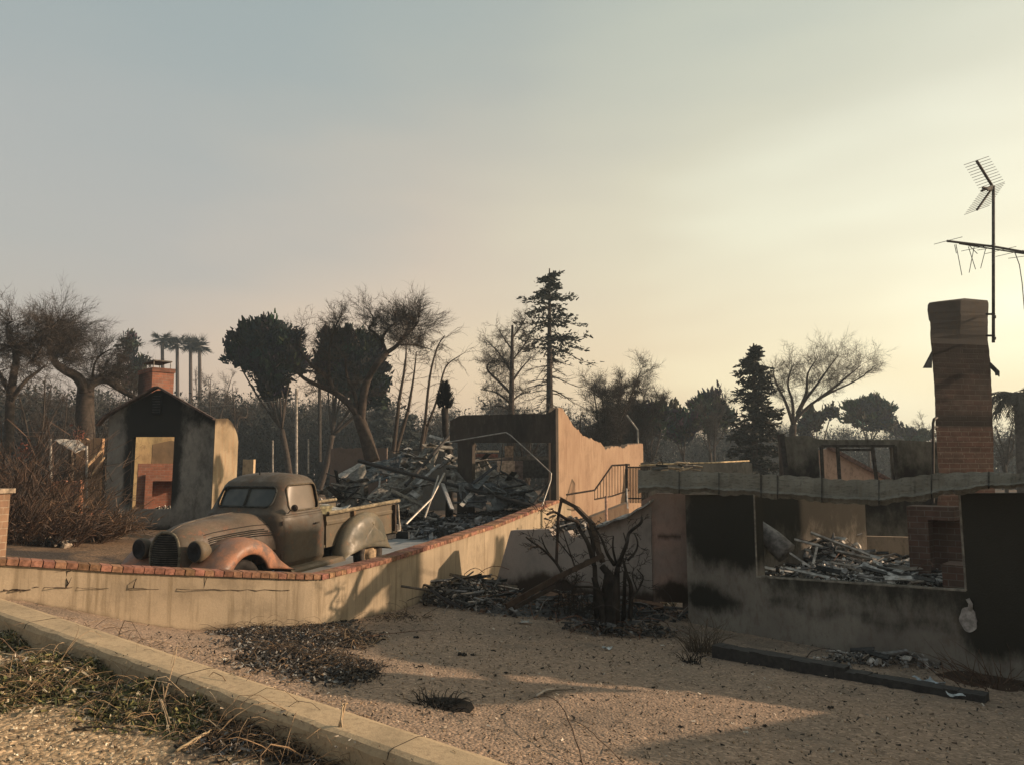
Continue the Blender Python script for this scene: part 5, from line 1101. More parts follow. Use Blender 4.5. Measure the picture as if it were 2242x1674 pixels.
# gnarled tree with arching limbs
t = Tree(5); Y = 31
f, r_ = t.limb(PJ(t, [(188, 1010), (187, 960), (186, 900), (188, 850), (190, 838)], Y, .2), .42, .3, 10)
f, r_ = t.limb([P(*a) for a in ((186, 855, 31), (180, 840, 30.8), (166, 823, 30.5), (143, 811, 30), (122, 795, 29.7), (116, 776, 29.5), (112, 755, 29.6))], .26, .08, 8)
t.sprout(f, r_, 3, 1.5, .026, WISP, .7, .45, 1, (.6, 0, .3))
f, r_ = t.limb([P(*a) for a in ((190, 850, 31), (201, 838, 31), (219, 831, 31.3), (238, 833, 31.6), (258, 848, 32), (277, 860, 32.3), (300, 872, 32.5))], .24, .1, 8); t.sprout(f, r_, 2, 1.6, .025, WISP, .6, .1, 1, (.5, 0, .2))
f, r_ = t.limb([P(*a) for a in ((200, 840, 31), (204, 812, 31), (210, 790, 31), (226, 774, 31), (246, 763, 31))], .06, .02, 6); t.sprout(f, r_, 2, 1.3, .018, WISP, .2, .2, .6, (.9, 0, .2))
f, r_ = t.limb([P(*a) for a in ((118, 785, 29.5), (105, 765, 29.4), (112, 735, 29.3), (125, 722, 29.3))], .06, .02, 6); t.sprout(f, r_, 6, 1.7, .02, WISP, .2, .1, .8, (.9, 0, .1))
t.done('gnarled_tree', 'thick-trunked leafless tree with two arching limbs left of the gable house', 'tree', baseat(188, Y), group=GRP_B)
def bare(seed, px, top, Y, wpx, label, prm=None, r0=.14, name='bare_tree', col=TW, leafy=False, n0=4, lean=0, frm=.35, L=None, group=GRP_B, lowsplit=.35, **kw):
    t = Tree(seed); b = baseat(px, Y); zt = P(px, top, Y).z; H = zt - b.z; prm = prm or FINE; w = wpx / FPX * Y / 2
    for k in range(n0):
        a = 2 * math.pi * (k + t.r.random() * .5) / n0; e = Vector((math.cos(a) * w * t.r.uniform(.5, .9) + lean, math.sin(a) * w * t.r.uniform(.4, .8), H * t.r.uniform(.66, .88)))
        s_ = b + Vector((0, 0, H * lowsplit * t.r.uniform(.7, 1.1))); e = b + e; mid = s_.lerp(e, .5) + Vector((t.r.gauss(0, .1) * w, 0, H * -.02))
        f, r_ = t.limb([b, s_, mid, e] if k == 0 else [s_, s_.lerp(mid, .5) + Vector((0, 0, -.05 * H)), mid, e], r0 if k == 0 else r0 * .6, .02, 7, col); t.sprout(f, r_, 2, (L or w * .7), .022, prm, .6, frm)
    return t.done(name, label, 'tree', b, twcol=col, group=group, **kw)
bare(11, 75, 790, 36, 130, 'grey twiggy tree mass behind the leftmost curling tree', CURL, n0=5)
bare(12, 125, 830, 40, 120, 'low dense twiggy tree left of the gnarled trunk', CURL, n0=5)
bare(13, 255, 850, 42, 110, 'low tangled tree between gnarled trunk and gable chimney', CURL, n0=5)
bare(14, 455, 790, 55, 110, 'distant leafless tree right of the four palms', FINE, n0=4)
bare(15, 515, 800, 50, 90, 'spindly leafless tree just left of the big dark evergreen', CURL, n0=3, lowsplit=.5)
bare(16, 400, 830, 60, 90, 'distant low leafless tree below the palms', CURL, n0=4)
# V-shaped leafless tree before the evergreens
t = Tree(21); Y = 27
t.limb(PJ(t, [(816, 1010), (800, 954), (784, 908)], Y, 0), .27, .19, 10)
for L_, r0, r1, e, Ls in (([(784, 912), (770, 890), (736, 861), (701, 845), (672, 832), (650, 815)], .15, .05, 1, 1.2), ([(730, 856), (718, 826), (693, 808), (667, 781), (656, 757), (662, 720)], .09, .02, 1, 1.2), ([(790, 925), (797, 861), (808, 826), (826, 797), (846, 773)], .16, .1, 0, 1), ([(846, 773), (835, 744), (818, 728), (807, 719), (818, 706), (815, 690)], .06, .025, 2, 1.0), ([(846, 773), (869, 757), (887, 733), (904, 720), (915, 706)], .09, .03, 4, 1.4), ([(873, 755), (895, 755), (917, 757), (945, 766)], .045, .015, 3, .9), ([(720, 826), (722, 760), (735, 715), (748, 690)], .06, .02, 3, 1.0), ([(836, 745), (850, 720), (870, 705), (890, 695)], .045, .015, 3, 1.0), ([(784, 908), (776, 860), (760, 825), (756, 780)], .08, .03, 1, 1)):
    f, r_ = t.limb(PJ(t, L_, Y, .35), r0, r1, 7); 
    if e: t.sprout(f, r_, e, Ls, .018, FINE if e < 4 else WISP, .4, .3)
t.done('leafless_tree', 'large leafless tree forking in a V in front of the two dark evergreens', 'tree', baseat(816, Y), group=GRP_B)
# slim saplings
for i, (b0, pts, lab) in enumerate((((860, 990), [(863, 975), (874, 874), (887, 800), (890, 742)], 'slim upright leafless tree right of the V-shaped tree'), ((868, 990), [(870, 978), (893, 900), (905, 830), (912, 770)], 'second slim leafless tree leaning right beside the first'),
                                   ((921, 1000), [(922, 980), (930, 930), (941, 826), (957, 762), (974, 735)], 'tall slim leafless tree leaning right, left of the charred palm'), ((922, 1000), [(925, 975), (935, 933), (957, 874), (975, 805), (1008, 778)], 'slim leafless tree with drooping twigs above the charred palm'))):
    t = Tree(30 + i); Y = 25 + i; t.limb(PJ(t, [b0] + pts[:2], Y, 0), .1, .06, 6); f, r_ = t.limb(PJ(t, pts[1:], Y, .3), .06, .015, 6)
    t.sprout(f, r_, 2, 1.5 if i > 1 else 1.0, .014, dict(n=[6, 4], wob=[.12, .2], trop=[.04, -.05] if i < 2 else [-.05, -.08], taper=.7, kids=[1, 0], ratio=.5, rr=.6, rmin=.006, ang=(30, 10), **{'from': [.1, .2]}), .1, .0, 1, (.4 * (i > 1), 0, 0))
    t.done('slim_tree', lab, 'tree', baseat(b0[0], Y), group=GRP_B)
# leafy evergreens: limbs + dense clumps inside lumpy ellipsoids
def evergreen(seed, base, lobes, Y, label, col=(.016, .02, .018), name='evergreen_tree', dens=1.0, size=.26, trunk=.22, hollow=.0, group=None, cat='tree', clump=.55):
    t = Tree(seed); b = baseat(base, Y); C = []; rg = t.r; mc = sum([np.array(P(l[0], l[1], Y)) for l in lobes]) / len(lobes); lowz = min(P(l[0], l[1] + l[3], Y).z for l in lobes); fork = Vector((b.x * .6 + mc[0] * .4, Y, b.z + (lowz - b.z) * .7)); t.limb([b, b.lerp(fork, .5) + Vector((.1, 0, 0)), fork], trunk, trunk * .75, 8)
    for (px, py, rx, ry) in lobes:
        c = P(px, py, Y); a = rx / FPX * Y; h = ry / FPX * Y; dpt = a * .8
        s_ = fork.lerp(c, .5) + Vector((rg.gauss(0, .2), rg.gauss(0, .2), -.1 * h)); f, r_ = t.limb([fork, s_, c + Vector((0, 0, -h * .3)), c + Vector((rg.gauss(0, .3) * a, rg.gauss(0, .3) * a, h * .5))], trunk * .35, .02, 6)
        for _ in range(5):
            e = c + Vector((rg.uniform(-.8, .8) * a, rg.uniform(-.7, .7) * dpt, rg.uniform(-.5, .8) * h)); t.limb([c + Vector((0, 0, -h * .6)), (c + e) / 2 + Vector((0, 0, -h * .15)), e], .06, .02, 5)
        nclump = int(48 * dens * a * h / .6 ** 2 * .5)
        for _ in range(nclump):
            v = Vector((rg.gauss(0, 1), rg.gauss(0, 1), rg.gauss(0, 1))).normalized() * (rg.random() ** .45) * rg.choice((.65, .85, .95, 1.0, 1.08, 1.22))
            if v.z < -.3 and rg.random() < .45: continue
            q = c + Vector((v.x * a, v.y * dpt, v.z * h)); cs = clump * rg.uniform(.5, 1.1); C.append((q, cs, v))
    m = MB()
    for q, cs, v in C:
        n = int(46 * rg.uniform(.6, 1.3)); pts = np.array(q) + npr.normal(size=(n, 3)) * cs * np.array([.36, .36, .32]); dd = np.tile(np.array(v) + np.array([0, 0, .7]), (n, 1)); m.cards(pts, size * .62, 1.9, tuple(k * rg.uniform(.6, 1.5) for k in col), dd, colv=.4)
    o = thing(name, b, label, cat, group); t.tr.build('trunk', M_wood, o, smooth=True); m.build('crown', M_leaf, o); return o
evergreen(41, 640, [(548, 745, 40, 42), (520, 775, 26, 30), (592, 738, 38, 40), (560, 790, 46, 42), (628, 745, 36, 38), (600, 800, 44, 40), (575, 715, 26, 22), (640, 790, 30, 40), (600, 850, 36, 26)], 44, 'left of the two big dark evergreens, rounded dense crown', dens=.62)
evergreen(42, 696, [(735, 755, 38, 32), (775, 745, 38, 30), (815, 775, 32, 34), (760, 795, 52, 42), (720, 800, 34, 46), (810, 820, 34, 42), (828, 850, 20, 34), (770, 840, 44, 30), (795, 870, 30, 24), (745, 735, 26, 16)], 46, 'right of the two big dark evergreens, behind the V-shaped leafless tree', dens=.62)
# small conifer left of palms
evergreen(43, 285, [(284, 745, 18, 24), (283, 775, 22, 22), (290, 800, 24, 20), (262, 815, 14, 12), (312, 792, 12, 10), (285, 835, 28, 20)], 62, 'small oval evergreen beside the palms, left of the gable chimney', (.035, .04, .033), dens=.28, size=.25, trunk=.14, clump=.7)
# broad hazy trees on the right
for i, (bp_, lobes, lab) in enumerate(((
    (1420, [(1400, 900, 30, 24), (1440, 905, 32, 28), (1420, 925, 44, 26), (1385, 925, 20, 22)], 'broad dark round tree right of the tan garage wall'),
    (1500, [(1470, 915, 30, 28), (1505, 920, 34, 30), (1490, 945, 40, 26)], 'second broad dark round tree right of the tan garage wall'),
    (1550, [(1535, 885, 26, 30), (1565, 880, 28, 30), (1550, 920, 42, 30), (1585, 920, 26, 30)], 'taller thin-leaved dark tree just left of the spruce'),
    (1800, [(1790, 915, 30, 20), (1770, 935, 30, 18), (1820, 900, 20, 16)], 'low dark tree between the spruce and the round leafy tree'),
    (1895, [(1870, 890, 24, 22), (1915, 880, 24, 22), (1940, 895, 16, 16), (1895, 915, 50, 26), (1930, 925, 30, 22)], 'round leafy dark tree behind the house left of the tall chimney'),
    (1995, [(1985, 945, 26, 14), (2015, 955, 24, 14), (1960, 940, 22, 12)], 'low hazy tree line bush left of the tall chimney')))):
    evergreen(50 + i, bp_, lobes, 44 + 3 * i, lab, (.045, .05, .042), name='broad_tree', dens=.42, size=.24, trunk=.15, group='broad trees on the right horizon', clump=.6)
# tall sparse conifer
def conifer(seed, px, top, Y, profile, label, tuft=True, name='conifer_tree', step=.5, r0=.28, nb=5, droop=-.15, dead=0, col=(.03, .036, .028), ncard=10, size=.2, base=None, group=None):
    t = Tree(seed); b = baseat(px if base is None else base, Y); zt = P(px, top, Y).z; H = zt - b.z; rg = t.r; tx = P(px, top, Y).x
    f, r_ = t.limb([b, b.lerp(Vector((tx, Y, zt)), .5), Vector((tx, Y, zt))], r0, .03, 8); m = MB(); z = b.z + .8; fol = []
    while z < zt - .1:
        py = 1030 - (z - EYE) / Y * FPX * 1.0; w = float(np.interp(py, [p[0] for p in profile], [p[1] for p in profile])) / FPX * Y; k = (z - b.z) / H; cx = b.x + (tx - b.x) * k
        for _ in range(nb):
            a = rg.random() * 2 * math.pi; L_ = w * rg.uniform(.45, 1.15); 
            if L_ < .1: continue
            p = Vector((cx, Y, z + rg.uniform(-.5, .5) * step)); d = Vector((math.cos(a), math.sin(a), rg.uniform(-.1, .5) * (.3 + k) + droop * .5)); pts = [p]; n = 6
            for i in range(n): d = (d + Vector((rg.gauss(0, .1), rg.gauss(0, .1), droop * (1 if i < n * .6 else -1.2) + rg.gauss(0, .06)))).normalized(); pts.append(pts[-1] + d * L_ / n)
            rb = max(.02, .055 * L_ / 3); 
            if rb > .028: t.tr.tube(pts, [rb * (1 - .8 * i / n) for i in range(n + 1)], 5, TW, cap=False)
            else:
                for i in range(n): t.S.append((*pts[i], *pts[i + 1], rb * (1 - .7 * i / n), rb * (1 - .7 * (i + 1) / n)))
            isdead = py > dead
            for i in range(1, n + 1):
                for _ in range(2 if not isdead else 2):
                    dd = (pts[i] - pts[i - 1]).normalized(); q = pts[i - 1].lerp(pts[i], rg.random()); sd = (dd.cross(Vector((0, 0, 1))) * rg.choice((-1, 1)) + dd * .7 + Vector((0, 0, rg.gauss(.05, .2)))).normalized(); l2 = L_ * .28 * rg.uniform(.4, 1.1)
                    e = q + sd * l2; t.S.append((*q, *e, .014, .006)); 
                    if not isdead: fol.append((q.lerp(e, rg.uniform(.3, 1)), sd, l2))
        z += step * rg.uniform(.7, 1.3)
    if fol:
        for q, sd, l2 in fol:
            n = ncard; pts = np.array(q)[None] + np.array(sd)[None] * npr.uniform(-.4, .5, (n, 1)) * l2 + npr.normal(size=(n, 3)) * np.array([.13, .13, .08]) * min(1.5, l2 + .4); m.cards(pts, size, 1.8, col, np.tile(np.array(sd), (n, 1)), colv=.4)
    o = thing(name, b, label, 'tree', group); t.tr.build('trunk', M_wood, o, smooth=True); m.segs(t.S, 3, TW); m.build('crown', M_leaf, o); return o
conifer(61, 1203, 588, 38, [(588, 14), (600, 30), (625, 44), (645, 66), (675, 84), (700, 62), (712, 76), (740, 104), (770, 96), (800, 90), (850, 80), (900, 60)], 'tallest tree, sparse dark conifer above the garage ruin', step=.42, nb=5, dead=775, ncard=5, size=.085)
t = Tree(62); Y = 35
f, r_ = t.limb(PJ(t, [(1119, 985), (1119, 930), (1120, 860), (1121, 780), (1122, 712)], Y, 0), .2, .05, 8)
for L_, r0 in (([(1119, 862), (1100, 842), (1078, 822), (1066, 806), (1072, 794), (1088, 798)], .08), ([(1119, 885), (1098, 866), (1078, 856), (1052, 852)], .06), ([(1120, 815), (1104, 790), (1088, 768), (1066, 746)], .06), ([(1121, 765), (1104, 742), (1092, 722)], .045), ([(1122, 740), (1138, 718), (1150, 698)], .05), ([(1120, 838), (1142, 806), (1164, 782)], .06), ([(1121, 790), (1142, 764), (1158, 738)], .05), ([(1119, 900), (1096, 888), (1076, 890)], .05), ([(1119, 880), (1140, 862), (1162, 856)], .05), ([(1121, 800), (1100, 792), (1080, 790)], .04)):
    f, r_ = t.limb(PJ(t, L_, Y, .5), r0, .02, 6); t.sprout(f, r_, 2, 1.2, .022, CURL, .5, .15)
t.done('bare_tree', 'bare crooked-limbed tree standing just left of the tallest conifer', 'tree', baseat(1119, Y), group=GRP_B)
conifer(63, 1650, 752, 31, [(752, 4), (780, 22), (820, 38), (860, 50), (900, 62), (940, 70), (975, 76), (1000, 60), (1040, 60)], 'dense pointed spruce in front of the right-hand trees', name='spruce_tree', step=.3, r0=.2, nb=8, droop=-.1, dead=2000, ncard=5, size=.08, col=(.028, .03, .026))
t_small = conifer(64, 835, 880, 60, [(880, 5), (920, 25), (960, 40), (1000, 50)], 'small hazy conical tree behind the V-shaped leafless tree', name='spruce_tree', step=.5, r0=.15, nb=6, dead=2000, ncard=6, size=.25, col=(.05, .055, .05))
conifer(65, 893, 905, 62, [(905, 5), (930, 22), (960, 34), (1000, 45)], 'small hazy conical tree left of the charred palm', name='spruce_tree', step=.55, r0=.15, nb=6, dead=2000, ncard=6, size=.25, col=(.05, .055, .05))
# bare round trees in the middle
bare(71, 1312, 768, 33, 150, 'wide leafless tree right of the tallest conifer', dict(FINE, kids=[4, 3, 0], ang=(48, 16)), n0=8, r0=.14, lean=.8, lowsplit=.35)
bare(72, 1368, 800, 35, 110, 'leafless twiggy tree leaning right above the tan garage wall', dict(FINE, kids=[4, 3, 0], ang=(48, 16)), n0=6, r0=.1, lean=1.0)
bare(73, 1155, 870, 32, 130, 'low bushy leafless tree behind the garage header', CURL, n0=5, lowsplit=.3)
bare(74, 1260, 880, 33, 90, 'low twiggy tree behind the jagged peak of the tan wall', CURL, n0=4, lowsplit=.3)
bare(75, 1565, 830, 46, 100, 'thin wispy leafless tree behind the trees left of the spruce', FINE, n0=4, lowsplit=.5, r0=.08)
bare(76, 1425, 880, 40, 60, 'spindly leafless tree among the broad dark trees', CURL, n0=4, lowsplit=.4, r0=.1)
# vase-shaped tree
t = Tree(81); Y = 36
t.limb(PJ(t, [(1733, 975), (1737, 930)], Y, 0), .2, .16)
for L_ in ([(1737, 930), (1720, 880), (1700, 840), (1692, 810)], [(1737, 930), (1735, 880), (1725, 840), (1735, 800)], [(1737, 930), (1760, 880), (1790, 840), (1815, 805), (1835, 778)], [(1740, 920), (1775, 885), (1820, 858), (1870, 835), (1905, 812)], [(1745, 905), (1765, 860), (1768, 820), (1785, 790)], [(1790, 875), (1830, 845), (1860, 820), (1885, 800)]):
    f, r_ = t.limb(PJ(t, L_, Y, .8), .09, .02, 6); t.sprout(f, r_, 2, 1.5, .018, FINE, .7, .3)
t.done('vase_shaped_tree', 'pale vase-shaped leafless tree right of the spruce', 'tree', baseat(1735, Y), twcol=(.12, .1, .08), group=GRP_B)
# drooping palm at the right edge
def frond(m, p, d, L_, droop, col, w=.5, n=10, leaf=.02):
    pts = [p]; d = d.normalized()
    for i in range(n): d = (d + Vector((0, 0, droop))).normalized(); pts.append(pts[-1] + d * L_ / n)
    S = [(*a, *b, .018 * (1 - i / n) + .004, .018 * (1 - (i + 1) / n) + .004) for i, (a, b) in enumerate(zip(pts[:-1], pts[1:]))]
    for i in range(2, n):
        dd = (pts[i] - pts[i - 1]).normalized(); sd = dd.cross(Vector((0, 0, 1)))
        for sg in (-1, 1):
            for h in (0, .5):
                q = pts[i - 1].lerp(pts[i], h); e = q + (sd * sg + dd * .6 + Vector((0, 0, -.5 + rnd.gauss(0, .15)))) * w * (1 - .5 * i / n) * rnd.uniform(.7, 1.1); S.append((*q, *e, leaf, .003))
    m.segs(S, 3, col)
t = thing('drooping_palm', baseat(2235, 24), 'grey drooping date palm cut off by the right edge', 'tree')
m = MB(); b = baseat(2235, 24); c = P(2235, 870, 24); m.tube([b, b.lerp(c, .5), c], [.22, .2, .2], 10, (.09, .08, .07)); m.build('trunk', M_wood, t, smooth=True)
m = MB()
for k in range(34):
    a = 2 * math.pi * k / 34 + rnd.random() * .2; frond(m, c, Vector((math.cos(a), math.sin(a), rnd.uniform(.2, 1.2))), rnd.uniform(1.3, 1.9), -rnd.uniform(.16, .26), (.075, .07, .06), .4)
m.build('crown', M_twig, t)
bare(91, 2200, 880, 34, 90, 'thin leafless tree left of the drooping palm at right edge', CURL, n0=4, r0=.1, lowsplit=.4)
bare(92, 2010, 900, 60, 70, 'tiny hazy leafless tree left of the tall chimney', FINE, n0=3, r0=.07, lowsplit=.4)
# four fan palms
for i, (px, top, Y, lab) in enumerate(((355, 728, 92, 'leftmost of the four fan palms, above the gable chimney'), (388, 738, 95, 'second of the four fan palms from the left'), (417, 736, 94, 'third of the four fan palms from the left, slightly leaning'), (437, 742, 93, 'rightmost of the four fan palms'))):
    b = baseat(px - 6 + (4 if i == 0 else 0), Y); c = P(px, top + 16, Y); t = thing('fan_palm', b, lab, 'palm tree', 'row of tall fan palms')
    m = MB(); m.tube([b, b.lerp(c, .5) + Vector((.3, 0, 0)), c], [.32, .25, .2], 8, (.06, .05, .045)); m.build('trunk', M_wood, t, smooth=True)
    m = MB(); rg = random.Random(i + 5)
    for k in range(26):
        a = rg.random() * 2 * math.pi; e = rg.uniform(-.9, 1.1); d = Vector((math.cos(a) * math.cos(e), math.sin(a) * math.cos(e), math.sin(e))); h = c + d * rg.uniform(.35, .8); m.segs([(*c, *h, .03, .03)], 3, (.05, .05, .04))
        sd = d.cross(Vector((0, 0, 1))).normalized(); u2 = sd.cross(d)
        for j in range(9):
            f_ = (j - 4) / 4; e2 = h + (d * math.cos(f_ * 1.2) + sd * math.sin(f_ * 1.2)) * 1.0 * rg.uniform(.7, 1.2) + Vector((0, 0, rg.uniform(-.25, .05))); m.segs([(*h, *e2, .06, .012)], 3, (.02, .022, .018))
    m.build('crown', M_leaf, t)
# charred small palm
b = baseat(972, 20.5); b = P(985, 1000, 20.5); c = P(974, 893, 20.5); t = thing('charred_palm', (b.x, b.y, gz(b.x, b.y)), 'small charred palm with a stiff dark flame-shaped crown beside the garage header', 'palm tree')
m = MB(); m.tube([Vector((b.x, b.y, gz(b.x, b.y) - .1)), b, P(975, 945, 20.5), c], [.11, .1, .085, .095], 8, (.03, .027, .025)); m.build('trunk', M_wood, t, smooth=True)
m = MB()
for k in range(420):
    a = rnd.random() * 2 * math.pi; h = rnd.random(); rad = .21 * math.sin(math.pi * min(1, h * .8 + .25)) * (1 - h * .55); q = c + Vector((math.cos(a) * rad * rnd.random() ** .4, math.sin(a) * rad, h * .62)); e = q + Vector((math.cos(a) * .1, math.sin(a) * .1, .16)); m.segs([(*q, *e, .022, .004)], 3, (.018, .02, .024))
for k in range(10):
    a = rnd.random() * 2 * math.pi; m.segs([(*(c + Vector((0, 0, .2))), *(c + Vector((math.cos(a) * .5, math.sin(a) * .5, rnd.uniform(-.1, .2)))), .01, .004)], 3, (.03, .03, .03))
m.build('crown', M_twig, t)

# distant woodland (reads as one mass)
def woodland(name, label, spans, col):
    C = []; S = []
    for (x0, x1, y0, y1, Y0, Y1, n) in spans:
        for _ in range(n):
            Y = rnd.uniform(Y0, Y1); px = rnd.uniform(x0, x1); t_ = (px - x0) / (x1 - x0); top = y0 + (y1 - y0) * t_ + 14 * math.sin(px * .05) + 8 * math.sin(px * .13 + 2)
            q = P(px, top + abs(rnd.gauss(0, 1)) * 8, Y); g = gz(q.x, Y)
            for _k in range(rnd.randint(5, 9)):
                z = g + (q.z - g) * rnd.random() ** .8; C.append((q.x + rnd.gauss(0, .8), Y + rnd.gauss(0, .8), z))
            for _k in range(7):
                a = rnd.random() * 6.28; z = g + (q.z - g) * rnd.uniform(.15, .9); r_ = rnd.uniform(.5, 1.4); e = (q.x + math.cos(a) * r_, Y + math.sin(a) * r_, z + rnd.uniform(.3, 1.5)); S.append((q.x, Y, z, *e, .03, .014))
                for _j in range(3): S.append((*e, e[0] + rnd.gauss(0, .5), e[1] + rnd.gauss(0, .5), e[2] + rnd.uniform(-.1, .9), .014, .004))
            if rnd.random() < .5: S.append((q.x, Y, g, q.x + rnd.gauss(0, .3), Y, q.z + rnd.uniform(-.5, 1.2), .08, .01))
    C = np.array(C); C = np.repeat(C, 6, 0) + npr.normal(size=(len(C) * 6, 3)) * .5
    m = MB(); m.cards(C, .15, 1.4, col, colv=.35); m.segs(S, 3, (.06, .055, .05)); return tag(m.build(name, M_leaf), label, 'woodland', kind='stuff')
woodland('woodland', 'dim mass of far-off woods behind everything along the horizon', [(200, 560, 880, 880, 60, 85, 500), (520, 860, 880, 900, 60, 85, 620), (820, 1110, 930, 900, 65, 95, 380), (1080, 1420, 905, 930, 60, 80, 420), (1380, 1720, 940, 955, 70, 110, 420), (1680, 2080, 950, 962, 70, 110, 420), (2120, 2400, 960, 950, 60, 100, 260), (-150, 220, 850, 880, 50, 75, 420)], (.032, .034, .03))

# brown burnt brush at the left
def brush(seed, px, pyb, pyt, Y, w, n, label, col, lean=(0, 0), zf=None, name='burnt_shrub', group='burnt brown shrubs at the left', L=None, rough=.16):
    t = Tree(seed); q = P(px, pyb, Y); zt = P(px, pyt, Y).z; g = gz(q.x, Y) if zf is None else float(zf(q.x, Y)); H = zt - g; S = []
    for _ in range(n):
        a = t.r.random() * 2 * math.pi; r = w * t.r.random() ** .5; p = Vector((q.x + math.cos(a) * r, Y + math.sin(a) * r * .6, g - .05)); d = Vector((math.cos(a) * .35 + lean[0] + t.r.gauss(0, .25), math.sin(a) * .3, 1 + lean[1])).normalized(); l = H * t.r.uniform(.5, 1.1); k = 6; r0 = t.r.uniform(.005, .012)
        for i in range(k):
            e = p + d * l / k; S.append((*p, *e, r0 * (1 - i / k * .7), r0 * (1 - (i + 1) / k * .7)))
            for _k in range(2):
                dd = (d + Vector((t.r.gauss(0, .6), t.r.gauss(0, .6), t.r.gauss(.1, .4)))).normalized(); S.append((*p, *(p + dd * l * .22), .007, .003))
            p = e; d = (d + Vector((t.r.gauss(lean[0] * .15, rough), t.r.gauss(0, rough), t.r.gauss(-.03, rough * .7)))).normalized()
    m = MB(); m.segs(S, 3, col); k = np.repeat(.6 + .9 * npr.random(len(S)), 6)[:, None]; gq = np.repeat(npr.random(len(S)), 6)[:, None]; m.c[-1] = (m.c[-1] * (1 - gq * .6) + m.c[-1].mean(1, keepdims=True) * gq * .6) * k * .85
    return tag(m.build(name, M_twig), label, 'shrub', group)
brush(101, 30, 1100, 905, 17, 1.0, 85, 'reddish brown upright dead brush above the gate pillar', (.11, .065, .042))
brush(102, 70, 1110, 960, 16.5, .9, 75, 'tangled brown dead brush just right of the tallest brush', (.10, .065, .042), (.2, 0))
brush(103, 120, 1120, 1040, 15.5, 1.0, 110, 'low brown swept brush leaning right before the brick wall', (.16, .095, .055), (.6, -.2))
brush(104, 175, 1125, 1055, 16, .7, 110, 'low straw brown brush nearest the gable wall', (.19, .115, .065), (.7, -.3))
brush(105, 75, 1150, 1075, 14.5, .8, 120, 'lowest dark brown brush in front, far left', (.12, .07, .045), (.5, -.2))
brush(106, -5, 1120, 980, 14.5, .5, 80, 'dark brush right behind the brick gate pillar', (.08, .05, .035))
brush(107, 140, 1040, 930, 25, 1.4, 120, 'grey brown dead brush behind the shed sheet', (.09, .07, .055))
brush(108, 225, 960, 880, 28, 1.2, 90, 'grey dead brush behind the left eave of the gable wall', (.08, .065, .055))

# ------------------------------------------------------------------ burnt bush and plants in the yard
t = Tree(111); CH = (.03, .024, .02); base = Vector((P(1340, 1385, 10.3).x, 10.3, float(zo(1.4, 10.3)) - .05))
Yb = 10.4
f, r_ = t.limb([P(1338, 1392, Yb), P(1330, 1330, Yb), P(1342, 1275, Yb), P(1318, 1238, Yb + .1)], .085, .045, 9, CH)
for (x0, x1, x2, yt, r0, dy) in ((1312, 1306, 1302, 1236, .05, .1), (1322, 1318, 1300, 1262, .06, -.08), (1350, 1352, 1352, 1240, .045, 0), (1330, 1322, 1330, 1255, .07, .05), (1362, 1366, 1368, 1250, .035, .1), (1342, 1336, 1348, 1270, .06, -.1)):
    f, r_ = t.limb([P(x0, 1392, Yb + dy), P(x1, 1330, Yb + dy), P(x2, yt, Yb)], r0, r0 * .6, 8, CH)
PB = dict(n=[4, 3, 3], wob=[.22, .25, .3], trop=[.04, .04, .02], taper=.6, kids=[1, 1, 0], ratio=.6, rr=.65, rmin=.005, ang=(35, 12), col=CH, **{'from': [.3, .2, .3]})
for L_, r0 in (([(1300, 1235), (1288, 1190), (1268, 1155), (1262, 1140), (1240, 1135), (1215, 1120), (1198, 1125)], .035), ([(1216, 1122), (1208, 1112)], .012), ([(1235, 1262), (1220, 1235), (1200, 1212), (1180, 1195), (1165, 1185), (1152, 1175)], .022), ([(1215, 1228), (1195, 1200), (1185, 1175)], .016), ([(1180, 1195), (1160, 1198)], .01), ([(1262, 1250), (1252, 1220), (1240, 1185), (1232, 1160)], .014), ([(1252, 1220), (1228, 1190), (1222, 1180)], .01),
                ([(1345, 1370), (1348, 1290), (1350, 1250), (1362, 1215), (1372, 1190), (1378, 1165), (1402, 1145), (1405, 1132)], .04), ([(1350, 1235), (1342, 1200), (1343, 1172)], .02), ([(1375, 1225), (1392, 1205), (1396, 1185), (1388, 1165)], .018), ([(1372, 1190), (1365, 1165)], .012), ([(1378, 1370), (1382, 1290), (1372, 1255), (1362, 1215)], .035), ([(1385, 1310), (1400, 1285), (1408, 1262), (1395, 1245)], .014), ([(1395, 1290), (1385, 1262), (1388, 1240)], .011),
                ([(1320, 1300), (1300, 1285), (1255, 1282), (1240, 1270)], .02), ([(1300, 1232), (1296, 1180), (1285, 1150)], .03), ([(1345, 1235), (1330, 1212), (1318, 1180), (1300, 1150)], .028), ([(1290, 1190), (1276, 1170)], .015)):
    f, r_ = t.limb([P(x, y, Yb + t.r.uniform(-.25, .25)) for x, y in L_], r0, r0 * .45, 6, CH); t.sprout(f, r_, .35, .3, .008, PB, .4, .2)
for (x, y) in ((1250, 1300), (1225, 1310), (1280, 1320), (1260, 1290), (1300, 1330), (1240, 1330)):
    f, r_ = t.limb([P(x, 1345, Yb - .1), P(x - 4, (y + 1345) / 2, Yb), P(x - 14 + t.r.uniform(0, 20), y - 30, Yb)], .012, .004, 5, CH); t.sprout(f, r_, 1, .25, .006, PB, .4, .1)
t.done('burnt_bush', 'charred bush with antler-like black branches in front of the grey wall', 'shrub', base, twcol=CH, crown='twigs')
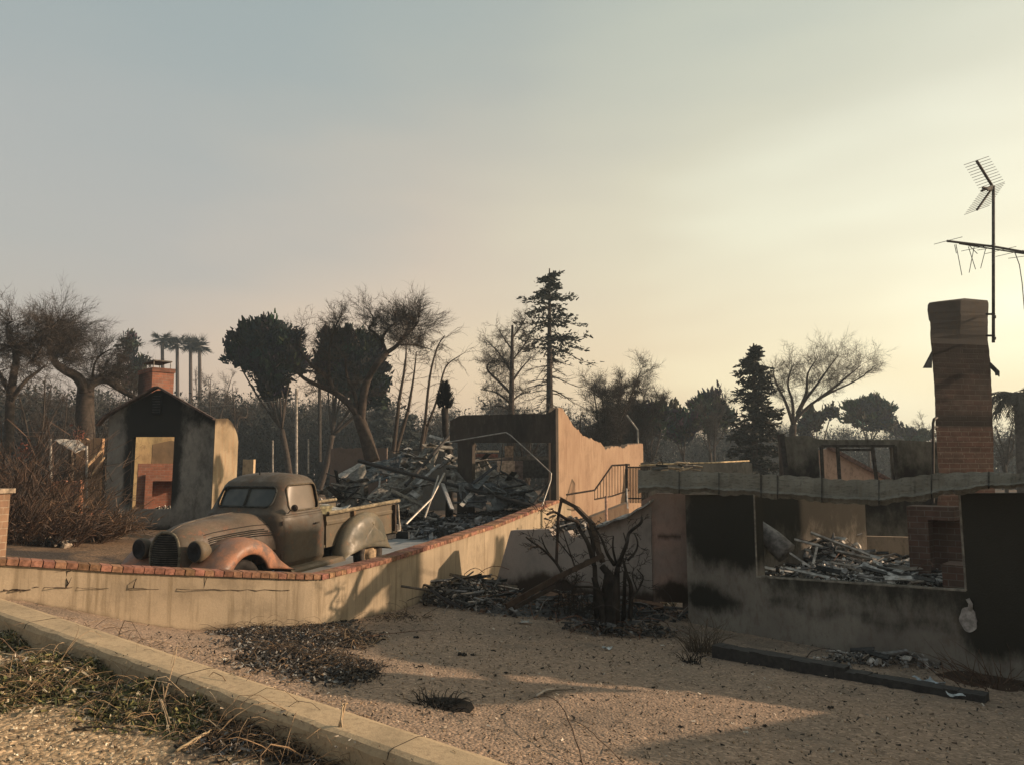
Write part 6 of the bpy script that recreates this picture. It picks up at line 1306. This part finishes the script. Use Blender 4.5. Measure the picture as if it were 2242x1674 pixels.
# bent post and beam tangled with the bush: a fallen frame
q = MB(); q.col = (.06, .045, .035)
pts = [P(1228, 1092, 10.9), P(1262, 1110, 10.8), P(1296, 1145, 10.6), P(1308, 1200, 10.45), P(1318, 1225, 10.4)]; 
for a, b in zip(pts[:-1], pts[1:]): q.bar(a, b + (b - a).normalized() * .03, .085, .05, None, .2)
tag(q.build('warped_beam', M_wood), 'warped grey brown beam bending down over the top of the charred bush', 'beam')
q = MB(); q.bar(P(1108, 1326, 9.9), P(1216, 1265, 10.15), .09, .07, (.045, .03, .022), .2); q.bar(P(1216, 1265, 10.15), P(1320, 1215, 10.35), .10, .07, (.05, .035, .026), .25); q.bar(P(1125, 1330, 9.8), P(1215, 1283, 10.05), .05, .05, (.03, .022, .018), .2); tag(q.build('charred_beam', M_wood), 'thick charred beam rising to the right through the burnt bush', 'beam')
q = MB(); q.tube([P(1218, 1232, 10.7), P(1220, 1180, 10.75), P(1222, 1130, 10.8), P(1229, 1094, 10.85)], .022, 7, (.05, .035, .028)); tag(q.build('charred_stake', M_wood), 'thin upright charred stake left of the bush, under the warped beam', 'stake')
q = MB(); q.bar(P(878, 1282, 10.2), P(945, 1292, 10.3), .04, .02, (.07, .06, .05), .4); q.bar(P(945, 1290, 10.3), P(990, 1325, 10.0), .06, .03, (.035, .03, .03), .5); q.bar(P(955, 1300, 10.1), P(1010, 1330, 9.9), .05, .03, (.03, .028, .028), .5); tag(q.build('bent_frame', M_attr), 'bent black frame strip sticking out of debris against the retaining wall', 'scrap metal')
# charred timber along the house foot
hb = MB(); a = P(1568, 1428, 8.9); b = P(2160, 1512, 7.1); a.z = float(zo(a.x, a.y)) + .07; b.z = float(zo(b.x, b.y)) + .02; 
q0 = [a.lerp(b, k / 24) for k in range(25)]
for k in range(24):
    w_ = .2 - .04 * k / 24 + rnd.uniform(-.012, .012); h_ = (.15 if k < 13 else .09) + rnd.uniform(-.012, .012); d_ = (q0[k + 1] - q0[k]) * .02
    hb.bar(q0[k] - d_, q0[k + 1] + d_, w_, h_, None, rnd.uniform(-.05, .05))

tag(hb.build('charred_timber', M_char), 'long black charred timber lying along the foot of the house wall', 'timber')
def plantlet(seed, px, py, H, n, label, zf=zo, col=(.045, .035, .028), name='burnt_plant', droop=-.1, cat='plant', sp_=.12, sd=.8):
    rg = random.Random(seed); c = None
    for Y in np.arange(3, 20, .02):
        w = P(px, py, Y)
        if w.z < float(zf(w.x, w.y)): c = w; break
    S = []
    for _ in range(n):
        a = rg.random() * 6.283; p = c + Vector((math.cos(a), math.sin(a), 0)) * sp_ * rg.random(); d = Vector((math.cos(a) * sd * rg.random(), math.sin(a) * sd * rg.random(), 1)).normalized(); l = H * rg.uniform(.4, 1.1)
        for i in range(6): e = p + d * l / 6; S.append((*p, *e, .006 * (1 - i / 7), .006 * (1 - (i + 1) / 7))); p = e; d = (d + Vector((rg.gauss(0, .15), rg.gauss(0, .15), droop))).normalized()
    m = MB(); m.segs(S, 3, col); m.c[-1] = m.c[-1] * np.repeat(.6 + .8 * npr.random(len(S)), 6)[:, None]; m.grid(lambda u, v: (c.x + sp_ * 1.2 * v * math.cos(6.283 * u), c.y + sp_ * 1.2 * v * math.sin(6.283 * u), float(zf(c.x, c.y)) + .015 * (1 - v) - .01 * v), 14, 3, tuple(k * .6 for k in col)); return tag(m.build(name, M_twig), label, cat)
plantlet(1, 1535, 1425, .5, 90, 'shrivelled burnt plant at the left corner of the house wall', col=(.09, .07, .05), droop=-.2, sp_=.2)
plantlet(2, 1510, 1450, .28, 30, 'small black crinkled stem lying before the house corner', col=(.015, .013, .012), droop=-.3)
plantlet(3, 960, 1545, .18, 80, 'little black tuft of burnt grass on the sunlit gravel edge', col=(.03, .027, .024), sp_=.22, droop=-.25, sd=2)
plantlet(5, 2190, 1500, .55, 60, 'dry brown brush at the right edge before the house', col=(.08, .05, .035), sp_=.5, sd=2)
plantlet(6, 2225, 1455, 1.0, 50, 'taller dry brush against the house wall at the right edge', col=(.10, .055, .035), sp_=.3, sd=1.2)
# white mark on the house wall: unburnt plaster shaped like a jug around a missing tap
q = MB(); n_ = 26; s_c = along(HA, HD, 2086); s_h = along(HA, HD, 2091)
zc1 = zat(HA, HD, s_c, 1355)
def wp(s, z, o=.012): return (HA[0] + HD[0] * s - .794 * o, HA[1] + HD[1] * s - .608 * o, z)
body = [(s_c + .085 * math.cos(2 * math.pi * k / n_) * (1 + .1 * math.sin(5 * k)), zc1 + .13 * math.sin(2 * math.pi * k / n_)) for k in range(n_)]
q.add([wp(s, z, .022) for s, z in body] + [wp(s * .96 + s_c * .04, z, .0) for s, z in body], [tuple(range(n_))] + [(i, (i + 1) % n_, n_ + (i + 1) % n_, n_ + i) for i in range(n_)], (.34, .31, .29))
q.tube([wp(s_h, zc1 + .1), wp(s_h + .015, zc1 + .17, .03), wp(s_h - .01, zc1 + .22, .03)], .022, 8, (.3, .28, .26)); tag(q.build('wall_tap', M_attr), 'small pale jug-shaped tap and plate on the dark house wall under the window corner', 'tap')

# ------------------------------------------------------------------ television aerial
an = thing('tv_aerial', P(2175, 745, 12.0), 'tall rooftop television aerial mast bracketed to the brick chimney', 'aerial')
AC = (.085, .08, .075); Ya = 12.0
m = MB(); m.tube([P(2175, 750, Ya), P(2175, 408, Ya)], .024, 8, AC); m.build('mast', M_attr, an, smooth=True)
for py in (688, 735): m = MB(); m.tube([P(2160, py, Ya + .25), P(2177, py, Ya)], .018, 6, AC); m.tube([P(2178, py + 3, Ya - .02), P(2178, py + 9, Ya - .02)], .02, 6, AC); m.build('bracket', M_attr, an)
m = MB(); A = P(2138, 352, Ya - .15); B = P(2174, 410, Ya); C = P(2139, 460, Ya - .15)
m.tube([A, B], .022, 6, AC); m.tube([B, C], .018, 6, AC)
for u in [i / 10 for i in range(11)]:
    for (p0, p1, k) in ((A, B, 1), (C, B, -1)):
        c = p0.lerp(p1, u * .97); hw = (72 - 0 * u) / FPX * Ya / 2; d = Vector((1.0, .25, .40 if k > 0 else .40)).normalized() * hw * 1.05; m.tube([c - d, c + d], .0055, 4, AC)
m.build('corner_reflector', M_attr, an)
m = MB(); q0 = P(2155, 412, Ya - .2); 
for k in range(6): m.tube([q0 + Vector((rnd.uniform(-.05, .05), 0, rnd.uniform(-.07, .04))), P(2174, 412, Ya)], .012, 5, AC)
m.tube([P(2150, 418, Ya - .2), P(2172, 408, Ya - .05)], .022, 6, AC); m.build('dipole', M_attr, an)
m = MB(); bm = lambda px: 530 + (px - 2073) * .155
m.tube([P(2073, 528, Ya + .1), P(2175, 540, Ya), P(2242, 552, Ya - .1), P(2330, 566, Ya - .2)], .019, 6, AC); m.tube([P(2100, 534, Ya + .1), P(2242, 556, Ya - .1)], .012, 5, AC)
m.build('boom', M_attr, an)
for (a, b) in (((2045, 535), (2107, 519)), ((2093, 535), (2106, 603)), ((2090, 536), (2094, 555)), ((2122, 538), (2140, 556)), ((2133, 540), (2122, 597)), ((2120, 540), (2136, 590)), ((2158, 545), (2147, 588)), ((2105, 550), (2180, 535)), ((2157, 556), (2225, 540)), ((2180, 562), (2242, 548)), ((2208, 566), (2280, 556)), ((2140, 548), (2160, 545))):
    m = MB(); m.tube([P(*a, Ya + rnd.uniform(-.1, .1)), P(*b, Ya + rnd.uniform(-.1, .1))], .0055, 4, AC); m.build('element', M_attr, an)
m = MB(); m.tube([P(2222, 553, Ya), P(2232, 580, Ya), P(2238, 620, Ya), P(2243, 680, Ya)], .007, 5, AC); m.build('hanging_wire', M_attr, an)

# wires in the distance
for (pts, lab) in (([(440, 890, 40), (520, 885, 40), (600, 878, 40), (650, 870, 40)], 'thin sagging overhead wire left of the evergreens'), ([(40, 945, 30), (130, 946, 30), (230, 948, 30)], 'thin taut wire across the far left brush')):
    m = MB(); m.tube([P(*p) for p in pts], .012, 4, (.25, .23, .21)); tag(m.build('overhead_wire', M_attr), lab, 'wire')
# ------------------------------------------------------------------ litter and ground cover near the camera
def hit(px, py, zf):
    lo = 2.0
    for Y in np.arange(2, 30, .05):
        w = P(px, py, Y)
        if w.z < float(zf(w.x, w.y)): return P(px, py, Y - .02)
    return w
def curve_twig(m, a, b, r, col, arch=.06, wob=.05, n=8, rg=rnd):
    a = Vector(a); b = Vector(b); L_ = (b - a).length; ox = Vector((rg.gauss(0, 1), rg.gauss(0, 1), 0)) * wob * L_; pts = []
    for i in range(n + 1): t = i / n; pts.append(a.lerp(b, t) + ox * math.sin(math.pi * t) + Vector((0, 0, arch * math.sin(math.pi * t))) + Vector((rg.gauss(0, .004), rg.gauss(0, .004), 0)))
    m.tube(pts, [r * (1 - .6 * i / n) for i in range(n + 1)], 5, col)
def litter(name, label, pts, zf, ntw, nleaf, lcols, tcols, tl=.25, tr_=.004, leaf=.05, h=.1, pile=True, asp=6, seed=1, curl=.1, ed=.75):
    """pts: list of (x, y, rx, ry) ellipses on the ground"""
    rg = random.Random(seed); m = MB()
    def samp():
        x, y, rx, ry = rg.choice(pts); a = rg.random() * 6.283; r = rg.random() ** ed * (1 + .35 * (rg.random() < .15)); px, py = x + rx * r * math.cos(a), y + ry * r * math.sin(a); return px, py, float(zf(px, py)) + rg.random() ** 1.6 * h * max(.05, 1 - r * .9)
    for _ in range(ntw):
        x, y, z = samp(); a = rg.random() * 6.283; L_ = tl * rg.uniform(.3, 1.3); d = Vector((math.cos(a), math.sin(a), rg.gauss(.05, .2))) * L_; curve_twig(m, (x, y, z), Vector((x, y, z)) + d, tr_ * rg.uniform(.5, 1.4), rg.choice(tcols), rg.uniform(0, curl) * L_ / .3, .15, 5, rg)
    for c in lcols:
        n = nleaf // len(lcols); C = np.array([samp() for _ in range(n)]); C[:, 2] += .01; D = npr.normal(size=(n, 3)) * np.array([1, 1, .45]); m.cards(C, leaf, asp, c, D, colv=.5)
    return tag(m.build(name, M_attr), label, 'debris', kind='stuff')
def ell(px, py, wx, wy, zf):
    c = hit(px, py, zf); a = hit(px + wx, py, zf); b = hit(px, py - wy, zf); return (c.x, c.y, abs(a.x - c.x), abs(b.y - c.y))
GREEN = [(.10, .11, .045), (.14, .13, .05), (.07, .08, .035), (.17, .14, .07), (.05, .05, .03)]
DRY = [(.24, .16, .09), (.14, .095, .055), (.07, .05, .035), (.32, .24, .15), (.04, .032, .026)]
litter('green_cuttings', 'heap of wilted green foliage cuttings strewn below the kerb', [ell(70, 1480, 110, 70, zv), ell(200, 1480, 110, 60, zv), ell(330, 1530, 110, 50, zv), ell(60, 1400, 80, 30, zv), ell(430, 1570, 90, 35, zv), ell(20, 1530, 60, 30, zv)], zv, 1100, 42000, GREEN + [(.3, .27, .2)], DRY[:3] + [(.28, .2, .12)], .26, .0026, .013, .13, asp=4.5, seed=3, curl=.12)
litter('dead_twigs', 'dark tangle of dead twigs and leaves along the foot of the kerb', [ell(560, 1600, 130, 46, zv), ell(380, 1510, 110, 26, zv), ell(250, 1440, 110, 20, zv), ell(680, 1640, 110, 35, zv), ell(450, 1545, 90, 30, zv), ell(800, 1665, 90, 22, zv), ell(300, 1470, 60, 20, zv), ell(150, 1400, 60, 18, zv)], zv, 3200, 26000, [(.04, .032, .026), (.07, .05, .035), (.03, .028, .03), (.12, .085, .055), (.05, .045, .04), (.25, .25, .25)], DRY[:3] + [(.2, .14, .09)], .24, .0024, .014, .08, asp=3.5, seed=4)
litter('burnt_cuttings', 'dark heap of burnt cuttings on the dirt by the retaining wall foot', [ell(640, 1400, 110, 32, zo), ell(700, 1360, 80, 22, zo), ell(700, 1455, 70, 26, zo), ell(560, 1385, 80, 14, zo), ell(620, 1440, 90, 22, zo), ell(760, 1470, 70, 22, zo), ell(740, 1400, 80, 20, zo)], zo, 1300, 36000, [(.035, .035, .035), (.06, .055, .05), (.12, .085, .055), (.025, .026, .03), (.04, .035, .03), (.22, .22, .21)], DRY[1:3] + [(.03, .027, .025)], .24, .0024, .016, .06, asp=2.6, seed=5, ed=.95)
litter('burnt_cuttings', 'thin scatter of brown twigs where shade meets wall, left of the grey wing wall', [ell(790, 1330, 60, 14, zo), ell(880, 1350, 70, 12, zo), ell(770, 1410, 60, 14, zo)], zo, 120, 500, [(.05, .04, .035), (.12, .085, .055)], DRY, .3, .003, .012, .03, asp=4, seed=6)
litter('yard_debris', 'scattered charcoal crumbs and dry bits over the shaded gravel yard', [(1.5, 7.5, 5, 3.6)], zo, 500, 3800, [(.02, .02, .02), (.06, .05, .04), (.25, .2, .15), (.4, .36, .3), (.05, .045, .04), (.10, .075, .055)], DRY, .12, .0016, .012, .01, asp=2, seed=7, ed=.5)
m = MB(); C = []
for _ in range(26000):
    t_ = rnd.random(); x = rnd.uniform(-6.5, 1.2); y = curb_y(x) - .15 - 4.0 * rnd.random() ** 1.0; C.append((x, y, float(0)))
C = np.array(C); C[:, 2] = zv(C[:, 0], C[:, 1]) + .003; m.chunks(C, .004 + .014 * npr.random(len(C)) ** 3, [(.34, .27, .18), (.26, .19, .12), (.48, .41, .29), (.15, .12, .09), (.58, .52, .4)], 1.0)
tag(m.build('gravel', M_attr), 'loose tan gravel stones covering the roadside verge in the foreground', 'gravel', kind='stuff')
m = MB(); C = np.stack([npr.uniform(-3, 7, 16000), npr.uniform(0, 1, 16000), np.zeros(16000)], 1); C[:, 1] = curb_y(C[:, 0]) + .25 + (C[:, 1] ** 1.5) * 7; C[:, 2] = zo(C[:, 0], C[:, 1]) + .002
m.chunks(C, .004 + .009 * npr.random(len(C)) ** 2, [(.33, .24, .16), (.25, .18, .12), (.42, .33, .24), (.1, .08, .06)], 1.0); tag(m.build('gravel', M_attr), 'fine pinkish gravel scattered over the yard beyond the kerb', 'gravel', kind='stuff')
litter('dry_stems', 'long pale dry stems strewn over the green cuttings and dark twigs by the kerb', [ell(120, 1470, 150, 60, zv), ell(420, 1560, 160, 50, zv), ell(640, 1630, 130, 40, zv)], zv, 110, 60, [(.3, .22, .13)], [(.30, .22, .14), (.22, .15, .09), (.36, .29, .2), (.12, .085, .06)], .5, .0035, .01, .16, asp=6, seed=9, curl=.14)
# individual sticks
for (a, b, r, c, ar, lab) in (((0, 1375), (72, 1355), .014, (.42, .32, .22), .1, 'thick pale curved stick at the left edge by the kerb'), ((0, 1440), (60, 1368), .012, (.4, .31, .22), .08, 'second pale curved stick below it at the left edge'),
        ((108, 1490), (182, 1495), .011, (.4, .33, .25), .09, 'pale arched root in the middle of the green cuttings'), ((150, 1418), (145, 1488), .005, (.38, .28, .17), .1, 'thin tan looped stem in the green cuttings'), ((220, 1480), (284, 1432), .005, (.36, .27, .17), .06, 'thin straight tan stem pointing at the kerb'),
        ((175, 1520), (290, 1555), .009, (.3, .25, .2), .03, 'grey stick lying on gravel below the cuttings'), ((160, 1602), (300, 1608), .009, (.06, .05, .04), .02, 'dark stick lying on bare gravel at lower left'), ((385, 1648), (500, 1585), .009, (.42, .32, .2), .03, 'pale forked stick on gravel at bottom left'), ((400, 1645), (505, 1602), .006, (.4, .3, .2), .03, 'thin pale stick beside the forked one'),
        ((530, 1620), (680, 1665), .006, (.35, .27, .19), .03, 'thin pale stick running to the bottom edge'), ((600, 1605), (715, 1672), .007, (.42, .34, .24), .04, 'pale curved stem in dark twigs near the bottom edge'),
        ((725, 1674), (760, 1545), .010, (.36, .26, .16), .12, 'tallest tan stem standing up before the kerb'), ((745, 1674), (752, 1560), .008, (.42, .33, .22), .16, 'second tan upright stem before the kerb'), ((735, 1660), (733, 1585), .006, (.45, .36, .24), .1, 'short pale upright stem before the kerb'),
        ((845, 1674), (918, 1578), .005, (.14, .09, .06), .02, 'thin dark stem crossing the kerb near bottom centre'), ((1275, 1674), (1155, 1535), .005, (.1, .07, .05), .14, 'thin dark arching stem over the sunlit dirt'), ((1365, 1674), (1235, 1580), .004, (.14, .1, .07), .1, 'second thin arching stem at the bottom centre'),
        ((1175, 1527), (1215, 1512), .012, (.4, .34, .28), .01, 'pale split stick on the edge of the sunlit patch'), ((1190, 1520), (1260, 1512), .01, (.12, .1, .08), .01, 'dark stick beside the pale split stick'), ((760, 1402), (948, 1381), .006, (.1, .06, .045), .01, 'long thin reddish twig lying on shaded gravel')):
    zf = zv if (a[1] > 1294 + .0 * a[0] + (a[0] * .33) + 25 and a[0] < 900 and b[1] > 1300) and not (a[0] == 760) else zo
    A = hit(*a, zf); B = hit(*b, zf if (a[0], a[1]) not in ((725, 1674), (745, 1674), (845, 1674), (735, 1660)) else zv); m = MB()
    if a[0] in (725, 745, 735): B = P(b[0], b[1], A.y + .15)
    if a[0] == 845: B = P(b[0], b[1], A.y + .5)
    curve_twig(m, A + Vector((0, 0, .015)), B + Vector((0, 0, .015)), r, c, ar, .08, 14); tag(m.build('stick', M_wood, smooth=True), lab, 'stick')
# crushed white and blue bottle cap/cup
c = hit(98, 1392, zv); q = MB(); rg = random.Random(4); rings = []
for i, (h, r) in enumerate(((0, .05), (.02, .066), (.05, .07), (.08, .066), (.1, .055))): rings.append([(c.x + (r + rg.uniform(-.006, .006)) * math.cos(t), c.y - .02 + h * .35 + (r) * .8 * math.sin(t), c.z + h + .02 + rg.uniform(-.005, .005)) for t in [2 * math.pi * k / 14 for k in range(14)]])
q.loft(rings, cap=True, col=(.62, .66, .74)); cu = thing('crushed_cup', (c.x, c.y, c.z), 'crushed white and blue paper cup lying in green cuttings by the kerb', 'cup'); q.build('cup_body', M_attr, cu)
q = MB(); q.slab(lambda u, v: (c.x - .02 + .05 * u, c.y - .02 - .8 * .07 * math.cos((u - .5) * .8) - .006, c.z + .035 + .06 * v), 5, 3, (0, .004, 0), (.05, .08, .22)); q.build('blue_mark', M_attr, cu)
# paper and plaster scraps
for i, (px, py, s_, col_, lab) in enumerate(((2100, 1526, .11, (.5, .56, .58), 'pale bluish crumpled sheet lying on dirt by the timber end, lower right'), (2030, 1500, .13, (.3, .34, .37), 'grey blue ragged scrap leaning on the charred timber'), (1735, 1458, .05, (.5, .48, .44), 'small white flake beside the charred timber'), (1900, 1484, .05, (.42, .4, .37), 'small pale chip near the middle of the timber'), (1450, 1415, .03, (.5, .47, .42), 'tiny white chip before the house corner'),
        (340, 1478, .1, (.16, .18, .19), 'grey shard lying on dark litter below the kerb'), (230, 1432, .12, (.13, .15, .18), 'dark blue grey shard against the kerb foot'), (605, 1448, .06, (.4, .42, .42), 'light grey scrap in the burnt cuttings'), (1150, 1365, .09, (.36, .36, .34), 'pale grey bent piece at the edge of the wall debris'), (490, 1447, .03, (.6, .55, .45), 'small white bit on the far edge of the kerb'), (1330, 1422, .06, (.38, .4, .4), 'pale flat flake on gravel below the bush'))):
    zf = zv if (px < 400) else zo; c = hit(px, py, zf); rg = random.Random(i); q = MB(); ph = rg.random() * 6
    q.slab(lambda u, v: (c.x + s_ * (u - .5) * (1.6 + .5 * math.sin(v * 5 + ph)), c.y + s_ * (v - .5) * (1.3 + .5 * math.sin(u * 6 + ph)), c.z + .015 + s_ * .22 * (1 + math.sin(7 * u + ph) * math.cos(6 * v + ph))), 7, 7, (0, 0, .004), col_); tag(q.build('scrap', M_attr), lab, 'scrap', 'pale scraps on the ground')
# dark clods
clod = None
for i, (px, py, s_) in enumerate(((1010, 1433, .07), (1035, 1434, .05), (920, 1460, .05), (920, 1488, .035), (1080, 1425, .05), (910, 1395, .05), (1300, 1438, .03), (1375, 1450, .035), (1188, 1462, .03), (1108, 1472, .03), (1475, 1452, .03), (870, 1343, .04), (1820, 1548, .04), (1675, 1588, .03), (1490, 1590, .03), (1430, 1505, .03), (840, 1400, .05), (1050, 1388, .03))):
    c = hit(px, py, zo)
    if clod is None: q = MB(); q.chunks(npr.normal(size=(14, 3)) * np.array([.35, .2, .06]) + np.array([0, 0, .12]), .35, [(.015, .014, .013), (.03, .026, .022)], .8); clod = q.build('charcoal_clod', M_attr, origin=(0, 0, 0)); o = clod
    else: o = clod.copy(); COL.objects.link(o)
    o.location = c; o.scale = (s_,) * 3; o.rotation_euler = (0, 0, i * 1.3); tag(o, 'small black charcoal clod on the yard gravel', 'charcoal', 'charcoal clods on the yard gravel')
# small animal-sized debris on the lawn behind the wall
q = MB(); c = hit(118, 1196, zi); q.chunks(np.array(c) + npr.normal(size=(26, 3)) * np.array([.22, .08, .03]) + np.array([0, 0, .06]), .11, [(.02, .02, .02), (.05, .045, .04), (.3, .25, .2)], .9); tag(q.build('debris_clump', M_attr), 'small dark lump of debris on scorched lawn behind the wall, left', 'debris')

# ------------------------------------------------------------------ smoke haze in the air
me = bpy.data.meshes.new('haze'); lo, hi_ = Vector((-310, -70, EYE - 5)), Vector((310, 320, 24))
vs = [(x, y, z) for z in (lo.z, hi_.z) for x, y in ((lo.x, lo.y), (hi_.x, lo.y), (hi_.x, hi_.y), (lo.x, hi_.y))]
me.from_pydata(vs, [], [tuple(int(k) for k in f) for f in BOXF]); hz = bpy.data.objects.new('haze', me); COL.objects.link(hz); tag(hz, 'thin brownish smoke haze hanging over the whole scene', 'haze', kind='stuff')
hm = bpy.data.materials.new('haze'); hm.use_nodes = True; nt = hm.node_tree; nt.nodes.clear(); o_ = nt.nodes.new('ShaderNodeOutputMaterial'); v_ = nt.nodes.new('ShaderNodeVolumePrincipled')
v_.inputs['Color'].default_value = (.62, .76, .88, 1); v_.inputs['Density']  .default_value = .0013; v_.inputs['Anisotropy'].default_value = .3; nt.links.new(v_.outputs[0], o_.inputs['Volume']); me.materials.append(hm)
